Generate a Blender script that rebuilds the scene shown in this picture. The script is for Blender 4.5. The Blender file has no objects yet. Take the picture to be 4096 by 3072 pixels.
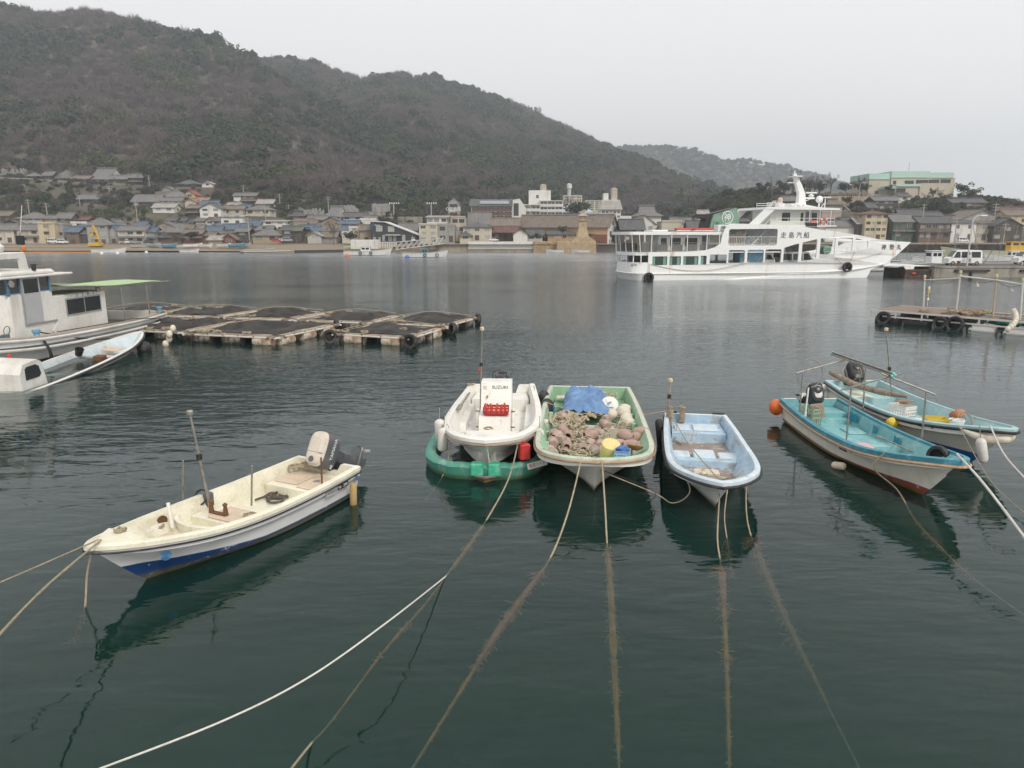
import bpy, bmesh, math, random
import numpy as np
from mathutils import Vector as V, Matrix, noise as mnoise
R = math.radians
rnd = random.Random(7)
SC = bpy.context.scene
COL = SC.collection

# ---------------------------------------------------------------- camera
CAM_H, FPX = 5.5, 2841.0
PITCH = math.atan((1536 - 933) / FPX)
cam = bpy.data.cameras.new('camera'); camo = bpy.data.objects.new('camera', cam); COL.objects.link(camo)
cam.sensor_width = 36.0; cam.lens = 36.0 * FPX / 4096; cam.clip_start = 0.1; cam.clip_end = 9000
camo.location = (0, 0, CAM_H); camo.rotation_euler = (R(90) - PITCH, 0, 0)
SC.camera = camo
SC.render.resolution_x, SC.render.resolution_y = 1024, 768

# ---------------------------------------------------------------- sky, sun, exposure
SUN_EL, SUN_AZ = 42.0, 150.0      # azimuth: clockwise from +Y, so the sun stands behind the camera, to one side
W = bpy.data.worlds.new('World'); SC.world = W; W.use_nodes = True
nt = W.node_tree; nt.nodes.clear()
wo = nt.nodes.new('ShaderNodeOutputWorld'); bg = nt.nodes.new('ShaderNodeBackground')
sky = nt.nodes.new('ShaderNodeTexSky'); sky.sky_type = 'NISHITA'; sky.sun_disc = False
sky.sun_elevation = R(SUN_EL); sky.sun_rotation = R(SUN_AZ); sky.dust_density = 6.0; sky.air_density = 1.2
mx = nt.nodes.new('ShaderNodeMix'); mx.data_type = 'RGBA'; mx.inputs[0].default_value = 0.9
tcw = nt.nodes.new('ShaderNodeTexCoord'); nzw = nt.nodes.new('ShaderNodeTexNoise'); nzw.inputs['Scale'].default_value = 1.3
nzw.inputs['Detail'].default_value = 2.0
rmw = nt.nodes.new('ShaderNodeMix'); rmw.data_type = 'RGBA'
rmw.inputs[6].default_value = (8.15, 8.05, 8.0, 1); rmw.inputs[7].default_value = (8.5, 8.3, 8.15, 1)
nt.links.new(tcw.outputs['Generated'], nzw.inputs['Vector']); nt.links.new(nzw.outputs['Fac'], rmw.inputs[0])
nt.links.new(sky.outputs[0], mx.inputs[6]); nt.links.new(rmw.outputs[2], mx.inputs[7])
nt.links.new(mx.outputs[2], bg.inputs[0]); bg.inputs[1].default_value = 0.1
nt.links.new(bg.outputs[0], wo.inputs[0])
sl = bpy.data.lights.new('sun', 'SUN'); sl.energy = 1.5; sl.angle = R(14); sl.color = (1.0, 0.95, 0.87)
so = bpy.data.objects.new('sun', sl); COL.objects.link(so)
_d = V((math.sin(R(SUN_AZ)) * math.cos(R(SUN_EL)), math.cos(R(SUN_AZ)) * math.cos(R(SUN_EL)), math.sin(R(SUN_EL))))
so.rotation_euler = _d.to_track_quat('Z', 'Y').to_euler(); so.location = (30, -40, 60)
SC.view_settings.view_transform = 'Standard'; SC.view_settings.look = 'None'
SC.view_settings.exposure = 0.42; SC.view_settings.gamma = 1.0; SC.view_settings.use_curve_mapping = False
SC.cycles.max_bounces = 8; SC.cycles.transparent_max_bounces = 24; SC.cycles.caustics_reflective = True; SC.cycles.blur_glossy = 1.0
SC.cycles.caustics_refractive = False; SC.cycles.use_denoising = True

# ---------------------------------------------------------------- helpers
def ray(px, py):
    a = (px - 2048) / FPX; b = -(py - 1536) / FPX; c, s = math.cos(PITCH), math.sin(PITCH)
    return V((a, c + b * s, -s + b * c))
def P(px, py, z=0.0):            # point seen at a photo pixel, on the level z
    d = ray(px, py); return V((0, 0, CAM_H)) + d * ((z - CAM_H) / d.z)
def D(px, py, Y):                # point seen at a photo pixel, at the distance Y
    d = ray(px, py); return V((0, 0, CAM_H)) + d * (Y / d.y)
def lerp(a, b, t): return a + (b - a) * t
def smooth(a, b, x):
    t = min(1.0, max(0.0, (x - a) / (b - a))); return t * t * (3 - 2 * t)
def interp(tab, x):
    if x <= tab[0][0]: return tab[0][1]
    for (x0, y0), (x1, y1) in zip(tab, tab[1:]):
        if x <= x1: return lerp(y0, y1, (x - x0) / (x1 - x0))
    return tab[-1][1]
def catmull(pts, n):             # n points along a smooth curve through pts (tuples of any size)
    out = []; m = len(pts) - 1
    for i in range(n):
        u = i / (n - 1) * m; k = min(int(u), m - 1); t = u - k
        p0, p1, p2, p3 = pts[max(k - 1, 0)], pts[k], pts[k + 1], pts[min(k + 2, m)]
        out.append(tuple(0.5 * (2 * b + (c - a) * t + (2 * a - 5 * b + 4 * c - d) * t * t + (3 * b - a - 3 * c + d) * t ** 3)
                         for a, b, c, d in zip(p0, p1, p2, p3)))
    return out

class MB:
    """collects shapes, build() links them as ONE mesh object"""
    def __init__(s): s.v = []; s.f = []; s.m = []; s.cur = 0
    def add(s, vs, fs, M=None):
        o = len(s.v)
        s.v += [tuple(M @ V(p)) for p in vs] if M else [tuple(p) for p in vs]
        s.f += [tuple(o + i for i in q) for q in fs]; s.m += [s.cur] * len(fs); return s
    def box(s, x0, x1, y0, y1, z0, z1, M=None):
        return s.add([(x0, y0, z0), (x1, y0, z0), (x1, y1, z0), (x0, y1, z0), (x0, y0, z1), (x1, y0, z1), (x1, y1, z1), (x0, y1, z1)],
                     [(3, 2, 1, 0), (4, 5, 6, 7), (0, 1, 5, 4), (1, 2, 6, 5), (2, 3, 7, 6), (3, 0, 4, 7)], M)
    def bevbox(s, x0, x1, y0, y1, z0, z1, b=.02, M=None):
        vs = []
        for z, i in ((z0, b), (z0 + b, 0), (z1 - b, 0), (z1, b)):
            vs += [(x0 + b + i, y0 + i, z), (x1 - b - i, y0 + i, z), (x1 - i, y0 + b + i, z), (x1 - i, y1 - b - i, z),
                   (x1 - b - i, y1 - i, z), (x0 + b + i, y1 - i, z), (x0 + i, y1 - b - i, z), (x0 + i, y0 + b + i, z)]
        fs = [tuple(range(7, -1, -1)), tuple(range(24, 32))]
        for k in range(3):
            for j in range(8): fs.append((k * 8 + j, k * 8 + (j + 1) % 8, k * 8 + 8 + (j + 1) % 8, k * 8 + 8 + j))
        return s.add(vs, fs, M)
    def tube(s, path, r, n=8, caps=True, closed=False, M=None):
        pts = [V(p) for p in path]; m = len(pts); rr = r if hasattr(r, '__len__') else [r] * m
        vs = []; fs = []; up = None
        for i, p in enumerate(pts):
            a = pts[i - 1] if (i or closed) else p; b = pts[(i + 1) % m] if (i < m - 1 or closed) else p
            t = (b - a)
            t = t.normalized() if t.length > 1e-9 else V((0, 0, 1))
            if up is None: up = V((0, 0, 1)) if abs(t.z) < .9 else V((1, 0, 0))
            x = up - t * up.dot(t)
            if x.length < 1e-6: x = V((1, 0, 0)) - t * t.x
            x.normalize(); up = x; y = t.cross(x)
            for k in range(n):
                a_ = 2 * math.pi * k / n; vs.append(p + (x * math.cos(a_) + y * math.sin(a_)) * rr[i])
        for i in range(m if closed else m - 1):
            j = (i + 1) % m
            for k in range(n): fs.append((i * n + k, i * n + (k + 1) % n, j * n + (k + 1) % n, j * n + k))
        if caps and not closed: fs += [tuple(range(n - 1, -1, -1)), tuple(range((m - 1) * n, m * n))]
        return s.add(vs, fs, M)
    def lathe(s, prof, n=16, M=None):
        vs = []; fs = []
        for r, z in prof:
            for k in range(n): a = 2 * math.pi * k / n; vs.append((r * math.cos(a), r * math.sin(a), z))
        for i in range(len(prof) - 1):
            for k in range(n): fs.append((i * n + k, i * n + (k + 1) % n, (i + 1) * n + (k + 1) % n, (i + 1) * n + k))
        if prof[0][0] > 1e-4: fs.append(tuple(range(n - 1, -1, -1)))
        if prof[-1][0] > 1e-4: fs.append(tuple(range((len(prof) - 1) * n, len(prof) * n)))
        return s.add(vs, fs, M)
    def prism(s, poly, z0, z1, M=None):
        n = len(poly)
        return s.add([(x, y, z0) for x, y in poly] + [(x, y, z1) for x, y in poly],
                     [tuple(range(n - 1, -1, -1)), tuple(range(n, 2 * n))] + [(i, (i + 1) % n, n + (i + 1) % n, n + i) for i in range(n)], M)
    def sph(s, c, r, nu=12, nv=8, sx=1, sy=1, sz=1):
        M = Matrix.Translation(c) @ Matrix.Diagonal((sx, sy, sz, 1))
        return s.lathe([(max(1e-5, r * math.sin(math.pi * i / nv)), -r * math.cos(math.pi * i / nv)) for i in range(nv + 1)], nu, M)
    def torus(s, c, Rr, r, M=None, n=24, k=8):
        return s.tube([(c[0] + Rr * math.cos(2 * math.pi * i / n), c[1] + Rr * math.sin(2 * math.pi * i / n), c[2]) for i in range(n)], r, k, closed=True, M=M)
    def loft(s, rows, close=False, M=None):     # rows: equal-length lists of points
        n = len(rows[0]); vs = [p for r in rows for p in r]; fs = []
        for i in range(len(rows) - 1):
            for k in range(n if close else n - 1):
                fs.append((i * n + k, i * n + (k + 1) % n, (i + 1) * n + (k + 1) % n, (i + 1) * n + k))
        return s.add(vs, fs, M)
    def mesh(s, name, mats, smooth_deg=None):
        me = bpy.data.meshes.new(name); me.from_pydata(s.v, [], s.f)
        for m in (mats if isinstance(mats, (list, tuple)) else [mats]): me.materials.append(m)
        if isinstance(mats, (list, tuple)) and len(mats) > 1: me.polygons.foreach_set('material_index', s.m)
        if smooth_deg:
            me.polygons.foreach_set('use_smooth', [True] * len(s.f)); me.set_sharp_from_angle(angle=R(smooth_deg))
        me.update(); return me
    def build(s, name, mats, parent=None, loc=None, rot=None, sm=None):
        return link(name, s.mesh(name, mats, sm), parent, loc, rot)
def link(name, me, parent=None, loc=None, rot=None, scale=None):
    o = bpy.data.objects.new(name, me); COL.objects.link(o)
    if parent: o.parent = parent
    if loc is not None: o.location = loc
    if rot is not None: o.rotation_euler = rot
    if scale is not None: o.scale = scale
    return o
def tag(o, label, cat, group=None):
    o['label'] = label; o['category'] = cat
    if group: o['group'] = group
    return o
def thing(name, label, cat, loc=(0, 0, 0), rz=0.0, group=None, rot=None):
    o = link(name, None, None, loc, rot or (0, 0, rz)); o.empty_display_size = .2
    return tag(o, label, cat, group)
def struct(o): o['kind'] = 'structure'; return o
def stuff(o): o['kind'] = 'stuff'; return o
def copy_tree(o, parent=None):
    c = o.copy(); COL.objects.link(c); c.parent = parent
    for ch in list(o.children): copy_tree(ch, c)
    return c

# ---------------------------------------------------------------- materials
def nodes(name):
    m = bpy.data.materials.new(name); m.use_nodes = True; t = m.node_tree; t.nodes.clear()
    o = t.nodes.new('ShaderNodeOutputMaterial'); return m, t, o
def N(t, kind, **kw):
    n = t.nodes.new(kind)
    for k, v in kw.items():
        if k.startswith('i_'):
            k2 = k[2:].replace('_', ' ')
            (n.inputs[int(k2)] if k2.isdigit() else n.inputs[k2]).default_value = v
        else: setattr(n, k, v)
    return n
def c4(c): return (c[0], c[1], c[2], 1.0)
def mixc(t, fac, a, b, blend='MIX'):
    n = t.nodes.new('ShaderNodeMix'); n.data_type = 'RGBA'; n.blend_type = blend
    for s_, val in ((0, fac), (6, a), (7, b)):
        if hasattr(val, 'is_output'): t.links.new(val, n.inputs[s_])
        elif s_ == 0: n.inputs[0].default_value = val
        else: n.inputs[s_].default_value = c4(val)
    return n.outputs[2]
def ramp(t, sock, a, b, va=0.0, vb=1.0):
    n = N(t, 'ShaderNodeMapRange'); n.clamp = True
    for i, v in ((1, a), (2, b), (3, va), (4, vb)): n.inputs[i].default_value = v
    t.links.new(sock, n.inputs[0]); return n.outputs[0]
def mth(t, op, a, b=None):
    n = N(t, 'ShaderNodeMath', operation=op)
    for i, v in ((0, a), (1, b)):
        if v is None: continue
        if hasattr(v, 'is_output'): t.links.new(v, n.inputs[i])
        else: n.inputs[i].default_value = v
    return n.outputs[0]
def nz(t, vec, scale, detail=4.0, rough=.55, dist=0.0):
    n = N(t, 'ShaderNodeTexNoise'); n.inputs['Scale'].default_value = scale; n.inputs['Detail'].default_value = detail
    n.inputs['Roughness'].default_value = rough; n.inputs['Distortion'].default_value = dist
    if vec is not None: t.links.new(vec, n.inputs['Vector'])
    return n.outputs['Fac']
def mapping(t, vec, scale=(1, 1, 1), rot=(0, 0, 0)):
    n = N(t, 'ShaderNodeMapping'); n.inputs['Scale'].default_value = scale; n.inputs['Rotation'].default_value = rot
    t.links.new(vec, n.inputs['Vector']); return n.outputs[0]
_MC = {}
def mat(name, col, rough=.55, var=.18, scale=4.0, dirt=None, damt=.5, dscale=1.5, metal=0.0, bump=0.0, bscale=30.0, streak=False, spec=.5, coat=0.0, alpha=None, dlo=.52, dhi=.68):
    """paint / wood / stone with uneven tone, blotchy dirt or rust, optional vertical streaks and fine relief"""
    if name in _MC: return _MC[name]
    m, t, o = nodes(name)
    tc = N(t, 'ShaderNodeTexCoord').outputs['Object']
    b = N(t, 'ShaderNodeBsdfPrincipled'); b.inputs['Roughness'].default_value = rough; b.inputs['Metallic'].default_value = metal
    b.inputs['Specular IOR Level'].default_value = spec; b.inputs['Coat Weight'].default_value = coat
    n1 = nz(t, tc, scale, 5)
    c = mixc(t, ramp(t, n1, .3, .7), tuple(x * (1 - var) for x in col), tuple(min(1, x * (1 + var * .6)) for x in col))
    if dirt:
        v2 = mapping(t, tc, (1, 1, .18)) if streak else tc
        n2 = nz(t, v2, dscale, 7, .65)
        c = mixc(t, ramp(t, n2, dlo, dhi, 0, damt), c, dirt)
    c = mixc(t, 1.0, c, mixc(t, ramp(t, nz(t, tc, scale * 7, 4, .75), .35, .65), (.86, .85, .83), (1, 1, 1)), 'MULTIPLY')
    t.links.new(c, b.inputs['Base Color'])
    t.links.new(ramp(t, n1, .2, .8, max(.03, rough - .1), min(1, rough + .1)), b.inputs['Roughness'])
    if bump:
        bn = N(t, 'ShaderNodeBump'); bn.inputs['Strength'].default_value = bump; bn.inputs['Distance'].default_value = .02
        t.links.new(nz(t, tc, bscale, 6, .6), bn.inputs['Height']); t.links.new(bn.outputs[0], b.inputs['Normal'])
    if alpha is not None: b.inputs['Alpha'].default_value = alpha
    t.links.new(b.outputs[0], o.inputs[0]); _MC[name] = m; return m

# ---------------------------------------------------------------- water
def water_material():
    m, t, o = nodes('sea_water')
    pos = N(t, 'ShaderNodeNewGeometry').outputs['Position']
    sp = N(t, 'ShaderNodeSeparateXYZ'); t.links.new(pos, sp.inputs[0])
    w1 = nz(t, mapping(t, pos, (.55, 1.5, 1), (0, 0, R(-18))), 1.0, 2, .5, .4)
    w2 = nz(t, mapping(t, pos, (1.6, 4.4, 1), (0, 0, R(-28))), 1.0, 2, .55, .3)
    w3 = nz(t, mapping(t, pos, (5, 10, 1), (0, 0, R(14))), 1.0, 1, .5, .2)
    patch = nz(t, mapping(t, pos, (.035, .06, 1)), 1.0, 3, .55, .5)
    far = ramp(t, sp.outputs['Y'], 18, 70, 0.0, 1.0)
    pt = ramp(t, patch, .38, .62, .45, 1.25)
    amp2 = mth(t, 'MULTIPLY', mth(t, 'ADD', mth(t, 'MULTIPLY', far, .036), .0095), pt)
    amp3 = mth(t, 'MULTIPLY', mth(t, 'ADD', mth(t, 'MULTIPLY', far, .018), .0022), pt)
    h = mth(t, 'ADD', mth(t, 'MULTIPLY', w1, .024), mth(t, 'ADD', mth(t, 'MULTIPLY', w2, amp2), mth(t, 'MULTIPLY', w3, amp3)))
    bn = N(t, 'ShaderNodeBump'); bn.inputs['Strength'].default_value = 1.0; bn.inputs['Distance'].default_value = 1.0
    t.links.new(h, bn.inputs['Height'])
    fr = N(t, 'ShaderNodeFresnel'); fr.inputs['IOR'].default_value = 1.333; t.links.new(bn.outputs[0], fr.inputs['Normal'])
    gl = N(t, 'ShaderNodeBsdfGlossy'); t.links.new(ramp(t, sp.outputs['Y'], 25, 190, .015, .24), gl.inputs['Roughness']); gl.inputs['Color'].default_value = (.97, .98, 1, 1)
    t.links.new(bn.outputs[0], gl.inputs['Normal'])
    df = N(t, 'ShaderNodeBsdfDiffuse'); df.inputs['Color'].default_value = (.011, .054, .043, 1)
    tr = N(t, 'ShaderNodeBsdfTransparent'); tr.inputs['Color'].default_value = (.9, .95, .9, 1)
    body = N(t, 'ShaderNodeMixShader'); body.inputs[0].default_value = .66
    t.links.new(df.outputs[0], body.inputs[1]); t.links.new(tr.outputs[0], body.inputs[2])
    mxs = N(t, 'ShaderNodeMixShader'); t.links.new(fr.outputs[0], mxs.inputs[0])
    t.links.new(body.outputs[0], mxs.inputs[1]); t.links.new(gl.outputs[0], mxs.inputs[2])
    t.links.new(mxs.outputs[0], o.inputs[0])
    ab = N(t, 'ShaderNodeVolumeAbsorption'); ab.inputs['Color'].default_value = (.45, .7, .62, 1); ab.inputs['Density'].default_value = .62
    t.links.new(ab.outputs[0], o.inputs['Volume'])
    return m
b = MB(); b.box(-900, 900, -60, 230, -5.5, 0)
struct(b.build('water', water_material()))
b = MB(); n = 40
for i in range(n + 1):
    for j in range(n + 1):
        x, y = lerp(-60, 60, i / n), lerp(-30, 70, j / n)
        b.v.append((x, y, -2.6 - .9 * mnoise.noise((x * .09, y * .09, 3)) - .028 * max(0, y)))
for i in range(n):
    for j in range(n): b.f.append((i * (n + 1) + j, (i + 1) * (n + 1) + j, (i + 1) * (n + 1) + j + 1, i * (n + 1) + j + 1))
o_ = len(b.v); b.v += [(-880, -55, -5.3), (880, -55, -5.3), (880, 225, -5.3), (-880, 225, -5.3)]; b.f.append((o_, o_ + 1, o_ + 2, o_ + 3))
struct(b.build('seabed', mat('seabed_mud', (.05, .085, .05), .9, .45, .5, (.02, .025, .02), .8, .35), sm=60))

# ---------------------------------------------------------------- terrain: town slope, hills
def sky2(pts):      # skyline points (photo 2212 px wide) with a distance each -> world ridge
    out = []
    for x, y, Y in pts:
        p = D(x * 1.8517, y * 1.8517, Y); out.append((p.x, p.y, p.z))
    return sorted(out)
RIDGE1 = sky2([(-420, 60, 640), (-200, 30, 620), (0, 18, 610), (100, 34, 600), (200, 24, 600), (330, 56, 600), (450, 88, 595), (540, 128, 590), (620, 180, 575),
               (720, 238, 555), (850, 310, 530), (950, 350, 510), (1050, 390, 490), (1150, 420, 470), (1250, 447, 450)])
RIDGE2 = sky2([(200, 150, 830), (450, 118, 830), (560, 132, 830), (640, 132, 830), (700, 141, 830), (780, 176, 830), (850, 160, 840), (930, 170, 850), (1000, 190, 860), (1100, 220, 870),
               (1180, 258, 880), (1260, 296, 890), (1330, 331, 900), (1400, 378, 910), (1470, 425, 920), (1510, 455, 930)])
RIDGE3 = sky2([(1100, 345, 1500), (1250, 325, 1500), (1365, 318, 1500), (1440, 316, 1500), (1500, 323, 1500), (1560, 347, 1500), (1620, 345, 1500), (1700, 362, 1500), (1790, 385, 1500), (1850, 430, 1500), (1920, 470, 1500)])
RIDGE4 = sky2([(1560, 420, 2100), (1650, 395, 2100), (1700, 383, 2100), (1755, 373, 2100), (1800, 388, 2100), (1880, 430, 2100), (1960, 465, 2100)])
def rid(r, X): return interp([(a, b_) for a, b_, c_ in r], X), interp([(a, c_) for a, b_, c_ in r], X)
def town(X, Y):
    k = interp([(-200, .27), (-100, .25), (-75, .2), (-50, .125), (-20, .09), (20, .075), (60, .06)], X)
    z = 2.3 + k * max(0, Y - 234)
    if X > 62:           # the knoll that carries the pale green and cream museum hall
        z += 15.0 * smooth(64, 92, X) * smooth(246, 268, Y) * (1 - smooth(305, 345, Y))
        z -= 9.0 * smooth(175, 230, X) * smooth(246, 268, Y) * (1 - smooth(305, 345, Y))
    return z
def hill(X, Y, r, yb, zb, nzs=1.0):
    yc, zc = rid(r, X)
    if X < r[0][0] or X > r[-1][0]: zc -= 0.35 * max(r[0][0] - X, X - r[-1][0])
    zc = max(zc, zb)
    t = (Y - yb) / max(30, yc - yb)
    if t <= 0: return -60.0
    nse = mnoise.fractal((X * .009, Y * .006, r[0][2] * .01), 1.0, 2.0, 4)
    spur = abs(mnoise.noise((X * .0085 + Y * .004, Y * .002, 5.5)))
    if t <= 1:
        e = math.sin(math.pi * min(1, t))
        return lerp(zb, zc, t ** 1.12) + e * (20 * nse - 26 * spur + 9) * nzs * min(1, zc / 90)
    return zc - (t - 1) * (yc - yb) * .5
PADS = []           # ground level at each house, so that the slope meets the walls
def H(X, Y):
    zt = town(X, min(Y, 345))
    if PADS and 232 < Y < 340:
        q = [(1 / (max(0, abs(X - a) - b) ** 2 + (Y - c) ** 2 + 6) ** 1.6, z) for a, b, c, z in PADS]; s_ = sum(w for w, z in q); w0 = 1 / 150 ** 1.6
        zt = lerp(zt, (zt * w0 + sum(w * z for w, z in q)) / (w0 + s_), smooth(232, 236, Y) * (1 - smooth(332, 340, Y)))
    yb = interp([(-300, 325), (-150, 335), (-60, 350), (0, 365), (60, 380)], X)
    z = max(zt, hill(X, Y, RIDGE1, yb, town(X, yb) - 1))
    z = max(z, hill(X, Y, RIDGE2, yb + 30, town(X, yb) - 1, .45))
    if Y < 234 and X < -30:      # the beach
        s0 = 213 + 1.8 * mnoise.noise((X * .04, 0, 0)); z = min(z, -1.0 + (Y - s0 + 9) * .16)
        z = min(z, 2.3)
    return z
def grid(name, x0, x1, y0, y1, st, fn, m, tagk='structure'):
    nx, ny = int((x1 - x0) / st) + 1, int((y1 - y0) / st) + 1
    b = MB(); b.v = [(x0 + i * st, y0 + j * st, fn(x0 + i * st, y0 + j * st)) for j in range(ny) for i in range(nx)]
    b.f = [(j * nx + i, j * nx + i + 1, (j + 1) * nx + i + 1, (j + 1) * nx + i) for j in range(ny - 1) for i in range(nx - 1)]
    o = b.build(name, m, sm=80); o['kind'] = tagk; return o
def ground_material():
    m, t, o = nodes('hill_soil'); b = N(t, 'ShaderNodeBsdfPrincipled'); b.inputs['Roughness'].default_value = 1
    pos = N(t, 'ShaderNodeNewGeometry').outputs['Position']
    c = mixc(t, ramp(t, nz(t, pos, .05, 6), .35, .65), (.075, .062, .048), (.14, .115, .085))
    c = mixc(t, ramp(t, nz(t, pos, .12, 6), .5, .62), c, (.05, .065, .025))
    sp = N(t, 'ShaderNodeSeparateXYZ'); t.links.new(pos, sp.inputs[0])
    sand = mixc(t, nz(t, pos, 1.2, 6), (.18, .145, .105), (.29, .23, .16))
    c = mixc(t, ramp(t, mth(t, 'ADD', sp.outputs['Z'], nz(t, pos, .3, 4)), 2.6, 2.9), sand, c)
    t.links.new(c, b.inputs['Base Color']); t.links.new(b.outputs[0], o.inputs[0]); return m
GM = ground_material()
grid('wooded_hill', -800, 420, 336.5, 1010, 9, H, GM)
grid('far_hill', -600, 900, 1150, 1560, 20, lambda x, y: hill(x, y, RIDGE3, 1150, 8, 1.4), GM)
grid('distant_hill', -200, 1300, 1800, 2160, 24, lambda x, y: hill(x, y, RIDGE4, 1800, 10, 1.0), GM)
b = MB(); b.box(-1100, 1400, 1005, 2250, -1, 4.0); struct(b.build('coastal_plain', GM))
# ---------------------------------------------------------------- woodland
def leafmat(name, a, b_, rough=.8, trans=.0):
    m, t, o = nodes(name); b = N(t, 'ShaderNodeBsdfPrincipled'); b.inputs['Roughness'].default_value = rough
    b.inputs['Specular IOR Level'].default_value = .2
    oi = N(t, 'ShaderNodeObjectInfo').outputs['Random']; g = N(t, 'ShaderNodeNewGeometry')
    tc = N(t, 'ShaderNodeTexCoord').outputs['Object']
    f = mth(t, 'ADD', mth(t, 'MULTIPLY', oi, .55), mth(t, 'MULTIPLY', nz(t, tc, 1.7, 2), .55))
    t.links.new(mixc(t, f, a, b_), b.inputs['Base Color']); t.links.new(b.outputs[0], o.inputs[0]); return m
EVG = leafmat('evergreen_leaves', (.012, .022, .014), (.058, .068, .032))
BAMB = leafmat('bamboo_leaves', (.045, .058, .02), (.1, .115, .045))
TWIG = leafmat('bare_twigs', (.075, .058, .052), (.185, .15, .135), .95)
BARK = mat('grey_bark', (.13, .11, .095), .95, .35, 6)
def leaf_quad(b, c, nrm, s, r):
    t1 = nrm.orthogonal().normalized(); t1.rotate(Matrix.Rotation(r.uniform(0, 6.3), 3, nrm)); t2 = nrm.cross(t1)
    b.add([c - t1 * s, c + t2 * s * .6, c + t1 * s, c - t2 * s * .6], [(0, 1, 2, 3)])
def rv(r): 
    while True:
        v = V((r.uniform(-1, 1), r.uniform(-1, 1), r.uniform(-1, 1)))
        if .05 < v.length < 1: return v.normalized()
def crown_evg(seed, nq=330, lobes=9, ls=.17, flat=.8):
    r = random.Random(seed); b = MB(); L = []
    for i in range(lobes):
        d = rv(r); L.append((V((d.x * .55, d.y * .55, .5 + d.z * .34 * flat)), r.uniform(.3, .52)))
    for i in range(nq):
        c, q = r.choice(L); d = rv(r)
        if d.z < -.45: d.z *= -1
        leaf_quad(b, c + d * q * r.uniform(.8, 1.05), (d + rv(r) * .6).normalized(), ls * r.uniform(.6, 1.2), r)
    return b
def crown_bare(seed, nt_=150):
    r = random.Random(seed); b = MB()
    for i in range(nt_):
        d = rv(r); d.z = abs(d.z) * .8 + .15; d.normalize()
        p0 = V((0, 0, .1)) + d * r.uniform(.1, .35); p1 = V((d.x * .85, d.y * .85, d.z * .95 + .05)) * r.uniform(.75, 1.1)
        sd = d.cross(rv(r)).normalized(); w = r.uniform(.012, .03)
        b.add([p0 - sd * w, p0 + sd * w, p1], [(0, 1, 2)])
        for k in range(3):
            q0 = p0.lerp(p1, r.uniform(.35, .9)); e = (d + rv(r) * .75).normalized() * r.uniform(.18, .4); s2 = e.cross(rv(r)).normalized() * .02
            b.add([q0 - s2, q0 + s2, q0 + e], [(0, 1, 2)])
    return b
def crown_bamboo(seed):
    r = random.Random(seed); b = MB()
    for i in range(14):
        a = V((r.uniform(-.6, .6), r.uniform(-.6, .6), 0)); h = r.uniform(.8, 1.25); ln = V((r.uniform(-.2, .2), r.uniform(-.2, .2), 0))
        for k in range(20):
            t_ = r.uniform(.25, 1.05); c = a + ln * t_ * t_ * 1.5 + V((0, 0, h * t_)) + rv(r) * .16 * (1.2 - t_ * .7)
            leaf_quad(b, c, rv(r), .1, r)
    return b
PROTO = bpy.data.collections.new('tree_kinds')
def proto(name, me):
    o = bpy.data.objects.new(name, me); PROTO.objects.link(o)
for i in range(4): proto('a_evergreen%d' % i, crown_evg(i).mesh('evergreen_crown', EVG))
for i in range(4): proto('b_bare%d' % i, crown_bare(20 + i).mesh('bare_crown', TWIG))
for i in range(2): proto('c_bamboo%d' % i, crown_bamboo(40 + i).mesh('bamboo_crown', BAMB))
def scatter(name, pts, label):
    """pts: (x, y, z, size, kind index 0-9); a wood too dense to count, kept as one mass"""
    me = bpy.data.meshes.new(name); me.from_pydata([p[:3] for p in pts], [], [])
    a = me.attributes.new('size', 'FLOAT', 'POINT'); a.data.foreach_set('value', [p[3] for p in pts])
    a = me.attributes.new('kind_index', 'INT', 'POINT'); a.data.foreach_set('value', [p[4] for p in pts])
    a = me.attributes.new('turn', 'FLOAT', 'POINT'); a.data.foreach_set('value', [rnd.uniform(0, 6.28) for p in pts])
    o = link(name, me); g = bpy.data.node_groups.new(name + '_nodes', 'GeometryNodeTree')
    g.interface.new_socket('Geometry', in_out='INPUT', socket_type='NodeSocketGeometry')
    g.interface.new_socket('Geometry', in_out='OUTPUT', socket_type='NodeSocketGeometry')
    gi, go = g.nodes.new('NodeGroupInput'), g.nodes.new('NodeGroupOutput')
    ci = g.nodes.new('GeometryNodeCollectionInfo'); ci.inputs[0].default_value = PROTO; ci.inputs[1].default_value = True; ci.inputs[2].default_value = True
    ip = g.nodes.new('GeometryNodeInstanceOnPoints'); ip.inputs['Pick Instance'].default_value = True
    def at(nm, ty):
        n = g.nodes.new('GeometryNodeInputNamedAttribute'); n.data_type = ty; n.inputs[0].default_value = nm; return n.outputs[0]
    cx = g.nodes.new('ShaderNodeCombineXYZ'); g.links.new(at('turn', 'FLOAT'), cx.inputs[2])
    g.links.new(gi.outputs[0], ip.inputs['Points']); g.links.new(ci.outputs[0], ip.inputs['Instance'])
    g.links.new(at('kind_index', 'INT'), ip.inputs['Instance Index']); g.links.new(at('size', 'FLOAT'), ip.inputs['Scale'])
    g.links.new(cx.outputs[0], ip.inputs['Rotation']); g.links.new(ip.outputs[0], go.inputs[0])
    md = o.modifiers.new('wood', 'NODES'); md.node_group = g
    stuff(o); o['label'] = label; return o
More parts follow.
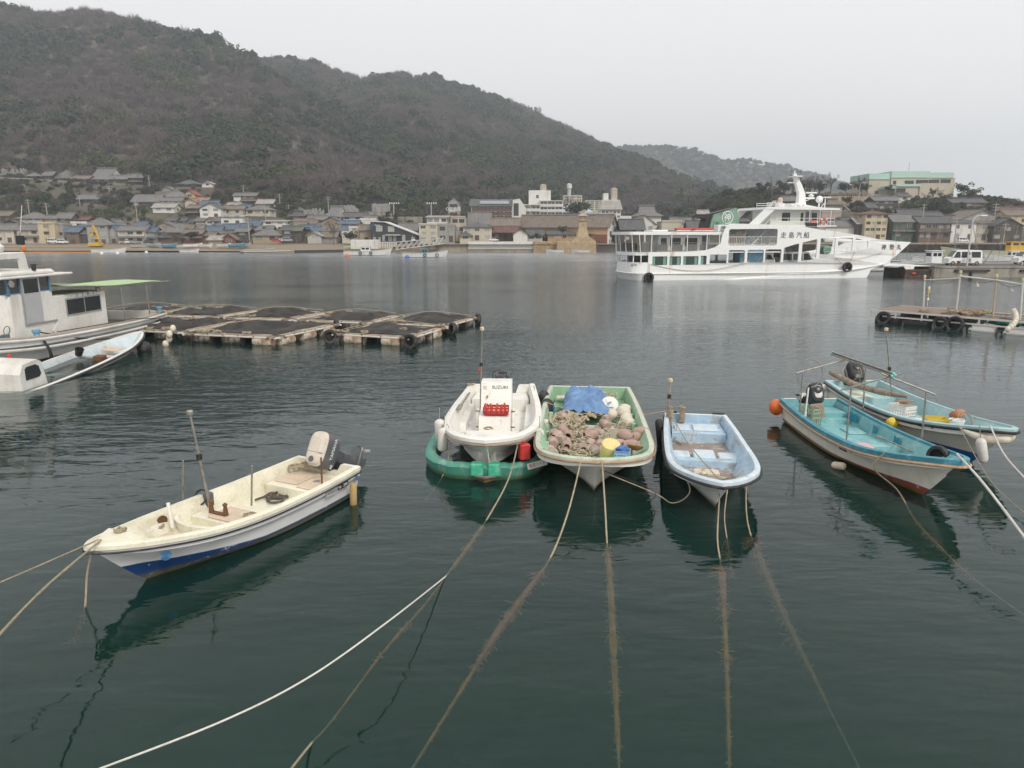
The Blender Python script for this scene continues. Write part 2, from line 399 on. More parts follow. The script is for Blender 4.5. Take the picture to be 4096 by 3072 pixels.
def wood(x0, x1, y0, y1, st, fn, zmin, size, keep=lambda x, y: True, bamb=False):
    pts = []; y = y0
    while y < y1:
        x = x0
        while x < x1:
            X, Y = x + rnd.uniform(-.5, .5) * st, y + rnd.uniform(-.5, .5) * st; z = fn(X, Y)
            if z > zmin and abs(X) < .78 * Y + 20 and keep(X, Y):
                n_ = mnoise.fractal((X * .016, Y * .012, 2.2), 1.0, 2.0, 4) + rnd.gauss(0, .28)
                k = rnd.randrange(4) if n_ > .1 else 4 + rnd.randrange(4)
                if bamb and mnoise.noise((X * .03, Y * .03, 9)) > .36 and rnd.random() < .6: k = 8 + rnd.randrange(2)
                s = size * (rnd.uniform(.6, 1.25) if rnd.random() < .88 else rnd.uniform(1.3, 1.75))
                pts.append((X, Y, z - .25 * s, s, k))
            x += st
        y += st
    return pts
def front(X, Y):       # what slopes away behind a ridge is never seen
    y1, z1 = rid(RIDGE1, X); y2, z2 = rid(RIDGE2, X)
    return Y < max(y1, y2) + 20
wp = wood(-480, 380, 330, 960, 6.2, H, 10, 5.6, lambda x, y: front(x, y) and (y > 352 or x < -60 or rnd.random() < .3), True)
scatter('hill_forest', wp, 'mixed evergreen and bare woodland covering the hills behind the town')
scatter('far_forest', wood(-100, 900, 1160, 1540, 9, lambda x, y: hill(x, y, RIDGE3, 1150, 8, 1.4), 10, 6), 'hazy woodland on the far ridge')
# ---------------------------------------------------------------- boats
def hull_mat(name, top, low, zl=.12, rise=0.0, x0=3.0, stain=(.12, .1, .035), samt=.8, rough=.42, scum=.09, dirty=(.42, .36, .26), damt=.35, chip=None):
    m, t, o = nodes(name); b = N(t, 'ShaderNodeBsdfPrincipled'); b.inputs['Roughness'].default_value = rough
    tc = N(t, 'ShaderNodeTexCoord').outputs['Object']; sp = N(t, 'ShaderNodeSeparateXYZ'); t.links.new(tc, sp.inputs[0])
    n1 = nz(t, tc, 3.0, 6, .6)
    c = mixc(t, ramp(t, n1, .3, .7), tuple(x * .9 for x in top), top)
    c = mixc(t, ramp(t, nz(t, mapping(t, tc, (1.6, 1.6, .22)), 2.2, 7, .68), .54, .74, 0, damt), c, dirty)
    c = mixc(t, ramp(t, nz(t, mapping(t, tc, (1, 1, 5)), 9, 6, .75), .6, .68, 0, .35), c, tuple(x * .6 for x in dirty))
    zz = mth(t, 'SUBTRACT', sp.outputs['Z'], ramp(t, sp.outputs['X'], x0, x0 + 2.5, 0, rise))
    lowc = mixc(t, ramp(t, nz(t, tc, 6, 7, .7), .6, .64), low, chip or tuple(x * .7 for x in low))
    c = mixc(t, ramp(t, mth(t, 'ADD', zz, mth(t, 'MULTIPLY', nz(t, tc, 9, 5, .7), .012)), zl, zl + .012), lowc, c)
    sc_ = mth(t, 'ADD', sp.outputs['Z'], mth(t, 'MULTIPLY', nz(t, tc, 7, 6, .7), -.12))
    c = mixc(t, ramp(t, sc_, scum, -.02, 0, samt), c, stain)
    t.links.new(c, b.inputs['Base Color']); t.links.new(ramp(t, n1, .3, .7, rough - .08, rough + .12), b.inputs['Roughness'])
    bn = N(t, 'ShaderNodeBump'); bn.inputs['Strength'].default_value = .12; bn.inputs['Distance'].default_value = .02
    t.links.new(nz(t, tc, 2.6, 3), bn.inputs['Height']); t.links.new(bn.outputs[0], b.inputs['Normal'])
    t.links.new(b.outputs[0], o.inputs[0]); return m
WHITE = mat('white_gelcoat', (.8, .79, .75), .38, .06, 3, (.48, .42, .32), .4, 3.5, dlo=.56, dhi=.66)
CREAM = mat('cream_gelcoat', (.78, .75, .61), .42, .1, 3, (.42, .34, .2), .35, 2.4)
BLACKR = mat('black_rubber', (.02, .02, .021), .6, .3, 6, (.11, .1, .09), .6, 5, bump=.15)
STEEL = mat('dull_steel', (.38, .36, .33), .42, .25, 9, (.2, .1, .045), .7, 8, metal=.7)
RUSTY = mat('rusty_iron', (.16, .075, .035), .85, .4, 9, (.05, .03, .02), .7, 14, bump=.3)
PLYB = mat('faded_hatch_board', (.62, .5, .38), .75, .14, 3, (.72, .66, .56), .6, 2)
ROPE = mat('old_rope', (.4, .34, .24), .95, .3, 30, (.16, .13, .08), .6, 9, bump=.7, bscale=90)
ROPEW = mat('white_rope', (.66, .64, .6), .9, .15, 40, (.4, .36, .28), .4, 9, bump=.6, bscale=90)
ROPEB = mat('dark_rope', (.035, .035, .035), .9, .3, 30)
FOAM = mat('weathered_foam', (.66, .62, .52), .85, .14, 6, (.34, .24, .12), .65, 5, bump=.3)
GREYP = mat('engine_grey', (.1, .105, .115), .32, .12, 5, (.2, .19, .18), .3, 6)
BLKP = mat('engine_black', (.028, .029, .031), .3, .2, 5, (.1, .1, .1), .45, 4)
LBEIGE = mat('faded_engine_beige', (.6, .54, .47), .55, .08, 4, (.5, .42, .34), .4, 5)
PRINTW = mat('white_print', (.75, .75, .75), .5, .05); PRINTK = mat('black_print', (.015, .015, .016), .5, .1)
PRINTB = mat('blue_print', (.03, .13, .28), .5, .2, 14, (.4, .46, .5), .4, 12); PRINTR = mat('red_print', (.45, .03, .03), .5, .1)
GLASSD = mat('dark_glass', (.02, .024, .026), .06, .2, 2)
REDP = mat('red_plastic', (.55, .035, .03), .4, .12, 8, (.3, .05, .04), .4, 6)
BLUEP = mat('blue_plastic', (.05, .16, .5), .42, .12, 6); YELP = mat('yellow_plastic', (.7, .5, .04), .42, .1, 6)
ORANGEP = mat('orange_buoy_skin', (.75, .16, .03), .38, .12, 4, (.4, .1, .05), .5, 4)
WOOD = mat('grey_driftwood', (.3, .24, .18), .9, .35, 7, (.14, .1, .07), .7, 6, bump=.5)
def txt(body, size, m, parent, loc, rot, name='lettering', ext=.002, sx=1.0):
    cu = bpy.data.curves.new('lettering', 'FONT'); cu.body = body; cu.size = size; cu.extrude = ext
    cu.align_x = 'CENTER'; cu.align_y = 'CENTER'
    tmp = bpy.data.objects.new('lettering', cu); me = bpy.data.meshes.new_from_object(tmp)
    me.materials.clear(); me.materials.append(m); bpy.data.objects.remove(tmp)
    return link(name, me, parent, loc, rot, (sx, 1, 1))

class Boat:
    def __init__(s, name, label, cat, stern, bow, rot=None, group=None, flip=False):
        d = V((bow[0] - stern[0], bow[1] - stern[1])); s.h = math.atan2(d.y, d.x); s.len = d.length
        s.o = thing(name, label, cat, (stern[0], stern[1], 0), s.h, group, rot and (rot[0], rot[1], s.h))
        if flip: s.o.scale = (1, -1, 1)
        s.M = Matrix.LocRotScale(s.o.location, s.o.rotation_euler.to_quaternion(), s.o.scale); s.I = s.M.inverted()
    def at(s, px, py, z): return s.I @ P(px, py, z)
    def w(s, x, y, z): return s.M @ V((x, y, z))
def smp(tab, n): return catmull(tab, n)
def hull(bt, g, c, k, mh, mc, ml, mf, floor=.18, cap=.1, flare=.35, n=41, notch=None, rub=None, rubm=None, floortab=None, capz=.03, lip=.05):
    """outer skin, gunwale, inner liner, sole, transom, each a part"""
    o = bt.o; G, C, K = smp(g, n), smp(c, n), smp([(a, 0, z) for a, z in k], n)
    G = [(x, max(y, 0), z) for x, y, z in G]; C = [(x, max(y, 0), z) for x, y, z in C]
    b = MB()
    for s in (1, -1):
        rows = []
        for (gx, gy, gz), (cx, cy, cz), (kx, ky, kz) in zip(G, C, K):
            row = [(gx, s * gy, gz)]
            r0 = (lerp(gx, cx, .03), gy, lerp(gz, cz, .3)); row.append((r0[0], s * r0[1], r0[2]))
            for t in (.36, .52, .68, .84):
                bend = math.sin(math.pi * t) * flare
                row.append((lerp(gx, cx, t), s * max(0, lerp(gy, cy, t) - bend * abs(gy - cy) * .55), lerp(gz, cz, t)))
            row.append((cx, s * cy, cz)); row.append((lerp(cx, kx, .5), s * cy * .5, lerp(cz, kz, .5) - .01)); row.append((kx, 0, kz))
            rows.append(row if s > 0 else row[::-1])
        b.loft(rows)
    b.build('hull', mh, o, sm=50)
    nrm = []
    for i in range(n):
        a, d = G[max(0, i - 1)], G[min(n - 1, i + 1)]; t = V((d[0] - a[0], d[1] - a[1]))
        t = t.normalized() if t.length > 1e-6 else V((0, -1)); nrm.append((t.y, -t.x))
    nrm[-1] = (-1, 0)
    def off(d, zf): return [(x + nx * d, max(0, y + ny * d), zf(x, z)) for (x, y, z), (nx, ny) in zip(G, nrm)]
    T0, T1 = off(-.025, lambda x, z: z - lip), off(-.025, lambda x, z: z + capz * .5)
    T2, T3, T4 = off(.02, lambda x, z: z + capz), off(cap - .015, lambda x, z: z + capz), off(cap, lambda x, z: z - .03)
    b = MB()
    for s in (1, -1):
        rows = [[(p[0], s * p[1], p[2]) for p in q] for q in zip(T0, T1, T2, T3, T4)]
        b.loft(rows if s > 0 else [r[::-1] for r in rows])
    b.add([(T[0][0] - .003, T[0][1], T[0][2]) for T in (T0, T1, T2, T3, T4)], [(0, 1, 2, 3, 4)]); b.add([(T[0][0] - .003, -T[0][1], T[0][2]) for T in (T0, T1, T2, T3, T4)], [(4, 3, 2, 1, 0)])
    b.build('gunwale', mc, o, sm=40)
    if rub:
        b = MB(); q = off(-.045, lambda x, z: z - rub[0])
        for s in (1, -1): b.tube([(x, s * y, z) for x, y, z in q], rub[1], 6)
        b.build('rub_rail', rubm or BLACKR, o, sm=60)
    ft = floortab or [(0, floor), (20, floor)]; fz = lambda x, z=0: interp(ft, x)
    def sect(i, t):
        (gx, gy, gz), (cx, cy, cz) = G[i], C[i]
        y = lerp(gy, cy, t) - (math.sin(math.pi * t) * flare * abs(gy - cy) * .55 if t > .33 else 0)
        if t <= .33: y = gy
        return lerp(gx, cx, t), max(0, y), lerp(gz, cz, t)
    F1, FM = [], []
    for i in range(n):
        zf = fz(G[i][0]); t = min(1.0, max(.3, (G[i][2] - zf) / max(.05, G[i][2] - C[i][2])))
        for L_, tt, d in ((F1, t, .07), (FM, t * .55, cap * .8)):
            x, y, z = sect(i, tt); L_.append((x + nrm[i][0] * d, max(0, y + nrm[i][1] * d), max(z, zf + (.03 if L_ is FM else 0))))
    b = MB()
    for s in (1, -1):
        rows = [[(p[0], s * p[1], p[2]) for p in q] for q in zip(T4, FM, F1)]
        b.loft(rows if s < 0 else [r[::-1] for r in rows])
    b.build('liner', ml, o, sm=50)
    b = MB(); b.loft([[(x, -y, z), (x, 0, z), (x, y, z)] for x, y, z in F1]); b.build('sole', mf, o)
    # transom, solid, with the cut for the engine
    gx, gy, gz = G[0]; cx, cy, cz = C[0]; kz = K[0][1 + 1]
    top = [(-gy, gz + .02), (gy, gz + .02)]
    if notch:
        nw, nzv = notch; top = [(-gy, gz + .02), (-nw - .12, gz + .02), (-nw, nzv), (nw, nzv), (nw + .12, gz + .02), (gy, gz + .02)]
    poly = [(cy, cz), (0, kz)] + [(-cy, cz)] + top
    Mx = Matrix(((0, 0, 1, 0), (1, 0, 0, 0), (0, 1, 0, 0), (0, 0, 0, 1)))
    MB().prism(poly, gx - .012, gx + .08, Mx).build('transom', mh, o)
    MB().prism(poly, gx + .081, gx + .088, Mx @ Matrix.Diagonal((.97, 1, 1, 1))).build('transom_lining', ml, o)
    return G, FM, fz
def slab(o, name, m, x0, x1, y0, y1, z0, z1, b=.015): return MB().bevbox(x0, x1, y0, y1, z0, z1, b).build(name, m, o)
def cross(o, name, m, inner, x0, x1, z0, z1, inset=.0):
    """athwartships box fitted between the liners"""
    def hw(x): return max(.05, interp([(p[0], p[1]) for p in inner if True], x) - .03 - inset)
    b = MB(); xs = [lerp(x0, x1, i / 3) for i in range(4)]
    b.loft([[(x, -hw(x), z0), (x, hw(x), z0), (x, hw(x), z1), (x, -hw(x), z1)] for x in xs], close=True)
    b.add([(xs[0], -hw(xs[0]), z0), (xs[0], hw(xs[0]), z0), (xs[0], hw(xs[0]), z1), (xs[0], -hw(xs[0]), z1)], [(0, 3, 2, 1)])
    b.add([(xs[-1], -hw(xs[-1]), z0), (xs[-1], hw(xs[-1]), z0), (xs[-1], hw(xs[-1]), z1), (xs[-1], -hw(xs[-1]), z1)], [(0, 1, 2, 3)])
    return b.build(name, m, o)
def rope_path(pts, n=24, sag=0.0):
    q = catmull([tuple(p) for p in pts], n) if len(pts) > 2 else [tuple(V(pts[0]).lerp(V(pts[1]), i / (n - 1))) for i in range(n)]
    return [(x, y, z - sag * 4 * (i / (n - 1)) * (1 - i / (n - 1))) for i, (x, y, z) in enumerate(q)]
def coil(b, c, r, turns, rr=.012, rn=rnd, flat=.03):
    pts = [(c[0] + (r * rn.uniform(.6, 1)) * math.cos(a * .55), c[1] + (r * rn.uniform(.6, 1)) * math.sin(a * .55), c[2] + rn.uniform(0, flat)) for a in range(int(turns * 11.4))]
    b.tube(catmull(pts, len(pts) * 3), rr, 5)
def outboard(bt, x, z, tilt, cowl, side=None, text=None, num=None, s=1.0, y=0.0, turn=0.0):
    e = link('outboard_engine', None, bt.o, (x, y, z), (0, R(tilt), R(turn))); e.scale = (s, s, s)
    b = MB(); secs = []
    for zc, ax, xo, w in ((.04, .24, 0, .15), (.08, .31, .0, .19), (.26, .34, .0, .215), (.4, .335, -.01, .21), (.43, .33, -.01, .205), (.5, .29, -.02, .18), (.53, .2, -.02, .12)):
        pts = []
        for k in range(24):
            a = 2 * math.pi * k / 24; cx, sy = math.cos(a), math.sin(a)
            pts.append((-.22 + xo + ax * math.copysign(abs(cx) ** .6, cx), w * math.copysign(abs(sy) ** .55, sy), zc))
        secs.append(pts)
    cut = 4 if side else 6
    b.loft(secs[:cut + 1], close=True); b.add(secs[cut], [tuple(range(24))]); b.add(secs[0], [tuple(range(23, -1, -1))])
    b.build('cowl', side or cowl, e, sm=35)
    if side:       # paler, sun-faded top of the cowl
        b = MB(); b.loft(secs[4:], close=True); b.add(secs[-1], [tuple(range(24))]); b.build('cowl_top', cowl, e, sm=35)
        MB().lathe([(.001, 0), (.055, 0), (.055, .012), (.001, .014)], 16, Matrix.Translation((-.02, 0, .53))).build('starter_cap', GREYP, e)
        MB().box(-.16, -.155, -.19, .19, .44, .535).build('seam', GREYP, e)
    else: MB().lathe([(.12, 0), (.12, .03), (.08, .05), (.001, .05)], 16, Matrix.Translation((-.3, 0, .52))).build('starter_housing', cowl, e, sm=40)
    MB().loft([[(-.22 + ax * cx, w * sy, zc) for cx, sy in ((1, .6), (.4, 1), (-.6, 1), (-1, .3), (-1, -.3), (-.6, -1), (.4, -1), (1, -.6))] for zc, ax, w in ((.05, .17, .12), (-.15, .13, .075), (-.55, .13, .05), (-.62, .2, .055))], close=True).build('leg', side or cowl, e, sm=40)
    MB().box(-.5, -.06, -.11, .11, -.6, -.585).build('cavitation_plate', side or cowl, e)
    b = MB().tube([(.0, 0, -.76), (-.05, 0, -.76), (-.2, 0, -.76), (-.36, 0, -.76), (-.46, 0, -.76)], [.01, .045, .06, .05, .03], 10)
    b.loft([[(-.3, .02, -.62), (-.1, .02, -.62), (-.1, -.02, -.62), (-.3, -.02, -.62)], [(-.3, .03, -.75), (-.05, .03, -.75), (-.05, -.03, -.75), (-.3, -.03, -.75)], [(-.34, .006, -.98), (-.2, .006, -.98), (-.2, -.006, -.98), (-.34, -.006, -.98)]], close=True)
    b.build('gearcase', side or cowl, e, sm=40)
    b = MB()
    for k in range(3):
        Mk = Matrix.Translation((-.48, 0, -.76)) @ Matrix.Rotation(R(120 * k + 20), 4, 'X')
        b.add([(.03, .0, .02), (-.03, .03, .03), (-.05, .08, .14), (-.0, .05, .17), (.03, -.02, .13)], [(0, 1, 2, 3, 4)], Mk)
    b.tube([(-.43, 0, -.76), (-.53, 0, -.76)], .028, 10); b.build('propeller', STEEL, e)
    b = MB(); 
    for sy in (-.1, .1): b.box(-.1, .1, sy - .015, sy + .015, -.26, .1); b.tube([(.1, sy, -.1), (.16, sy, -.1)], .015, 6)
    b.tube([(-.02, -.14, .04), (-.02, .14, .04)], .03, 8); b.build('clamp_bracket', BLKP, e)
    if text:
        for sy in (1,):
            txt(text, .105, PRINTW, e, (-.24, -.222, .26), (R(90), 0, 0), sx=.95); txt(text, .105, PRINTW, e, (-.28, .222, .26), (R(90), 0, R(180)), sx=.95)
    if num: txt(num, .09, PRINTW, e, (.04, .222, .2), (R(90), 0, R(180)))
    return e
def mast(bt, base, top, r=.022, lamp=None, low=None, m=None):
    o = MB().tube([base, top], [r, r * .8], 8).build('mast', m or STEEL, bt.o, sm=60)
    if lamp:
        MB().lathe([(.01, -.02), (.055, -.02), (.06, 0), (.06, .05), (.05, .07), (.001, .075)], 14).build('lamp', lamp, o, top)
    if low:
        q = V(base).lerp(V(top), low)
        MB().lathe([(.05, -.05), (.055, -.04), (.055, .04), (.06, .045), (.06, .06), (.02, .07)], 14).build('navigation_light', REDP if low < .3 else BLKP, o, q)
    return o
def plate_text(bt, x, y, z, yaw, w, h, m, body=None, tm=None, name='registration_plate', size=None):
    """thin printed plate standing on the hull side"""
    Mx = Matrix.Translation((x, y, z)) @ Matrix.Rotation(yaw, 4, 'Z')
    p = MB().box(-w / 2, w / 2, -.004, .004, -h / 2, h / 2, Mx).build(name, m, bt.o)
    if body: txt(body, size or h * .9, tm or PRINTW, p, Mx @ V((0, -.007, 0)), (R(90), 0, yaw), ext=.001, sx=bt.o.scale.y)
    return p

# ---- white and blue skiff, nearest
A = Boat('moored_skiff', 'white open skiff with blue bottom and tilted grey outboard, nearest the camera', 'boat', (-3.98, 14.7), (-6.33, 9.86))
HA = hull_mat('skiff_white_blue', (.68, .68, .68), (.012, .045, .15), .13, .28, 2.6, scum=.1, dirty=(.5, .47, .42), damt=.2, chip=(.45, .5, .52))
gA = [(0, .84, .66), (.9, .89, .63), (1.9, .91, .62), (2.9, .89, .64), (3.8, .77, .7), (4.6, .52, .8), (5.15, .26, .89), (5.42, 0, .94)]
cA = [(0, .7, .05), (.9, .74, .03), (1.9, .74, .02), (2.9, .66, .05), (3.6, .48, .12), (4.25, .25, .25), (4.75, .09, .48), (5.3, 0, .85)]
kA = [(0, -.2), (.9, -.25), (1.9, -.27), (2.9, -.27), (3.6, -.25), (4.15, -.18), (4.6, .08), (5.32, .84)]
GA, IA, fA = hull(A, gA, cA, kA, HA, CREAM, CREAM, CREAM, .2, .11, .2, notch=(.3, .5), rub=(.09, .017), floortab=[(0, .2), (3.3, .2), (3.42, .34), (4.4, .42), (5.4, .55)])
o = A.o
cross(o, 'stern_seat', CREAM, IA, .1, 1.15, .18, .42); slab(o, 'hatch_board', PLYB, .35, 1.05, .03, .62, .42, .46); slab(o, 'hatch_board', PLYB, .2, .95, -.66, -.05, .42, .455)
cross(o, 'thwart', CREAM, IA, 2.35, 3.05, .18, .43); slab(o, 'hatch_board', PLYB, 2.45, 2.98, -.3, .55, .43, .475)
b = MB()         # curved breast-high bulkhead ahead of the thwart
b.loft([[(3.3 + .34 * math.cos(a), .5 * math.sin(a), .33), (3.3 + .34 * math.cos(a), .62 * math.sin(a), .58), (3.22 + .34 * math.cos(a), .62 * math.sin(a), .58), (3.22 + .34 * math.cos(a), .5 * math.sin(a), .33)] for a in [R(-88 + 11 * i) for i in range(17)]])
b.build('splash_coaming', CREAM, o, sm=40)
slab(o, 'hatch_board', PLYB, 3.75, 4.3, -.34, .3, .42, .46)
MB().prism([(4.75, -.42), (5.1, -.24), (5.36, 0), (5.1, .24), (4.75, .42), (4.72, 0)], .83, .9).build('foredeck', CREAM, o)
slab(o, 'side_locker', CREAM, .2, 2.3, .62, .74, .2, .42)
eng = outboard(A, -.04, .56, 62, LBEIGE, GREYP, 'YAMAHA', '40', 1.15, turn=-4)
bs = A.at(840, 2030, .45); tp = A.I @ D(760, 1656, (A.M @ bs).y - .1)
mast(A, bs, tp, .026, STEEL, .55)
for px, py, ty, rm in ((730, 2040, 1842, STEEL), (1006, 2022, 1862, STEEL), (1288, 1935, 1830, RUSTY)):
    bb = A.at(px, py, .5 if px != 730 else .45); MB().tube([bb, A.I @ D(px + (2 if px < 1200 else -4), ty, (A.M @ bb).y)], .018, 8).build('upright_rod', rm, o)
bb = A.at(690, 2110, .5); MB().tube([bb, A.I @ D(672, 2012, (A.M @ bb).y)], .03, 10).build('plastic_pipe', WHITE, o)
b = MB(); c_ = A.at(812, 2010, .5)
b.torus((0, 0, 0), .15, .018, Matrix.Translation(c_ + V((.05, 0, .12))) @ Matrix.Rotation(R(60), 4, 'Y'), 20, 6); b.build('steering_wheel', BLKP, o, sm=60)
MB().bevbox(-.1, .1, -.12, .12, 0, .28, .03, Matrix.Translation(c_ + V((-.08, 0, -.1)))).build('helm_box', GREYP, o)
cb = A.at(875, 2055, .48)
b = MB(); b.box(-.05, .05, -.2, .2, 0, .02)
for sy in (-.18, .18): b.lathe([(.05, 0), (.04, .1), (.03, .16), (.05, .2), (.001, .24)], 10, Matrix.Translation((0, sy, .01)))
b.build('roller_bracket', RUSTY, o, cb, sm=50)
cw = A.at(632, 2105, .42)
MB().lathe([(.11, -.1), (.13, -.1), (.13, -.08), (.115, -.06), (.115, .1), (.13, .12), (.13, .14), (.1, .14)], 16, Matrix.Rotation(R(80), 4, 'X')).build('iron_roller', RUSTY, o, cw + V((0, 0, .1)), sm=40)
bobj = MB()
for k in range(4): coil(bobj, tuple(cw + V((rnd.uniform(-.15, .1), rnd.uniform(-.25, .15), .03))), .16, 3)
coil(bobj, tuple(A.at(1000, 2060, .5)), .12, 4); coil(bobj, tuple(A.at(480, 2130, .88)), .1, 5, flat=.08)
for k in range(5): coil(bobj, tuple(A.at(1180 + 22 * k, 1862 + rnd.uniform(-8, 8), .58)), .15, 4, .015)
ro = bobj.build('rope_coils', ROPE, o); stuff(ro)
bobj = MB()
for k in range(14): coil(bobj, tuple(A.at(1090 + 15 * k, 1990 - 4 * k + rnd.uniform(-14, 14), .24)), .2, 2, .016)
bobj.tube([A.at(1020, 2000, .25), A.at(1110, 1968, .3)], .025, 6); bobj.tube([A.at(1070, 2005, .25), A.at(1090, 1975, .3)], .03, 6)
stuff(bobj.build('tackle_heap', mat('dark_tackle', (.1, .085, .07), .9, .4, 12), o))
MB().sph(tuple(A.at(1268, 1945, .35)), .2, 14, 8, sz=.6).build('grey_buoy', mat('buoy_grey', (.24, .25, .27), .45, .15), o, sm=80)
bx_ = A.at(1170, 1960, .5)
fy = -.93
fen = tag(MB().lathe([(.001, -.27), (.05, -.26), (.075, -.2), (.075, .2), (.05, .26), (.001, .27)], 14).build('cylinder_fender', mat('tan_fender', (.5, .34, .15), .6, .15, 6, (.3, .2, .1), .5, 6), None, A.w(.42, .98, .2), (R(4), R(3), 0), sm=40), 'tan cylinder fender hanging at the stern of the white and blue skiff', 'fender')
MB().tube(rope_path([(0, 0, .26), (.03, -.02, .34), (.02, -.1, .42)], 8), .012, 5).build('lanyard', ROPE, fen)
sy = .885; ya = R(180)
plate_text(A, .98, .9, .44, ya + .02, .36, .11, mat('silver_decal', (.45, .45, .45), .4, .15, 20), 'YAMAHA', GREYP, 'maker_decal', .1)
plate_text(A, .72, .895, .46, ya + .03, .12, .1, PRINTK, 'W-', name='registration_plate'); plate_text(A, .55, .89, .465, ya + .03, .2, .1, PRINTK, '290')
def disc(bt, x, y, z, yaw, r, m, name='decal'):
    return MB().lathe([(.001, 0), (r, 0), (r, .006), (.001, .007)], 20, Matrix.Translation((x, y, z)) @ Matrix.Rotation(yaw, 4, 'Z') @ Matrix.Rotation(R(90), 4, 'X')).build(name, m, bt.o)
disc(A, .15, .872, .47, ya + .03, .055, PRINTB); disc(A, 4.5, .53, .52, R(152), .085, PRINTB)

# ---- white console boat lying in a green floating cover
Bt = Boat('console_boat', 'white console boat with red basket, lying inside a green floating cover', 'boat', (-.31, 21.75), (-.6, 15.2), flip=True)
HB = hull_mat('console_white', (.72, .72, .69), (.66, .66, .62), -.2, scum=.02, samt=.5)
gB = [(0, 1.0, .86), (1.2, 1.1, .82), (2.6, 1.2, .8), (4.0, 1.22, .82), (5.0, 1.12, .86), (5.9, .82, .92), (6.4, .42, .97), (6.58, 0, .98)]
cB = [(0, .85, .1), (1.2, .95, .08), (2.6, .98, .08), (3.9, .85, .12), (4.8, .58, .2), (5.5, .3, .32), (5.95, .1, .5), (6.3, 0, .7)]
kB = [(0, -.15), (1.2, -.2), (2.6, -.22), (3.9, -.22), (4.8, -.2), (5.4, -.12), (5.75, .1), (6.3, .68)]
GB, IB, fB = hull(Bt, gB, cB, kB, HB, WHITE, WHITE, WHITE, .25, .15, .2, notch=(.42, .55), rub=(.1, .022), rubm=mat('brown_rub', (.3, .22, .15), .7), capz=.05)
o = Bt.o
cross(o, 'stern_bench', WHITE, IB, .1, 1.0, .25, .62)
cross(o, 'bow_locker', WHITE, IB, 4.75, 5.9, .24, .7); slab(o, 'locker_hatch', WHITE, 5.0, 5.5, -.5, .5, .7, .73)
for sy in (-1, 1): slab(o, 'side_bench', WHITE, 1.05, 3.4, .78 if sy > 0 else -.98, .98 if sy > 0 else -.78, .25, .5)
b = MB()   # console: sloped pedestal
b.loft([[(x, -w, z) for x, z in pr] for w, pr in ((.42, [(2.1, .25), (2.15, 1.5), (2.6, 1.5), (2.85, .8), (3.5, .72), (3.55, .25)]), (-.42, [(2.1, .25), (2.15, 1.5), (2.6, 1.5), (2.85, .8), (3.5, .72), (3.55, .25)]))], close=True)
pr = [(2.1, .25), (2.15, 1.5), (2.6, 1.5), (2.85, .8), (3.5, .72), (3.55, .25)]
b.add([(x, -.42, z) for x, z in pr], [(0, 1, 2, 3, 4, 5)]); b.add([(x, .42, z) for x, z in pr], [(5, 4, 3, 2, 1, 0)])
con = b.build('console', WHITE, o)
txt('SUZUKI', .12, PRINTK, con, (2.66, -.1, 1.355), (R(70), 0, R(90)), sx=-1.1)
MB().bevbox(2.655, 2.675, .26, .36, 1.28, 1.4, .004).build('sticker', FOAM, con)
for zq in (1.12, .9): MB().box(2.72, 2.83, .22, .26, zq - .03, zq + .03).build('latch', STEEL, con)
b = MB(); b.torus((0, 0, 0), .2, .018, Matrix.Translation((2.05, -.05, 1.56)) @ Matrix.Rotation(R(-60), 4, 'Y'), 24, 6); b.build('steering_wheel', BLKP, o, sm=60)
for sy in (-.48, .48):
    b = MB(); b.tube([(3.2, sy, .28), (3.1, sy, .86)], .05, 12); b.build('rod_holder', WHITE, o, sm=60)
    for zq in (.36, .78): MB().tube([(3.205 - .09 * (zq - .28) / .52, sy, zq), (3.2 - .09 * (zq - .28) / .52, sy, zq + .03)], .054, 12).build('band', GREYP, o)
outboard(Bt, -.05, .55, 8, BLKP, None, None, None, 1.15)
bs = (2.2, .5, .3); mast(Bt, bs, Bt.I @ D(1928, 1318, 19.5), .022, mat('lamp_cream', (.6, .5, .3), .4), .62, STEEL)
MB().sph((2.18, .5, 1.72), .06, 10, 8).build('red_lamp', REDP, o)
b = MB()
for a_, c_ in (((.3, 1.0, .9), (2.4, 1.15, .84)), ((3.4, 1.2, .86), (5.1, 1.05, .93)), ((.4, -1.0, .92), (3.0, -1.18, .84))): b.tube(rope_path([a_, c_], 10, .06), .012, 5)
coil(b, (.3, .95, .92), .12, 4); coil(b, (5.6, .0, .99), .12, 3, .01)
stuff(b.build('mooring_lines', ROPE, o))
oar = tag(MB().tube([Bt.w(1.2, .9, .86), Bt.w(2.6, .98, .83)], .025, 6).bevbox(-.3, .3, -.07, .07, -.012, .012, .01, Matrix.Translation(Bt.w(2.85, 1.0, .83)) @ Matrix.Rotation(Bt.h, 4, 'Z')).build('wooden_oar', mat('grey_oar', (.25, .23, .2), .8, .2)), 'grey oar lying along the side of the white console boat', 'oar')
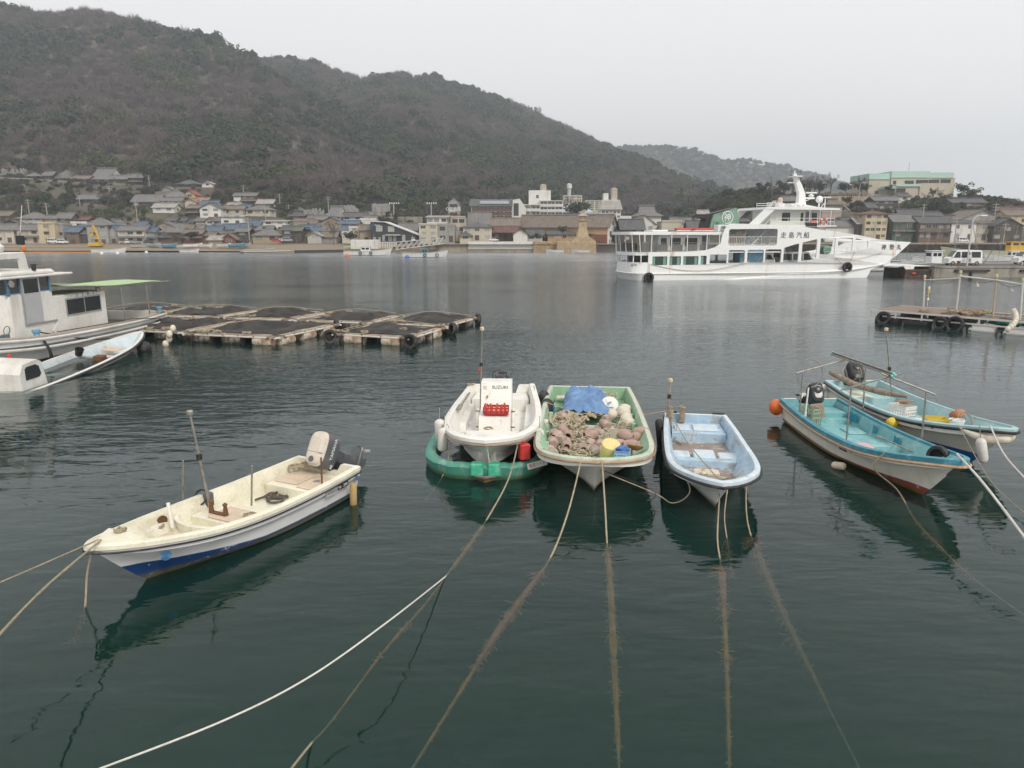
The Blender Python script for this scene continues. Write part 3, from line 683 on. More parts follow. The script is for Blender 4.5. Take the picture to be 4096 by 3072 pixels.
# red basket with orange bottles on the console step
def basket(name, label, loc, rz, w, d, h, m, cat='basket', nx=6, ny=4, par=None):
    r = thing(name, label, cat, loc, rz) if par is None else link(name, None, par, loc, (0, 0, rz))
    b = MB(); b.box(-w / 2, w / 2, -d / 2, d / 2, 0, .015); b.build('base', m, r)
    b = MB()
    for z in (.0, h * .42, h * .7, h - .035):
        for (x0, x1, y0, y1) in ((-w / 2, w / 2, -d / 2, -d / 2 + .012), (-w / 2, w / 2, d / 2 - .012, d / 2), (-w / 2, -w / 2 + .012, -d / 2, d / 2), (w / 2 - .012, w / 2, -d / 2, d / 2)): b.box(x0, x1, y0, y1, z, z + .035)
    b.build('rim_bands', m, r)
    for i in range(nx + 1):
        x = -w / 2 + w * i / nx
        for y in (-d / 2, d / 2 - .012): MB().box(x - .012, x + .012, y + .001, y + .011, 0, h).build('slat', m, r)
    for i in range(ny + 1):
        y = -d / 2 + d * i / ny
        for x in (-w / 2, w / 2 - .012): MB().box(x + .001, x + .011, y - .012, y + .012, 0, h).build('slat', m, r)
    return r
basket('red_basket', 'red plastic basket holding orange tubes, in the white console boat', Bt.w(3.3, -.03, .78), Bt.h + R(90), .66, .32, .2, REDP)
for i in range(5):
    tag(MB().lathe([(.001, 0), (.035, 0), (.035, .2), (.025, .23), (.025, .26), (.001, .26)], 10).build('orange_tube', mat('orange_tube', (.5, .1, .04), .5, .2), None, Bt.w(3.3 + rnd.uniform(-.07, .07), -.28 + i * .125, .8), (rnd.uniform(-.2, .2), rnd.uniform(-.2, .2), 0), sm=40),
        'orange plastic tube standing in the red basket', 'tube', 'orange tubes in the red basket')
# fenders
WF = mat('white_fender', (.68, .66, .62), .5, .1, 6, (.42, .38, .3), .5, 4)
def fender(label, loc, l=.5, r=.1, rot=(0, 0, 0), m=WF, top=.3, nm='white_fender', grp=None):
    f = tag(MB().lathe([(.001, -l / 2), (r * .35, -l / 2 + .01), (r * .8, -l * .42), (r, -l * .34), (r, l * .34), (r * .8, l * .42), (r * .35, l / 2 - .01), (.001, l / 2)], 14).build(nm, m, None, loc, rot, sm=50), label, 'fender', grp)
    if top: MB().tube([(0, 0, l / 2 - .02), (.01, 0, l / 2 + top)], .01, 5).build('lanyard', ROPE, f)
    return f
fender('white fender hanging near the bow of the console boat over the green rim', Bt.w(5.3, 1.12, .62), .62, .13, (0, R(4), 0))
fender('white fender tucked behind another beside the console boat', Bt.w(4.6, 1.3, .66), .6, .13, (R(8), 0, 0))
fender('white fender squeezed between the console boat bow and the pot boat', Bt.w(5.1, -1.2, .6), .55, .12, (R(-5), 0, 0))
fender('grey white fender lower between console boat and pot boat', Bt.w(3.9, -1.36, .55), .5, .1, (R(-3), 0, 0))
tag(MB().sph(tuple(Bt.w(2.0, -1.4, .62)), .22, 14, 10, sz=1.3).build('black_buoy', BLACKR, sm=80), 'black round buoy hung beside the console boat quarter', 'buoy')
tag(MB().sph(tuple(Bt.w(1.2, -1.3, .75)), .18, 14, 10, sz=1.2).build('dark_buoy', BLACKR, sm=80), 'smaller dark buoy behind the black one at the console boat stern', 'buoy')
# green floating cover
GV = thing('floating_boat_cover', 'low green rimmed cover floating round the white console boat', 'boat cover', (-.31, 21.9, 0), Bt.h); GV.scale = (1, -1, 1)
b = MB(); cov = catmull([(0, 1.25, .12), (1.5, 1.42, .14), (3.2, 1.5, .16), (4.6, 1.5, .2), (5.7, 1.34, .24), (6.3, .85, .26), (6.45, .3, .28), (6.47, 0, .28), (6.45, -.3, .28), (6.3, -.85, .26), (5.7, -1.2, .22), (4.6, -1.36, .18), (3.2, -1.4, .16), (1.5, -1.35, .14), (0, -1.2, .12)], 64)
rows = []
for i, q in enumerate(cov):
    t_ = (V(cov[min(63, i + 1)]) - V(cov[max(0, i - 1)])).normalized(); n_ = V((-t_.y, t_.x, 0)); n_ = n_ if n_.dot(V((q[0] - 3.4, q[1], 0))) > 0 else -n_; wv = .012 * math.sin(i * 2.1)
    rows.append([(V(q) + n_ * a_ + V((0, 0, z_ + wv))) for a_, z_ in ((-.13, -.2), (-.12, .07), (-.02, .11), (.1, .09), (.15, .03), (.11, -.16), (.02, -.5))])
b.loft(rows); b.build('rim_collar', hull_mat('green_sheet', (.07, .27, .2), (.02, .1, .07), .0, scum=.08, stain=(.05, .07, .02), dirty=(.5, .52, .44), damt=.75), GV, sm=50)
for y0, y1 in ((-.34, -.05), (.05, .34)):
    MB().bevbox(6.42, 6.66, y0, y1, .12, .42, .03).build('patch', mat('green_patch', (.05, .42, .26), .5, .2, 6, (.4, .5, .42), .5, 6), GV)
pl = MB().box(6.3, 6.305, -1.06, -.6, 0, .14, Matrix.Translation((.0, 0, 0))).build('sign', WHITE, GV)
pl.location = (2.03, -1.75, .235); pl.rotation_euler = (0, 0, R(-24)) 
bpy.data.objects.remove(pl)
pl = MB().box(-.3, .3, -.004, .004, -.07, .07).build('sign', WHITE, GV, (6.25, -1.17, .3), (R(-18), 0, R(48)))
txt('船底シート', .1, PRINTR, pl, (0, -.007, 0), (R(90), 0, 0), ext=.001, sx=-1)
MB().loft([[(6.25, -.75, .08), (6.25, .75, .08)], [(6.5, -.35, .03), (6.5, .35, .03)], [(6.68, -.02, -.0), (6.68, .02, -.0)]]).add([(6.25, -.78, .1), (6.72, 0, .13), (6.25, .78, .1), (6.35, 0, -.55)], [(0, 3, 1), (1, 3, 2)]).build('wooden_prow', mat('wet_wood', (.2, .14, .06), .7, .35, 8, (.06, .05, .02), .7, 5), GV)
MB().tube([(6.28, -.8, .1), (6.74, 0, .13), (6.28, .8, .1)], .035, 6).build('prow_rail', mat('prow_rail', (.18, .17, .16), .7), GV)
can = tag(MB().bevbox(-.13, .13, -.1, .1, 0, .38, .03).lathe([(.03, .38), (.03, .44), (.001, .45)], 10).build('red_canister', REDP, None, Bt.w(6.0, -.86, .38), (0, 0, R(20))), 'red plastic canister on the green rim under the console boat bow', 'canister')
# ---- wide white and green boat full of octopus pots
Ct = Boat('pot_boat', 'wide white boat with pale green inside, loaded with clay octopus pots', 'boat', (2.41, 21.6), (1.72, 13.9), flip=True)
HC = hull_mat('pot_boat_white', (.78, .77, .71), (.6, .58, .5), -.2, scum=.1, stain=(.16, .1, .03), dirty=(.4, .34, .24), damt=.5)
PGREEN = mat('pale_green_paint', (.3, .5, .33), .6, .14, 3, (.5, .53, .42), .6, 3); PGC = mat('worn_green_rail', (.5, .57, .46), .65, .14, 3, (.42, .34, .24), .7, 5)
gC = [(0, 1.22, .82), (1.8, 1.3, .8), (3.6, 1.33, .8), (5.2, 1.33, .82), (6.5, 1.28, .87), (7.2, 1.08, .92), (7.6, .62, .95), (7.72, 0, .95)]
cC = [(0, 1.1, .05), (1.8, 1.15, .03), (3.6, 1.12, .05), (5.0, .95, .1), (5.9, .68, .18), (6.5, .38, .28), (6.95, .14, .38), (7.25, 0, .5)]
kC = [(0, -.12), (1.8, -.18), (3.6, -.2), (5.0, -.2), (5.9, -.2), (6.4, -.18), (6.85, -.05), (7.28, .48)]
GC, IC, fC = hull(Ct, gC, cC, kC, HC, PGC, PGREEN, mat('green_sole', (.22, .38, .25), .7, .2, 3, (.4, .38, .28), .6, 3), .24, .1, .2, rub=(.05, .026), rubm=mat('brown_strip', (.36, .22, .14), .7, .2, 8, (.5, .4, .3), .5, 6), lip=.03)
o = Ct.o
cross(o, 'stern_deck', PGREEN, IC, .1, 1.2, .24, .45); cross(o, 'thwart', mat('cream_thwart', (.62, .58, .46), .7, .15, 3, (.3, .28, .2), .5, 3), IC, 3.35, 3.65, .24, .5, .3)
slab(o, 'blue_pad', BLUEP, 1.9, 2.15, 1.02, 1.1, .45, .7)
for i in range(4):
    for s in (1, -1): slab(o, 'frame_rib', PGREEN, 2.6 + i * .95, 2.72 + i * .95, s * 1.1 - .06, s * 1.1 + .06, .24, .66)
slab(o, 'float_board', FOAM, .35, .7, .55, 1.0, .55, .62)
# octopus pots: potbellied clay jars lying on their sides
CLAY = [mat('clay_pot_%d' % i, c, .9, .25, 9, (.45, .42, .38), .65, 7, bump=.4) for i, c in enumerate(((.4, .28, .23), (.47, .34, .29), (.35, .28, .23)))]
pm = [MB().lathe([(.001, 0), (.09, .0), (.125, .06), (.14, .16), (.125, .27), (.085, .33), (.08, .36), (.092, .38), (.075, .38), (.066, .35), (.07, .3), (.1, .2), (.08, .06), (.001, .05)], 18).mesh('octopus_pot', c, 40) for c in CLAY]
pots = []
for i in range(6):
    pots.append((4.55 + i * .33, .93 - .1 * (i == 5), .38, R(90), R(rnd.uniform(-15, 15) + (180 if i % 2 else 0)) if i < 4 else R(-70)))
for i in range(5): pots.append((4.6 + i * .3, .62, .38 + (.0 if i < 4 else 0), R(90), R(rnd.uniform(-20, 20))))
for x, y, z, a in ((4.3, -.3, .38, -110), (4.55, -.1, .36, -60), (4.95, .0, .38, -20), (5.15, -.25, .4, 40), (5.6, -.15, .38, 170), (5.95, -.2, .38, 160), (6.25, -.05, .38, 185), (5.0, -.85, .38, 120), (5.3, -.75, .38, 90), (5.5, -.95, .38, 60), (5.75, -.7, .38, 100), (5.95, -.9, .38, 90), (4.6, -.9, .42, 100), (3.95, -.4, .42, 200), (3.2, .45, .45, 30), (3.0, -.35, .45, 150), (4.2, .8, .45, 20), (4.9, .78, .55, -30), (5.3, .8, .52, 160), (5.0, -.6, .55, 70), (5.45, -.5, .5, 130), (4.4, -.75, .5, 40), (3.8, .7, .55, 200), (4.1, .15, .42, 90), (5.75, .3, .42, 10), (4.75, -1.0, .5, 90)):
    pots.append((x, y, z, R(90), R(a)))
for i, (x, y, z, rx, ra) in enumerate(pots):
    z += .12 + (.1 if i % 3 == 0 else 0); x -= .25 * (x > 5.6)
    q = link('octopus_pot', pm[i % 3], None, Ct.w(x, y, z), (rx + rnd.uniform(-.2, .2), rnd.uniform(-.15, .15), Ct.h + ra + R(90)), (rnd.uniform(.92, 1.08),) * 3)
    tag(q, 'weathered clay octopus pot lying in the wide green and white boat', 'pot', 'octopus pots in the boat')
b = MB()
for k in range(46): coil(b, tuple(Ct.w(rnd.uniform(3.4, 6.2), rnd.gauss(.25, .28), .4 + rnd.uniform(0, .14))), rnd.uniform(.13, .28), 2.5, .014, flat=.1)
for k in range(12): coil(b, tuple(Ct.w(rnd.uniform(3.3, 4.0), rnd.uniform(.3, .9), .5 + rnd.uniform(0, .2))), rnd.uniform(.2, .32), 2.5, .015, flat=.2)
for k in range(16): coil(b, tuple(Ct.w(rnd.uniform(3.2, 4.9), rnd.uniform(-1.0, -.2), .42 + rnd.uniform(0, .12))), rnd.uniform(.15, .25), 2.5, .011, flat=.12)
for k in range(10): coil(b, tuple(Ct.w(rnd.uniform(.7, 1.6), rnd.uniform(-.8, .3), .6 + rnd.uniform(0, .2))), rnd.uniform(.15, .25), 2.5, .012, flat=.15)
rp = stuff(b.build('rope_heap', mat('pot_rope', (.52, .46, .34), .95, .3, 20, (.28, .24, .17), .5, 9))); rp['label'] = 'tangled buff rope heaped among the pots'; rp['category'] = 'rope'
# blue tarpaulin heaped over gear
b = MB(); nx_, ny_ = 26, 22
for i in range(nx_):
    for j in range(ny_):
        u, v = i / (nx_ - 1), j / (ny_ - 1); x, y = .75 + u * 1.75, .78 - v * 1.3
        edge = min(u, 1 - u, v, 1 - v) * 6; hgt = .34 + .55 * min(1, edge) * (.75 + .5 * math.sin(2.2 * v + .6) * math.cos(1.8 * u)) * (1 - .35 * u)
        b.v.append(tuple(Ct.w(x + .05 * mnoise.noise((u * 5, v * 5, 1)), y + .1 * mnoise.noise((u * 4, v * 4, 2)), .32 + hgt * .75 + .2 * abs(mnoise.noise((u * 5 + v * 2, v * 6 - u, 4))) + .07 * mnoise.fractal((u * 9, v * 9, 4), 1, 2, 3))))
for i in range(nx_ - 1):
    for j in range(ny_ - 1): b.f.append((i * ny_ + j, (i + 1) * ny_ + j, (i + 1) * ny_ + j + 1, i * ny_ + j + 1))
tag(b.build('blue_tarpaulin', mat('blue_tarp', (.13, .25, .46), .6, .2, 3, (.28, .4, .56), .55, 3), sm=70), 'crumpled blue tarpaulin over gear in the stern of the pot boat', 'tarpaulin')
# white tub with JF lid, foam floats, cork pieces
tub = thing('white_tub', 'white tub with JF print on its round lid, by the blue tarpaulin', 'tub', Ct.w(1.35, -.55, .5), Ct.h)
MB().lathe([(.2, 0), (.23, .3), (.24, .32), (.001, .32)], 20, Matrix.Rotation(R(62), 4, 'Y')).build('body', WHITE, tub, sm=40)
ld = MB().lathe([(.25, .3), (.255, .335), (.001, .345)], 24, Matrix.Rotation(R(62), 4, 'Y')).build('lid', WHITE, tub, sm=40)
q_ = Matrix.Rotation(R(62), 4, 'Y') @ V((0, 0, .36)); txt('JF', .17, PRINTB, ld, q_ + V((.02, 0, .05)), (R(28), 0, R(90))); txt('GYOREN', .06, PRINTK, ld, q_ + V((.05, 0, -.07)), (R(28), 0, R(90)))
for i, (x, y, z, r_) in enumerate(((2.35, -.9, .62, .22), (2.9, -.95, .58, .2), (2.45, -.6, .58, .17), (3.2, -1.0, .55, .18), (1.9, -1.0, .6, .18), (2.2, -.35, .55, .16))):
    tag(MB().sph((0, 0, 0), r_, 10, 7, 1.15, .9, .85).build('foam_float', FOAM, None, Ct.w(x, y, z), (rnd.uniform(-.4, .4), rnd.uniform(-.4, .4), rnd.uniform(0, 3)), sm=70), 'scuffed cream foam float piled beside the blue tarpaulin', 'float', 'foam floats in the pot boat')
for k in range(14):
    tag(MB().bevbox(-.11, .11, -.05, .05, -.03, .03, .02).build('cork_piece', mat('cork_buff', (.42, .33, .22), .9, .3, 9), None, Ct.w(2.4 + rnd.uniform(0, .75), rnd.uniform(-.3, .7), .55 + rnd.uniform(-.03, .12)), (rnd.uniform(-.5, .5), rnd.uniform(-.5, .5), rnd.uniform(0, 3))), 'small buff float block strewn behind the thwart of the pot boat', 'float', 'buff float blocks in the pot boat')
tag(MB().lathe([(.001, -.2), (.2, -.2), (.21, -.18), (.21, .18), (.2, .2), (.001, .2)], 24).build('yellow_foam_roll', mat('yellow_foam', (.72, .6, .26), .8, .06, 3, (.6, .46, .2), .3, 3), None, Ct.w(6.35, -.35, .74), (0, R(24), Ct.h + R(15)), sm=40), 'pale yellow foam drum in the bow of the pot boat', 'foam drum')
basket('blue_white_basket', 'small pale blue basket at the bow of the pot boat', Ct.w(6.75, -.6, .74), Ct.h + R(80), .32, .26, .15, mat('pale_blue_plastic', (.3, .48, .66), .5, .1), nx=5, ny=4)
tag(MB().bevbox(-.1, .1, -.09, .09, 0, .18, .02).build('blue_box', BLUEP, None, Ct.w(6.7, -.62, .78), (R(15), R(-12), Ct.h + R(40))), 'bright blue plastic box tipped in the pale blue basket', 'box')
tag(MB().lathe([(.06, 0), (.15, .05), (.19, .11), (.18, .11), (.14, .06), (.001, .02)], 20).build('brown_bowl', mat('brown_bowl', (.3, .15, .05), .6, .3, 6), None, Ct.w(6.35, -.9, .76), (R(-14), R(8), 0), sm=40), 'rusty brown bowl at the bow corner of the pot boat', 'bowl')

# ---- small pale blue boat
Dt = Boat('pale_blue_boat', 'small weathered boat with flaking pale blue inside and white hull', 'boat', (5.05, 18.95), (4.0, 12.75), flip=True)
HD = hull_mat('blue_boat_white', (.78, .79, .77), (.6, .6, .54), -.2, scum=.12, stain=(.12, .09, .02), dirty=(.5, .5, .42), damt=.3)
PBLUE = mat('flaking_pale_blue', (.56, .66, .73), .65, .12, 4, (.72, .72, .7), .75, 4, bump=.2); PBD = mat('worn_blue', (.42, .57, .7), .7, .2, 4, (.36, .3, .26), .7, 3, dlo=.54, dhi=.6)
SOLE = mat('worn_brown_sole', (.3, .24, .21), .85, .25, 3, (.52, .54, .54), .85, 2.6, dlo=.5, dhi=.6)
gD = [(0, .8, .62), (1.3, .88, .62), (2.8, .93, .64), (4.2, .94, .7), (5.1, .84, .76), (5.75, .56, .82), (6.1, .28, .85), (6.24, 0, .85)]
cD = [(0, .68, .04), (1.3, .72, .03), (2.8, .7, .04), (3.9, .54, .1), (4.7, .32, .2), (5.2, .16, .3), (5.5, .06, .4), (5.8, 0, .52)]
kD = [(0, -.18), (1.3, -.22), (2.8, -.24), (3.9, -.24), (4.7, -.2), (5.1, -.1), (5.35, .06), (5.82, .5)]
GD, ID, fD = hull(Dt, gD, cD, kD, HD, PBLUE, PBD, SOLE, .2, .1, .25, rub=(.08, .032), lip=.1)
o = Dt.o
cross(o, 'stern_locker', PBD, ID, .1, 1.25, .2, .42); slab(o, 'hatch', PBLUE, .4, 1.0, -.52, .12, .42, .46); slab(o, 'hatch', PBLUE, .45, 1.0, .2, .6, .42, .455)
cross(o, 'thwart', PBD, ID, 3.1, 3.35, .2, .36); slab(o, 'hatch', PBLUE, 2.45, 3.1, -.24, .26, .21, .37, .02); slab(o, 'hatch', PBLUE, 2.55, 3.1, -.75, -.32, .21, .35, .02); slab(o, 'hatch', PBLUE, 2.55, 3.1, .34, .74, .21, .35, .02)
slab(o, 'hatch', mat('chipped_cream', (.66, .6, .46), .7, .1, 4, (.3, .2, .12), .8, 5, dlo=.56, dhi=.6), 3.75, 4.05, -.22, .34, .21, .31, .02)
for x0, x1, w_ in ((4.12, 4.5, .42), (4.53, 4.9, .3)): slab(o, 'sole_board', SOLE, x0, x1, -w_, w_, .24, .28)
mast(Dt, (.45, .78, .3), Dt.I @ D(2682, 1525, 18.7), .032, mat('lamp_cream', (.6, .5, .3), .4), .68, mat('post_wood', (.3, .25, .22), .8, .25, 8))
MB().tube([(.5, .72, .15), (.5, .72, .95)], .07, 10).build('post', WOOD, o); MB().box(.15, .28, .3, .45, .45, .85).build('cleat_block', WOOD, o)
b = MB()
for z in range(7): b.torus((.5, .72, .66 + z * .03), .085, .014, None, 12, 5)
coil(b, (.2, .38, .85), .1, 5); b.tube(rope_path([(.5, .72, .75), (.9, .55, .5), (1.3, .6, .26), (1.6, .45, .24), (1.45, .62, .3)], 24), .014, 5)
b.tube(rope_path([(.55, .7, .8), (2.4, .4, .55), (5.4, -.1, .6), (5.7, -.35, .86)], 30), .014, 5); b.tube(rope_path([(5.35, -.02, .6), (5.65, -.3, .8), (5.6, -.48, .86)], 12), .018, 5)
stuff(b.build('rope_lashings', ROPE, o))
MB().tube([(-.02, -.78, .66), (-.02, -.45, .66)], .03, 6).build('rubber_strip', BLACKR, o); MB().tube([(-.02, .78, .66), (-.02, .5, .66)], .03, 6).build('rubber_strip', BLACKR, o)
tag(MB().lathe([(.05, -.42), (.1, -.36), (.1, .36), (.05, .42)], 12).build('tyre_fender', BLACKR, None, Dt.w(1.25, .99, .36), (R(4), R(-8), 0), sm=40), 'long black rubber fender hung beside the pale blue boat', 'fender')
plate_text(Dt, 4.58, .965, .6, R(180) - .19, .34, .12, PRINTK, '271-474', size=.1)
disc(Dt, 4.95, .895, .6, R(180) - .3, .05, PRINTB)
# ---- turquoise boat
Et = Boat('turquoise_boat', 'cream hulled boat with turquoise inside and pole frame', 'boat', (8.82, 20.5), (8.8, 13.3))
HE = hull_mat('turquoise_boat_cream', (.8, .78, .68), (.3, .06, .07), .1, .12, 3.4, scum=.1, stain=(.13, .1, .02), samt=.9, dirty=(.45, .36, .2), damt=.4, chip=(.7, .67, .54))
TEAL = mat('turquoise_paint', (.2, .45, .48), .55, .14, 3, (.42, .55, .52), .6, 3); TEALD = mat('teal_rail', (.05, .25, .33), .5, .2, 4, (.22, .46, .5), .6, 4); TEALB = mat('fresh_teal_patch', (.015, .24, .34), .5, .15)
gE = [(0, .86, .7), (1.6, .94, .62), (3.2, .97, .62), (4.8, .93, .72), (5.9, .74, .88), (6.7, .44, 1.04), (7.1, .2, 1.12), (7.22, 0, 1.14)]
cE = [(0, .74, .04), (1.6, .8, .02), (3.2, .78, .03), (4.5, .6, .1), (5.4, .36, .22), (6.0, .18, .36), (6.4, .07, .5), (6.8, 0, .72)]
kE = [(0, -.18), (1.6, -.22), (3.2, -.24), (4.5, -.24), (5.4, -.22), (5.9, -.1), (6.25, .15), (6.82, .7)]
GE, IE, fE = hull(Et, gE, cE, kE, HE, TEALD, TEAL, TEAL, .22, .1, .25, rub=(.12, .03), rubm=mat('tan_strake', (.52, .34, .22), .7, .2, 8, (.6, .5, .4), .5, 6), lip=.08, notch=(.3, .55), floortab=[(0, .22), (4.8, .24), (6.0, .4), (7.2, .6)])
o = Et.o
cross(o, 'stern_seat', TEAL, IE, .12, .85, .2, .48); cross(o, 'step', TEAL, IE, .85, 1.1, .2, .36); cross(o, 'thwart', TEAL, IE, 3.5, 3.85, .2, .4)
slab(o, 'hatch', TEAL, 2.4, 3.1, -.5, .1, .22, .29, .02); slab(o, 'hatch', TEAL, 1.6, 2.2, .2, .7, .22, .27, .02)
for x0, x1, z0, z1 in ((.9, 1.5, .3, .6), (2.3, 2.5, .3, .56), (3.4, 3.7, .35, .58)):
    yy = interp([(p[0], p[1]) for p in IE], (x0 + x1) / 2); MB().prism([(x0, z0), (x1, z0 + .06), (x1 - .04, z1), (lerp(x0, x1, .5), z1 - .05), (x0 + .03, z1)], -.004, .004, Matrix.Translation((0, yy - .045, 0)) @ Matrix.Rotation(R(90), 4, 'X')).build('fresh_paint_patch', TEALB, o)
outboard(Et, -.02, .56, 62, BLKP, None, None, None, .95, .1)
# pole frame over the turquoise boat
hp = 1.95
feet = {}
def fpole(px, py, z, toppx, toppy):
    q = Et.at(px, py, z); Yw = (Et.M @ q).y; tp = Et.I @ D(toppx, toppy, Yw); MB().tube([q, tp], .022, 8).build('upright_pole', STEEL, o, sm=60); return tp
t1 = fpole(3198, 1652, .62, 3212, 1488); t2 = fpole(3385, 1765, .5, 3405, 1552); t3 = fpole(3452, 1640, .62, 3463, 1472); t4 = fpole(3687, 1752, .75, 3705, 1568)
def beam(p, q, r=.02, nm='cross_pole', ext=.35, m=None):
    p, q = V(p), V(q); d = (q - p).normalized(); return MB().tube([p - d * ext, q + d * ext], r, 8).build(nm, m or STEEL, o, sm=60)
mid = (t1 + t3) / 2; tA, tB = t1 + V((0, 0, .04)), t3 + V((0, 0, .04))
beam(t1 + V((0, 0, .02)), t1.lerp(t3, .6) + V((0, 0, .25)), ext=.2); beam(t2 + V((0, 0, .02)), t4.lerp(t2, .5) + V((0, 0, .32)), ext=.25); beam(t4 + V((0, 0, .02)), t4.lerp(t2, .5) + V((0, 0, .32)), ext=.2)
ra, rb_ = t1.lerp(t3, .62) + V((-.75, 0, .3)), t4.lerp(t2, .5) + V((.1, 0, .36))
for dy, dz in ((0, 0), (.07, .02), (.03, .06)):
    s_ = MB().tube([ra + V((0, dy, dz)), rb_ + V((0, dy, dz))], .021, 8).build('ridge_pole', STEEL, o, sm=60)
    for e_ in (ra, rb_): MB().sph(tuple(e_ + V((0, dy, dz))), .035, 8, 6).build('pole_cap', mat('aqua_cap', (.2, .62, .55), .5), s_)
b = MB()
for q in (ra.lerp(rb_, .25), ra.lerp(rb_, .5), ra.lerp(rb_, .97)):
    b.torus(tuple(q + V((0, .03, .02))), .07, .01, None, 10, 5)
    for k in range(3): b.tube(rope_path([tuple(q), tuple(q + V((rnd.uniform(-.1, .1), rnd.uniform(-.1, .1), -.25))), tuple(q + V((rnd.uniform(-.1, .1), rnd.uniform(-.1, .1), -.4 - rnd.uniform(0, .2))))], 8), .006, 4)
stuff(b.build('lashings', ROPE, o))
# landing net
nn = thing('landing_net', 'landing net with bent hoop on a white pole in the turquoise boat', 'landing net', Et.w(1.25, -.62, .3), Et.h)
MB().tube([(0, 0, 0), (-.05, .05, 1.0)], .022, 8).build('handle', WHITE, nn); MB().tube([(0, 0, 0), (-.02, .02, .32)], .035, 8).build('grip', WHITE, nn)
b = MB(); b.tube([(-.05 + .05 * math.sin(a), .05 + .33 * math.sin(a), 1.4 - .4 * math.cos(a)) for a in [R(12 + 16 * i) for i in range(22)]], .012, 6); b.build('hoop', STEEL, nn)
basket('grey_green_crate', 'tall grey green fish crate standing by the landing net', Et.w(1.1, -.42, .25), Et.h + R(25), .5, .34, .46, mat('crate_green', (.34, .4, .28), .6, .15, 5), 'crate', 7, 5)
tag(MB().bevbox(-.02, .02, -.24, .24, 0, .5, .01).build('plywood_board', WOOD, None, Et.w(.95, -.1, .27), (0, R(-15), Et.h + R(20))), 'brown board leaning behind the grey green crate', 'board')
tag(MB().bevbox(-.2, .2, -.14, .14, 0, .03, .01).build('white_tray', WHITE, None, Et.w(2.9, -.55, .34), (0, 0, Et.h)), 'white tray lying in the turquoise boat', 'tray')
tag(MB().bevbox(-.2, .2, -.14, .14, 0, .09, .015).build('pink_box', mat('pink_plastic', (.66, .4, .42), .5, .06), None, Et.w(4.05, -.3, .42), (0, 0, Et.h + R(5))), 'flat pink plastic box by the thwart of the turquoise boat', 'box')
tag(MB().tube([Et.w(3.2, .5, .45), Et.w(4.6, .55, .5)], .022, 8).bevbox(-.07, .07, -.06, .06, -.01, .01, .005, Matrix.Translation(Et.w(3.15, .5, .45))).build('boat_hook', STEEL), 'grey boat hook lying along the far side of the turquoise boat', 'boat hook')
def tyre(label, loc, rot, r=.27, w=.085, grp=None, nm='tyre'):
    return tag(MB().lathe([(r - w * 1.1, -w * .8), (r - w * .2, -w), (r, -w * .55), (r + .01, 0), (r, w * .55), (r - w * .2, w), (r - w * 1.1, w * .8), (r - w * .95, 0), (r - w * 1.1, -w * .8)], 28).build(nm, BLACKR, None, loc, rot, sm=35), label, 'tyre', grp)
tyre('small black tyre hung inside the bow of the turquoise boat', Et.w(5.62, .52, .72), (R(80), R(10), R(-65)), .24, .07)
tag(MB().sph(tuple(Et.w(-.1, -.92, .42)), .22, 18, 12, sz=1.1).build('orange_buoy', ORANGEP, sm=80), 'round orange buoy at the stern corner of the turquoise boat', 'buoy')
fender('cream bottle float lying at the waterline under the turquoise boat bow', Et.w(4.35, -1.02, .08), .36, .09, (R(80), 0, R(30)), mat('cream_float', (.62, .55, .42), .6, .15), 0, 'bottle_float')
plate_text(Et, 4.35, -.965, .52, .14, .3, .12, PRINTK, '290-2517', size=.08)
disc(Et, 4.68, -.92, .54, .2, .04, PRINTB)
# ---- further pale boat with blue bottom
Ft = Boat('basket_boat', 'white boat with blue bottom, black rub rail and yellow basket, behind the turquoise one', 'boat', (11.25, 22.95), (11.3, 15.45))
HF = hull_mat('basket_boat_white', (.8, .79, .72), (.012, .1, .3), .2, .1, 4.5, scum=.08, dirty=(.5, .44, .3), damt=.3, chip=(.3, .32, .3))
gF = [(0, .9, .74), (1.6, .98, .66), (3.2, 1.02, .66), (4.8, .98, .74), (6.0, .78, .9), (6.9, .46, 1.06), (7.35, .2, 1.14), (7.5, 0, 1.16)]
cF = [(0, .78, .04), (1.6, .84, .02), (3.2, .82, .03), (4.6, .64, .1), (5.5, .38, .22), (6.2, .18, .36), (6.6, .07, .5), (7.0, 0, .72)]
kF = [(0, -.18), (1.6, -.22), (3.2, -.24), (4.6, -.24), (5.5, -.22), (6.1, -.1), (6.45, .15), (7.02, .7)]
PTEAL = mat('pale_turquoise', (.36, .55, .58), .55, .12, 3, (.55, .6, .56), .5, 3)
GF, IF, fF = hull(Ft, gF, cF, kF, HF, PTEAL, PTEAL, PTEAL, .24, .1, .25, rub=(.07, .034), lip=.06, notch=(.3, .58), floortab=[(0, .24), (4.8, .26), (6.2, .42), (7.5, .62)])
o = Ft.o
cross(o, 'stern_seat', PTEAL, IF, .12, 1.3, .2, .44); slab(o, 'hatch_board', CREAM, .3, 1.2, -.55, .1, .44, .48); cross(o, 'thwart', PTEAL, IF, 3.9, 4.2, .2, .4)
slab(o, 'hatch_board', PLYB, 2.9, 3.6, -.5, -.0, .25, .31); slab(o, 'hatch_board', CREAM, 3.3, 3.95, -.05, .45, .26, .33)
outboard(Ft, -.02, .6, 48, BLKP, None, 'YAMAHA', None, 1.12)
bs = Ft.at(3528, 1560, .7); mast(Ft, (1.1, .75, .35), Ft.I @ D(3545, 1320, 21.8), .024, mat('lamp_cream', (.6, .5, .3), .4), .45)
tag(MB().tube([Ft.w(-.3, -.6, .95), Ft.w(.8, -.35, .78), Ft.w(1.6, .1, .72), Ft.w(2.4, .5, .75)], [.09, .11, .1, .05], 8).build('driftwood_log', WOOD, sm=60), 'grey driftwood log lying across the stern of the basket boat', 'log')
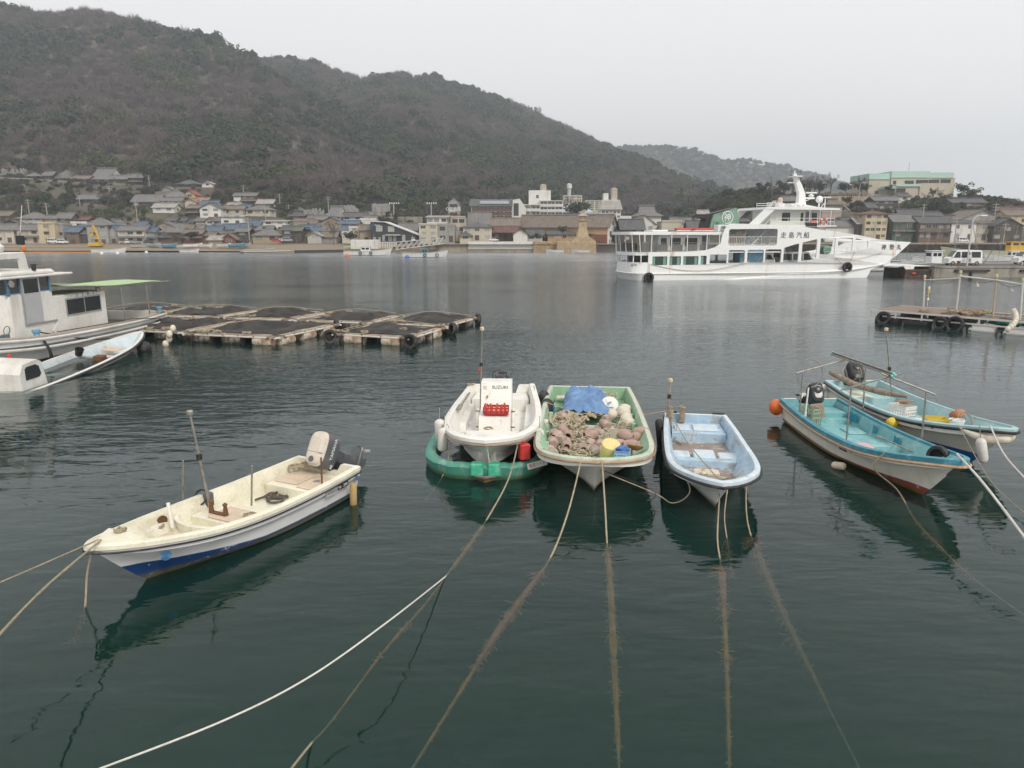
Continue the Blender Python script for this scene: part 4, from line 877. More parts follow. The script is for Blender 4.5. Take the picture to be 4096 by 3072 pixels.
for i, (a_, c_) in enumerate((((1.5, -.75, .55), (4.6, -.55, .45)), ((1.9, -.85, .5), (3.9, -.5, .4)))):
    tag(MB().tube([Ft.w(*a_), Ft.w(*c_)], .035, 8).build('wooden_pole', WOOD), ('long' if i == 0 else 'shorter') + ' grey wooden pole lying along the near side of the basket boat', 'pole')
basket('white_crate', 'white crate of wire and floats amidships in the basket boat', Ft.w(2.6, .25, .26), Ft.h + R(20), .6, .42, .3, WHITE, 'crate', 7, 5)
tag(MB().bevbox(-.22, .22, -.04, .04, 0, .05, .01).bevbox(-.04, .04, -.26, .26, .05, .1, .01).build('timber_scrap', mat('red_timber', (.35, .17, .09), .8, .2), None, Ft.w(2.6, .3, .58), (0, R(-10), Ft.h)), 'reddish crossed timbers on the white crate', 'timber')
basket('yellow_basket', 'yellow plastic basket near the bow of the basket boat', Ft.w(4.85, -.12, .46), Ft.h + R(75), .52, .4, .3, YELP, nx=8, ny=6)
bk = thing('white_bucket', 'white bucket beside the yellow basket', 'bucket', Ft.w(5.4, .08, .52), 0)
MB().lathe([(.13, 0), (.17, .3), (.18, .3), (.18, .33), (.165, .33), (.125, .02), (.001, .02)], 20).build('body', WHITE, bk, sm=40)
b = MB(); b.tube([(.185 * math.cos(a), .185 * math.sin(a) * .9, .3 - .14 * math.sin(a / 1)) for a in [R(180 + 10 * i) for i in range(19)]], .008, 5); b.build('handle', BLKP, bk)
tag(MB().torus((0, 0, 0), .22, .014, None, 22, 5).torus((0, 0, .06), .2, .01, None, 22, 5).build('wire_hoop', STEEL, None, Ft.w(5.2, .42, .78), (R(60), 0, R(20)), sm=60), 'round wire hoop standing behind the white bucket', 'hoop')
tag(MB().lathe([(.05, 0), (.17, .08), (.2, .17), (.18, .17), (.001, .04)], 18).build('orange_sieve', mat('orange_sieve', (.5, .2, .1), .6), None, Ft.w(4.85, .5, .72), (R(-50), 0, 0), sm=40), 'orange bowl tipped on its side by the wire hoop', 'bowl')
fender('white fender at the stern quarter of the basket boat', Ft.w(.1, -1.05, .5), .45, .12, (R(70), 0, R(70)), WF, 0)
fender('large white fender hanging from the bow of the basket boat', Ft.w(7.3, -.5, .62), .62, .11, (0, R(-14), 0), WF, .3)
tag(MB().sph(tuple(Ft.w(4.55, -1.1, .52)), .16, 14, 10).build('yellow_buoy', YELP, sm=80), 'yellow buoy hung from the rub rail of the basket boat', 'buoy')
b = MB(); b.tube(rope_path([Ft.w(6.6, -.62, .95), Ft.w(7.1, -.4, .86), Ft.w(7.45, -.1, .92), Ft.w(7.3, .2, 1.0)], 14), [.03, .05, .08, .1, .11, .11, .11, .1, .1, .09, .08, .07, .05, .03], 8)
tag(b.build('rolled_net', FOAM, sm=60), 'rolled pale net draped round the bow of the basket boat', 'net')
plate_text(Ft, 5.35, -.92, .74, .2, .4, .1, PRINTK, '290-24976', size=.075); disc(Ft, 5.85, -.81, .78, .28, .05, PRINTB)
# ---------------------------------------------------------------- vehicles, people
CARW = mat('car_white', (.78, .78, .77), .28, .03, 2, coat=.4); CARS = mat('car_silver', (.4, .41, .42), .3, .05, 2, metal=.5, coat=.4); CARR = mat('car_red', (.42, .03, .03), .3, .05, 2, coat=.4); CARD = mat('car_dark', (.05, .055, .06), .3, .05, 2, coat=.4)
def van(name, label, loc, rz, m, L=3.5, Wd=1.5, Hh=1.9, kind='van', cat='van', grp=None, box=None):
    """front towards +x"""
    r = thing(name, label, cat, loc, rz, grp); w = Wd / 2
    if kind == 'van': pr = [(.0, .3), (.0, 1.0), (.08, Hh - .12), (.25, Hh), (L - 1.05, Hh), (L - .4, 1.08), (L - .08, .92), (L, .6), (L, .3)]
    elif kind == 'truck': pr = [(L - 1.35, .35), (L - 1.35, 1.75), (L - 1.2, 1.85), (L - .5, 1.85), (L - .08, 1.1), (L, .9), (L, .35)]
    else: pr = [(.0, .35), (.0, .85), (.5, .95), (.85, Hh - .05), (1.2, Hh), (L - 1.75, Hh), (L - 1.15, .98), (L - .15, .82), (L, .6), (L, .3)]
    b = MB(); n = len(pr)
    tuck = [max(0, (z - 1.0)) * .14 for x, z in pr]
    rows = [[(x, s * (w - tk), z) for (x, z), tk in zip(pr, tuck)] for s in (-1, 1)]
    b.loft(rows, close=True); b.add(rows[0], [tuple(range(n))]); b.add(rows[1], [tuple(range(n - 1, -1, -1))]); b.build('body', m, r)
    zb, zt = (1.02, Hh - .2) if kind == 'van' else ((1.1, 1.68) if kind == 'truck' else (.98, Hh - .12))
    spans = {'van': [(.22, L * .33), (L * .36, L * .62), (L * .65, L - 1.0)], 'truck': [(L - 1.25, L - .6)], 'car': [(.95, L * .42), (L * .44, L - 1.75)]}[kind]
    for s in (-1, 1):
        for i, (x0, x1) in enumerate(spans):
            y0, y1 = s * (w - (zb - 1) * .14 * (zb > 1) + .006), s * (w - (zt - 1) * .14 * (zt > 1) + .006); sl = .38 if i == len(spans) - 1 else .0
            q = [(x0, y0, zb), (x1 + sl, y0, zb), (x1 - .0, y1, zt), (x0 + .02, y1, zt)]
            MB().add(q, [(0, 1, 2, 3) if s < 0 else (3, 2, 1, 0)]).build('side_window', GLASSD, r)
    fx = {'van': ((L - 1.0, Hh - .06), (L - .42, 1.14)), 'truck': ((L - .47, 1.78), (L - .1, 1.16)), 'car': ((L - 1.7, Hh - .04), (L - 1.18, 1.02))}[kind]
    ww = w - .12
    MB().add([(fx[1][0] + .012, -ww, fx[1][1]), (fx[1][0] + .012, ww, fx[1][1]), (fx[0][0] + .012, ww - .06, fx[0][1]), (fx[0][0] + .012, -ww + .06, fx[0][1])], [(0, 1, 2, 3)]).build('windscreen', GLASSD, r)
    if kind == 'van': MB().add([(.03, -ww, 1.1), (.07, -ww + .06, Hh - .2), (.07, ww - .06, Hh - .2), (.03, ww, 1.1)], [(0, 1, 2, 3)], Matrix.Translation((-.012, 0, 0))).build('rear_window', GLASSD, r)
    for x in ((.62, L - .62) if kind != 'truck' else (.8, L - .7)):
        for s in (-1, 1):
            wh = link('wheel', None, r, (x, s * (w - .08), .29), (R(90), 0, 0))
            MB().lathe([(.16, -.08), (.27, -.09), (.29, 0), (.27, .09), (.16, .08)], 18).build('tyre', BLACKR, wh, sm=40); MB().lathe([(.001, -.085), (.16, -.08), (.16, .08), (.001, .085)], 14).build('rim', STEEL, wh)
    for s in (-1, 1):
        MB().bevbox(L - .06, L + .012, s * (w - .25) - .12, s * (w - .25) + .12, .68, .84, .02).build('headlight', mat('headlamp', (.6, .62, .64), .15), r)
        MB().bevbox((L - 1.4 if kind == 'truck' else -.015), (L - 1.34 if kind == 'truck' else .03), s * (w - .14) - .06, s * (w - .14) + .06, .62, .95, .015).build('tail_light', PRINTR, r)
        MB().bevbox(fx[1][0] - .15, fx[1][0] - .05, s * (w + .09) - .07, s * (w + .09) + .07, 1.05, 1.22, .02).build('mirror', m, r)
    MB().bevbox(-.04, .04, -w + .05, w - .05, .28, .48, .02).build('bumper', m if kind != 'van' else CARW, r); MB().bevbox(L - .03, L + .04, -w + .05, w - .05, .26, .5, .02).build('bumper', m, r)
    MB().box(.4, L - .4, -w + .1, w - .1, .2, .34).build('underbody', BLACKR, r)
    if box:
        bb = MB().bevbox(-.1, L - 1.45, -w - .02, w + .02, .62, 2.35, .03).build('cargo_box', box, r)
    return r
def person(name, label, loc, rz, jacket, trousers, h=1.68, lean=0.0, hat=None):
    """one continuous skinned body, clothes as colours of faces by height"""
    import mathutils
    k = h / 1.7; pts = {}; me = bpy.data.meshes.new('body'); bm = bmesh.new(); sk = bm.verts.layers.skin.verify()
    ln = math.sin(lean)
    def v(n, x, y, z, r):
        if z > .95: x += (z - .95) * ln; z = .95 + (z - .95) * math.cos(lean)
        a = bm.verts.new((x * k, y * k, z * k)); a[sk].radius = (r * k, r * k); pts[n] = a; return a
    v('pel', 0, 0, .95, .15); v('wai', 0, 0, 1.1, .135); v('che', 0, 0, 1.3, .16); v('neck', 0, 0, 1.45, .06); v('head', .02, 0, 1.58, .1); v('top', .01, 0, 1.67, .08)
    for s, n in ((1, 'l'), (-1, 'r')):
        v(n + 'sh', 0, s * .18, 1.4, .07); v(n + 'el', .06, s * .25, 1.14, .05); v(n + 'wr', .22, s * .22, .98, .035); v(n + 'ha', .29, s * .2, .95, .035)
        v(n + 'hip', 0, s * .1, .88, .1); v(n + 'kn', .04 * s, s * .11, .5, .07); v(n + 'an', .05 * s - .03, s * .11, .09, .045); v(n + 'to', .05 * s + .12, s * .12, .04, .04)
    for a, c in (('pel', 'wai'), ('wai', 'che'), ('che', 'neck'), ('neck', 'head'), ('head', 'top')): bm.edges.new((pts[a], pts[c]))
    for n in 'lr':
        for a, c in (('che', n + 'sh'), (n + 'sh', n + 'el'), (n + 'el', n + 'wr'), (n + 'wr', n + 'ha'), ('pel', n + 'hip'), (n + 'hip', n + 'kn'), (n + 'kn', n + 'an'), (n + 'an', n + 'to')): bm.edges.new((pts[a], pts[c]))
    pts['pel'][sk].use_root = True
    bm.to_mesh(me); bm.free(); o = bpy.data.objects.new('body', me); COL.objects.link(o); o.modifiers.new('skin', 'SKIN'); sb = o.modifiers.new('sub', 'SUBSURF'); sb.levels = sb.render_levels = 1
    dg = bpy.context.evaluated_depsgraph_get(); m2 = bpy.data.meshes.new_from_object(o.evaluated_get(dg)); bpy.data.objects.remove(o)
    for q in (jacket, trousers, mat('skin_tone', (.45, .28, .2), .6, .08), mat('dark_hair', (.02, .018, .016), .7), BLKP): m2.materials.append(q)
    for p in m2.polygons:
        z = p.center.z / k; hy = abs(p.center.y / k)
        p.material_index = 4 if z < .1 else 1 if (z < .93 and hy < .2) else (3 if z > 1.45 and (z > 1.55 or p.center.x / k < ln * .55) else 2 if z > 1.42 and hy < .15 or (z < 1.02 and hy > .17 and p.center.x > .17 * k) else 0)
        p.use_smooth = True
    r = link(name, m2, None, loc, (0, 0, rz)); tag(r, label, 'person'); return r

ORD = ('first', 'second', 'third', 'fourth', 'fifth', 'sixth', 'seventh', 'eighth', 'ninth')
# ---------------------------------------------------------------- flat plates with openings
def plate(outline, holes, th, fn=None):
    """sheet in the x-z plane with real openings, returned as a mesh builder"""
    cu = bpy.data.curves.new('plate', 'CURVE'); cu.dimensions = '2D'; cu.fill_mode = 'BOTH'; cu.extrude = th / 2
    for poly in [outline] + holes:
        sp = cu.splines.new('POLY'); sp.points.add(len(poly) - 1); sp.use_cyclic_u = True
        for q, (x, z) in zip(sp.points, poly): q.co = (x, z, 0, 1)
    ob = bpy.data.objects.new('plate', cu); me = bpy.data.meshes.new_from_object(ob); bpy.data.objects.remove(ob)
    b = MB(); b.v = [(v.co.x, -v.co.z, v.co.y) for v in me.vertices]; b.f = [tuple(p.vertices) for p in me.polygons]; b.m = [0] * len(b.f)
    if fn: b.v = [fn(*q) for q in b.v]
    return b
def rrect(x0, z0, x1, z1, r=.18, sk=(0, 0)):   # rounded opening; sk: z shift at the right edge (bottom, top)
    out = []
    for cx, cz, a0 in ((x1 - r, z0 + r + sk[0], -90), (x1 - r, z1 - r + sk[1], 0), (x0 + r, z1 - r, 90), (x0 + r, z0 + r, 180)):
        for k in range(5): a = R(a0 + 22.5 * k); out.append((cx + r * math.cos(a), cz + r * math.sin(a)))
    return out
# ---------------------------------------------------------------- car ferry
FW = mat('ferry_white', (.79, .8, .8), .35, .035, 1.2, (.42, .2, .06), .5, .55, streak=True, dlo=.61, dhi=.7)
FD = mat('ferry_deck_green', (.08, .14, .11), .8, .2, 2); FGREY = mat('ferry_grey', (.16, .165, .17), .6, .15, 2); FGREEN = mat('funnel_green', (.17, .29, .215), .5, .08, 1.5, (.05, .06, .05), .5, 1.2)
FR = thing('car_ferry', 'white car ferry with green funnel, moored with its bow at the quay', 'ferry', (16.1, 85.2, 0), R(11))
FB = 7.6
def bend(x, y, z): return (x, y + (1.3 * max(0, (x - 24) / 12) ** 2), z)
def bendf(x, y, z): return (x, FB - (bend(x, 0, z)[1]) + y, z)
outl = [(0, -.7), (29.2, -.7), (29.7, .3), (30.1, 1.05), (32.1, 1.6), (34.0, 2.72), (36.27, 4.38), (33.8, 4.54), (30.8, 4.76), (27.9, 5.24), (25.06, 5.63), (22.2, 5.95), (19.9, 6.28), (16.5, 6.51), (13.1, 6.58), (10.3, 6.64), (9.9, 6.5), (9.5, 5.9), (9.25, 5.2), (9.1, 4.3), (8.4, 3.85), (7.2, 3.52), (5.0, 3.36), (0, 3.33)]
holes = [rrect(10.1, 4.07, 16.5, 5.98, .25, (0, .06)), rrect(10.2, 2.0, 12.35, 3.5, .2), rrect(12.68, 2.02, 14.85, 3.54, .2), rrect(15.05, 2.03, 17.22, 3.58, .2), rrect(17.5, 2.05, 19.52, 3.8, .15, (0, .48)), rrect(19.95, 2.15, 21.95, 4.42, .15, (.2, .36)), rrect(22.4, 2.5, 24.45, 4.92, .15, (.15, .02)), rrect(24.85, 3.03, 26.9, 4.97, .15, (.25, -.04)), rrect(27.3, 3.38, 29.2, 4.86, .12, (.25, -.3)), [(29.6, 3.66), (31.0, 4.22), (29.6, 4.48)],
         rrect(7.8, 1.95, 10.0, 3.0, .08), rrect(.5, 1.78, 2.38, 2.82, .1), rrect(2.66, 1.78, 4.12, 2.82, .1), rrect(4.4, 1.8, 6.36, 2.82, .1), rrect(6.64, 1.82, 7.4, 2.86, .08)]
plate(outl, holes, .12, bend).build('side_plating', FW, FR); plate(outl, holes[:10] + holes[10:], .12, bendf).build('side_plating', FW, FR)
def sternarc(z, ex=0.0, n=15, s0=0.0): return [(s0 - (1.9 + ex) * math.sin(math.pi * i / (n - 1)) ** .55, FB / 2 - (FB / 2 + ex * .3) * math.cos(math.pi * i / (n - 1)), z) for i in range(n)]
b = MB(); b.loft([sternarc(z, e) for z, e in ((-.7, -.5), (0, -.2), (.75, .1), (.82, .2), (.9, .1), (2.1, -.05))]); b.loft([sternarc(2.1, -.05), sternarc(2.12, -.2), sternarc(1.2, -.25)]); b.build('stern', FW, FR, sm=40)
def deck(name, m, z0, z1, ex, xe, notch=0):
    e_ = .4; a = [(x, min(FB - e_, max(e_, y))) for x, y, _ in sternarc(0, ex)] + [(min(xe, 23.5), FB - e_), (xe, FB - e_ - (.9 if xe > 24 else 0)), (xe, e_ + (.9 if xe > 24 else 0)), (min(xe, 23.5) - .001, e_)]
    return MB().prism(a, z0, z1).build(name, m, FR)
deck('main_deck', FD, 1.0, 1.2, -.3, 30); d2 = deck('upper_deck', FW, 2.92, 3.32, .25, 9.3); deck('upper_deck_floor', FD, 3.325, 3.34, .1, 17.4); deck('canopy_roof', FW, 5.32, 5.68, .9, 9.6)
MB().box(9.3, 17.4, .1, FB - .1, 3.2, 3.32).build('upper_deck_plate', FW, FR); MB().box(9.6, 24.5, .1, FB - .1, 6.3, 6.45).build('bridge_deck', FW, FR)
b = MB(); b.tube([bend(x, -.1, .78 + .9 * max(0, (x - 22) / 10) ** 2) for x in [i * 1.6 for i in range(21)]], .1, 8); b.build('rubbing_strake', FW, FR, sm=60)
for i in range(7): x_, y_, _ = sternarc(0, .1)[1 + i * 2]; MB().tube([(x_, y_, 2.05), (x_, y_, 2.95)], .07, 6).build('stern_post', FW, FR); MB().tube([(x_ - .1, y_, 3.3), (x_ - .3, y_, 5.35)], .05, 6).build('canopy_post', FW, FR)
for x_ in (.4, 2.9, 4.9, 7.4, 9.0): MB().tube([(x_, .12, 3.3), (x_, .12, 5.4)], .055, 6).build('canopy_post', FW, FR)
cab = MB().box(1.9, 8.6, 1.7, FB - 1.7, 3.33, 5.3).build('passenger_cabin', FW, FR)
for x0, x1 in ((2.2, 2.95), (3.4, 4.75), (5.3, 6.9)): plate(rrect(x0, 3.95, x1, 4.95, .12), [], .03).build('cabin_window', GLASSD, cab, (0, 1.68, 0))
MB().box(7.5, 8.3, 1.66, 1.7, 3.4, 5.2).build('cabin_door', FGREY, cab)
low = MB().box(.25, 7.7, .3, FB - .3, 1.2, 2.9).build('lower_cabin', mat('cabin_interior', (.06, .07, .07), .6), FR)
CURT = mat('teal_curtain', (.17, .33, .28), .8, .2, 3)
for i, (x0, x1) in enumerate(((.5, 2.38), (2.66, 4.12), (4.4, 6.36), (6.64, 7.4))):
    MB().box(x0 - .05, x1 + .05, .09, .1, 1.75, 2.88).build('window_glass', mat('teal_glass', (.03, .055, .05), .08, .2, 2), FR)
    for xa in ((x0 + .02, x1 - .45) if i < 3 else (x0 + .02,)):
        MB().loft([[(xa + k * .055, .075 + .012 * (k % 2), 1.8), (xa + k * .055, .075 + .012 * (k % 2), 2.85)] for k in range(8)]).build('curtain', CURT, FR)
def railing(parent, pts, z0, h, nm='railing', m=None, bars=True, sp=.28, panels=None):
    b = MB(); m = m or FW
    for zz in (z0 + h, z0 + h * .5) if not bars else (z0 + h, z0 + .12): b.tube([(x, y, zz) for x, y in pts], .028, 6)
    for (x0, y0), (x1, y1) in zip(pts, pts[1:]):
        k = max(1, int(math.hypot(x1 - x0, y1 - y0) / (sp if bars else 1.4)))
        for i in range(k + 1): b.tube([(lerp(x0, x1, i / k), lerp(y0, y1, i / k), z0), (lerp(x0, x1, i / k), lerp(y0, y1, i / k), z0 + h)], .014 if bars and i % 5 else .028, 5)
    return b.build(nm, m, parent)
railing(FR, [(8.9, .12), (0, .12)] + [(x, y) for x, y, _ in sternarc(0, -.05)[1:-1]], 3.34, 1.05, 'deck_railing', mat('rail_bronze', (.25, .23, .18), .5)); railing(FR, [(10.1, .12), (16.5, .12)], 4.07, 1.0, 'deck_railing', FW, True, .22)
for x0, x1 in ((1.3, 2.6), (3.0, 4.5), (4.9, 6.4), (6.7, 8.8), (10.2, 11.2), (11.4, 12.5)): MB().box(x0, x1, .5, .56, 3.4, 4.2).build('seat_back', FGREY, FR)
for s_ in (0, 1): MB().box(-.6 - s_ * .5, .9, .5 + s_ * 5.6, 1.2 + s_ * 5.6, 3.34, 4.35).build('locker', FGREY, FR)
b = MB(); 
for i in range(9): b.box(13.2 + i * .35, 13.6 + i * .35, 1.2, 2.1, 3.4 + i * .33, 3.46 + i * .33)
for y_ in (1.2, 2.1): b.tube([(13.1, y_, 3.4), (16.2, y_, 6.4)], .06, 6); b.tube([(13.1, y_, 4.3), (16.2, y_, 7.3)], .03, 6)
b.build('stairway', FW, FR)
# rafts on the roof
b = MB(); b.box(3.6, 8.2, 2.0, 3.2, 5.7, 5.85); b.build('raft_cradle', FGREY, FR)
for x0, x1 in ((4.3, 6.4), (6.2, 8.6)):
    q = MB().bevbox(x0, x1, .9 if x0 > 5 else 1.9, 1.7 if x0 > 5 else 2.7, 5.82, 6.12, .05).build('life_float', mat('raft_red', (.5, .08, .05), .6, .15, 4), FR); MB().bevbox(x0 - .04, x1 + .04, .86 if x0 > 5 else 1.86, 1.74 if x0 > 5 else 2.74, 5.76, 5.84, .02).build('float_rim', FW, q)
MB().bevbox(1.2, 3.2, 2.0, 3.4, 5.68, 5.9, .05).build('roof_hatch', FW, FR); MB().bevbox(9.2, 10.6, 1.0, 2.2, 5.7, 6.5, .05).build('deck_box', FW, FR)
MB().lathe([(.3, 0), (.35, .1), (.35, .7), (.5, .75), (.5, 1.15), (.3, 1.2)], 16).build('ventilator', FGREEN, FR, (10.3, 2.6, 5.7), sm=40)
def prismy(prof, y0, y1): return MB().prism(prof, -y1, -y0, Matrix.Rotation(R(90), 4, 'X'))
fun = prismy([(8.9, 5.7), (9.1, 7.0), (9.4, 7.75), (12.38, 8.58), (12.93, 6.4), (13.0, 5.7)], 2.7, 4.9).build('funnel', FGREEN, FR)
prismy([(8.1, 5.7), (8.55, 7.2), (6.9, 7.65), (7.1, 7.8), (8.8, 7.78), (12.3, 8.62), (12.3, 8.55), (9.35, 7.7), (9.0, 6.9), (8.89, 5.7)], 3.0, 4.6).build('exhaust_lip', PRINTK, fun)
MB().torus((0, 0, 0), .72, .06, Matrix.Translation((11.2, 2.68, 7.4)) @ Matrix.Rotation(R(90), 4, 'X'), 32, 6).build('emblem_ring', PRINTW, fun, sm=60)
txt('神', 1.0, PRINTW, fun, (11.2, 2.67, 7.38), (R(90), 0, 0), 'emblem', .02)
KANJ = mat('sign_black', (.02, .02, .022), .5)
for ch, x_ in zip('走島汽船', (17.3, 18.35, 19.4, 20.4)): txt(ch, .8, KANJ, FR, (x_, -.075, 5.22), (R(90), 0, 0), 'lettering', .01)
for ch, x_ in zip('神勢丸', (31.9, 33.2, 34.4)): txt(ch, .78, KANJ, FR, (x_ - .15, bend(x_, 0, 3)[1] - .1, 3.72), (R(90), 0, math.atan2(2.6 * (x_ - 24) / 144, 1)), 'lettering', .01)
txt('丸勢神', .3, KANJ, FR, (-1.45, .85, 1.75), (R(90), 0, R(-62)), 'lettering', .01)
# bridge
br = MB().box(16.4, 22.9, 1.6, FB - 1.6, 6.45, 8.36).build('wheelhouse', mat('bridge_cream', (.66, .68, .63), .45, .05, 2), FR)
for x0, x1 in ((17.9, 19.0), (20.45, 20.8), (21.95, 22.7)): plate(rrect(x0, 7.0, x1, 7.98, .1), [], .03).build('bridge_window', GLASSD, br, (0, 1.58, 0))
dr = plate(rrect(21.1, 6.5, 21.8, 8.1, .06), [], .03).build('bridge_door', FGREY, br, (0, 1.58, 0)); MB().box(21.25, 21.65, 1.55, 1.56, 7.2, 7.9).build('door_window', GLASSD, dr)
for i in range(4): MB().box(22.9, 22.93, 2.0 + i * .95, 2.75 + i * .95, 7.1, 8.0).build('bridge_window', GLASSD, br)
rf = prismy([(14.9, 8.34), (15.0, 8.62), (20.0, 8.72), (24.9, 8.5), (24.9, 8.3)], .3, FB - .3).build('bridge_roof', FW, FR)
prismy([(20.0, 8.73), (20.2, 9.2), (24.4, 8.56), (24.4, 8.51)], 2.4, 5.2).build('roof_fairing', FW, rf)
for y_ in (.35, FB - .65):
    MB().add([(12.9, y_, 6.5), (14.1, y_, 6.5), (16.2, y_, 8.36), (14.9, y_, 8.36), (12.9, y_ + .3, 6.5), (14.1, y_ + .3, 6.5), (16.2, y_ + .3, 8.36), (14.9, y_ + .3, 8.36)], [(0, 1, 2, 3), (7, 6, 5, 4), (0, 4, 5, 1), (1, 5, 6, 2), (2, 6, 7, 3), (3, 7, 4, 0)]).build('slanted_strut', FW, FR)
for x_ in (20.9, 22.3, 23.8): MB().tube([(x_, .4, 6.4), (x_, .4, 8.4)], .05, 6).build('roof_post', FW, FR)
railing(FR, [(16.4, .3), (24.3, .3), (24.3, FB - .3)], 6.45, .85, 'bridge_railing', FW, False); railing(rf, [(15.2, .6), (17.2, .6), (17.2, 3), (15.2, 3)], 8.62, .5, 'roof_railing', FW, False)
b = MB()
for y_ in (.9, 1.4): b.tube([(14.6, y_, 6.5), (16.0, y_, 8.9), (16.5, y_, 9.4), (16.9, y_, 9.1), (16.95, y_, 8.65)], .035, 6)
for i in range(8): b.tube([(14.7 + i * .17, .9, 6.7 + i * .29), (14.7 + i * .17, 1.4, 6.7 + i * .29)], .025, 5)
b.build('ladder', FW, FR)
MB().lathe([(.3, 0), (.3, .55), (.2, .62), (.12, .7)], 14).build('roof_tank', mat('pinkish_tank', (.6, .48, .45), .6), rf, (17.5, 1.6, 9.1), sm=40); MB().box(17.1, 17.9, 1.2, 2.0, 8.65, 9.1).build('tank_stand', FW, rf)
for x_ in (19.0, 20.0): MB().lathe([(.2, 0), (.2, .12), (.3, .14), (.3, .28), (.1, .32)], 14).build('vent_cap', FW, rf, (x_, 1.4, 8.68), sm=40)
ma = MB()
ma.loft([[(x - w_, 3.5 - d_, z), (x + w_, 3.5 - d_, z), (x + w_, 3.5 + d_, z), (x - w_, 3.5 + d_, z)] for x, z, w_, d_ in ((21.3, 8.66, .8, .5), (21.5, 9.3, .5, .35), (21.45, 10.4, .42, .3), (20.9, 11.6, .36, .25), (20.4, 12.5, .22, .18), (20.35, 12.75, .2, .15))], close=True); ma.box(20.15, 20.55, 3.3, 3.7, 12.75, 12.8)
mast_ = ma.build('funnel_mast', FW, FR)
b = MB(); b.box(19.6, 21.0, 3.4, 3.6, 11.65, 11.78); b.box(20.0, 21.0, 2.6, 4.4, 12.4, 12.5); b.tube([(20.35, 3.5, 12.8), (20.35, 3.5, 13.2)], .08, 6); b.build('crosstree', FW, mast_)
b = MB(); b.box(21.6, 23.3, 3.3, 3.7, 9.75, 9.95); b.tube([(21.6, 3.5, 9.3), (23.0, 3.5, 9.8)], .06, 5); b.build('radar_arm', FW, mast_); MB().lathe([(.2, 0), (.3, .1), (.35, .25), (.2, .35), (.12, .42)], 14).build('radar_base', FW, mast_, (22.9, 3.5, 9.95), sm=40); MB().bevbox(22.1, 23.7, 3.35, 3.65, 10.4, 10.58, .08).build('radar_scanner', FW, mast_)
MB().tube([(21.9, 3.3, 10), (21.9, 3.3, 11.3)], .03, 5).tube([(21.5, 3.3, 11.0), (22.4, 3.3, 11.0)], .03, 5).build('antenna', STEEL, mast_)
MB().sph((23.9, 3.2, 9.7), .45, 14, 10).tube([(23.9, 3.2, 8.5), (23.9, 3.2, 9.3)], .1, 8).build('satellite_dome', FW, rf, sm=60)
b = MB(); b.tube([(24.6, 3, 8.5), (24.6, 3, 9.9)], .07, 6); b.box(24.2, 25.2, 2.7, 3.3, 9.9, 10.0); b.tube([(23.9, 3, 8.5), (24.6, 3, 9.3)], .05, 5); b.build('lamp_stand', FW, rf)
lb = MB().torus((0, 0, 0), .42, .1, Matrix.Translation((22.75, .2, 6.85)) @ Matrix.Rotation(R(90), 4, 'X'), 28, 8).build('lifebuoy', mat('lifebuoy_orange', (.6, .1, .05), .5, .1), FR, sm=60)
for a in range(4): MB().tube([(22.75 + .42 * math.cos(R(45 + 90 * a + k * 9)), .2, 6.85 + .42 * math.sin(R(45 + 90 * a + k * 9))) for k in range(-1, 2)], .107, 8).build('buoy_band', FW, lb)
sg = MB().bevbox(20.3, 21.8, .02, .2, 6.35, 6.75, .03).build('dark_sign', PRINTK, FR); MB().box(20.9, 21.7, .05, .15, 6.76, 7.05).build('red_white_board', mat('board_red_white', (.6, .2, .2), .6), FR)
# bow: ramp, gear behind the openings
MB().add([(30.2, 1.2, 1.2), (30.2, FB - 1.2, 1.2), (36.6, FB - 2.2, 1.5), (36.6, 2.2, 1.5), (30.2, 1.2, 1.0), (30.2, FB - 1.2, 1.0), (36.6, FB - 2.2, 1.35), (36.6, 2.2, 1.35)], [(0, 1, 2, 3), (7, 6, 5, 4), (0, 4, 5, 1), (1, 5, 6, 2), (2, 6, 7, 3), (3, 7, 4, 0)]).build('bow_ramp', FW, FR)
MB().lathe([(.6, 0), (.6, 1.3)], 16, Matrix.Translation((26.0, 5, 3.4)) @ Matrix.Rotation(R(90), 4, 'X')).build('winch', FGREEN, FR); railing(FR, [(24.5, 2), (31, 2.4)], 2.6, 1.2, 'bow_railing', FW, False)
for x_, lab in ((.05, 'black tyre fender on the stern quarter of the ferry'), (26.3, 'black tyre fender roped to the bow of the ferry')):
    tyre(lab, FR.matrix_basis @ V((x_, bend(x_, 0, .6)[1] - .28, .35 if x_ < 1 else 1.35)), (R(90), 0, R(11)), .62, .2)
b = MB(); b.tube([(.1, -.2, 2.0), (.05, -.3, .9)], .03, 5); b.tube(rope_path([bend(.3, -.12, 1.9), bend(4, -.12, 1.2), bend(8, -.12, 1.15), bend(12.5, -.12, 1.95)], 26), .035, 5)
b.tube(rope_path([bend(24.6, -.1, 2.5), bend(25.8, -.25, 1.6), bend(26.1, -.3, 1.4)], 12), .035, 5); b.tube(rope_path([bend(27.3, -.1, 3.2), bend(26.7, -.25, 2.0), bend(26.5, -.3, 1.4)], 12), .035, 5); b.tube(rope_path([bend(24.5, -.1, 2.45), bend(28, -.15, 2.4), bend(31.5, -.15, 3.1)], 20), .03, 5); stuff(b.build('fender_ropes', ROPE, FR))
FRM = Matrix.LocRotScale(FR.location, FR.rotation_euler.to_quaternion(), None)
van('parked_truck', 'small white truck with sea-blue painted box, on the ferry deck', FRM @ V((12.6, 2.2, 1.21)), R(11), CARW, 4.7, 1.7, 1.9, 'truck', 'truck', box=mat('blue_mural', (.16, .42, .6), .5, .2, 2, (.75, .55, .25), .8, 1.6))
van('parked_van', 'long silver van on the car deck of the ferry', FRM @ V((17.8, 2.0, 1.21)), R(11), CARS, 5.0, 1.75, 2.0)
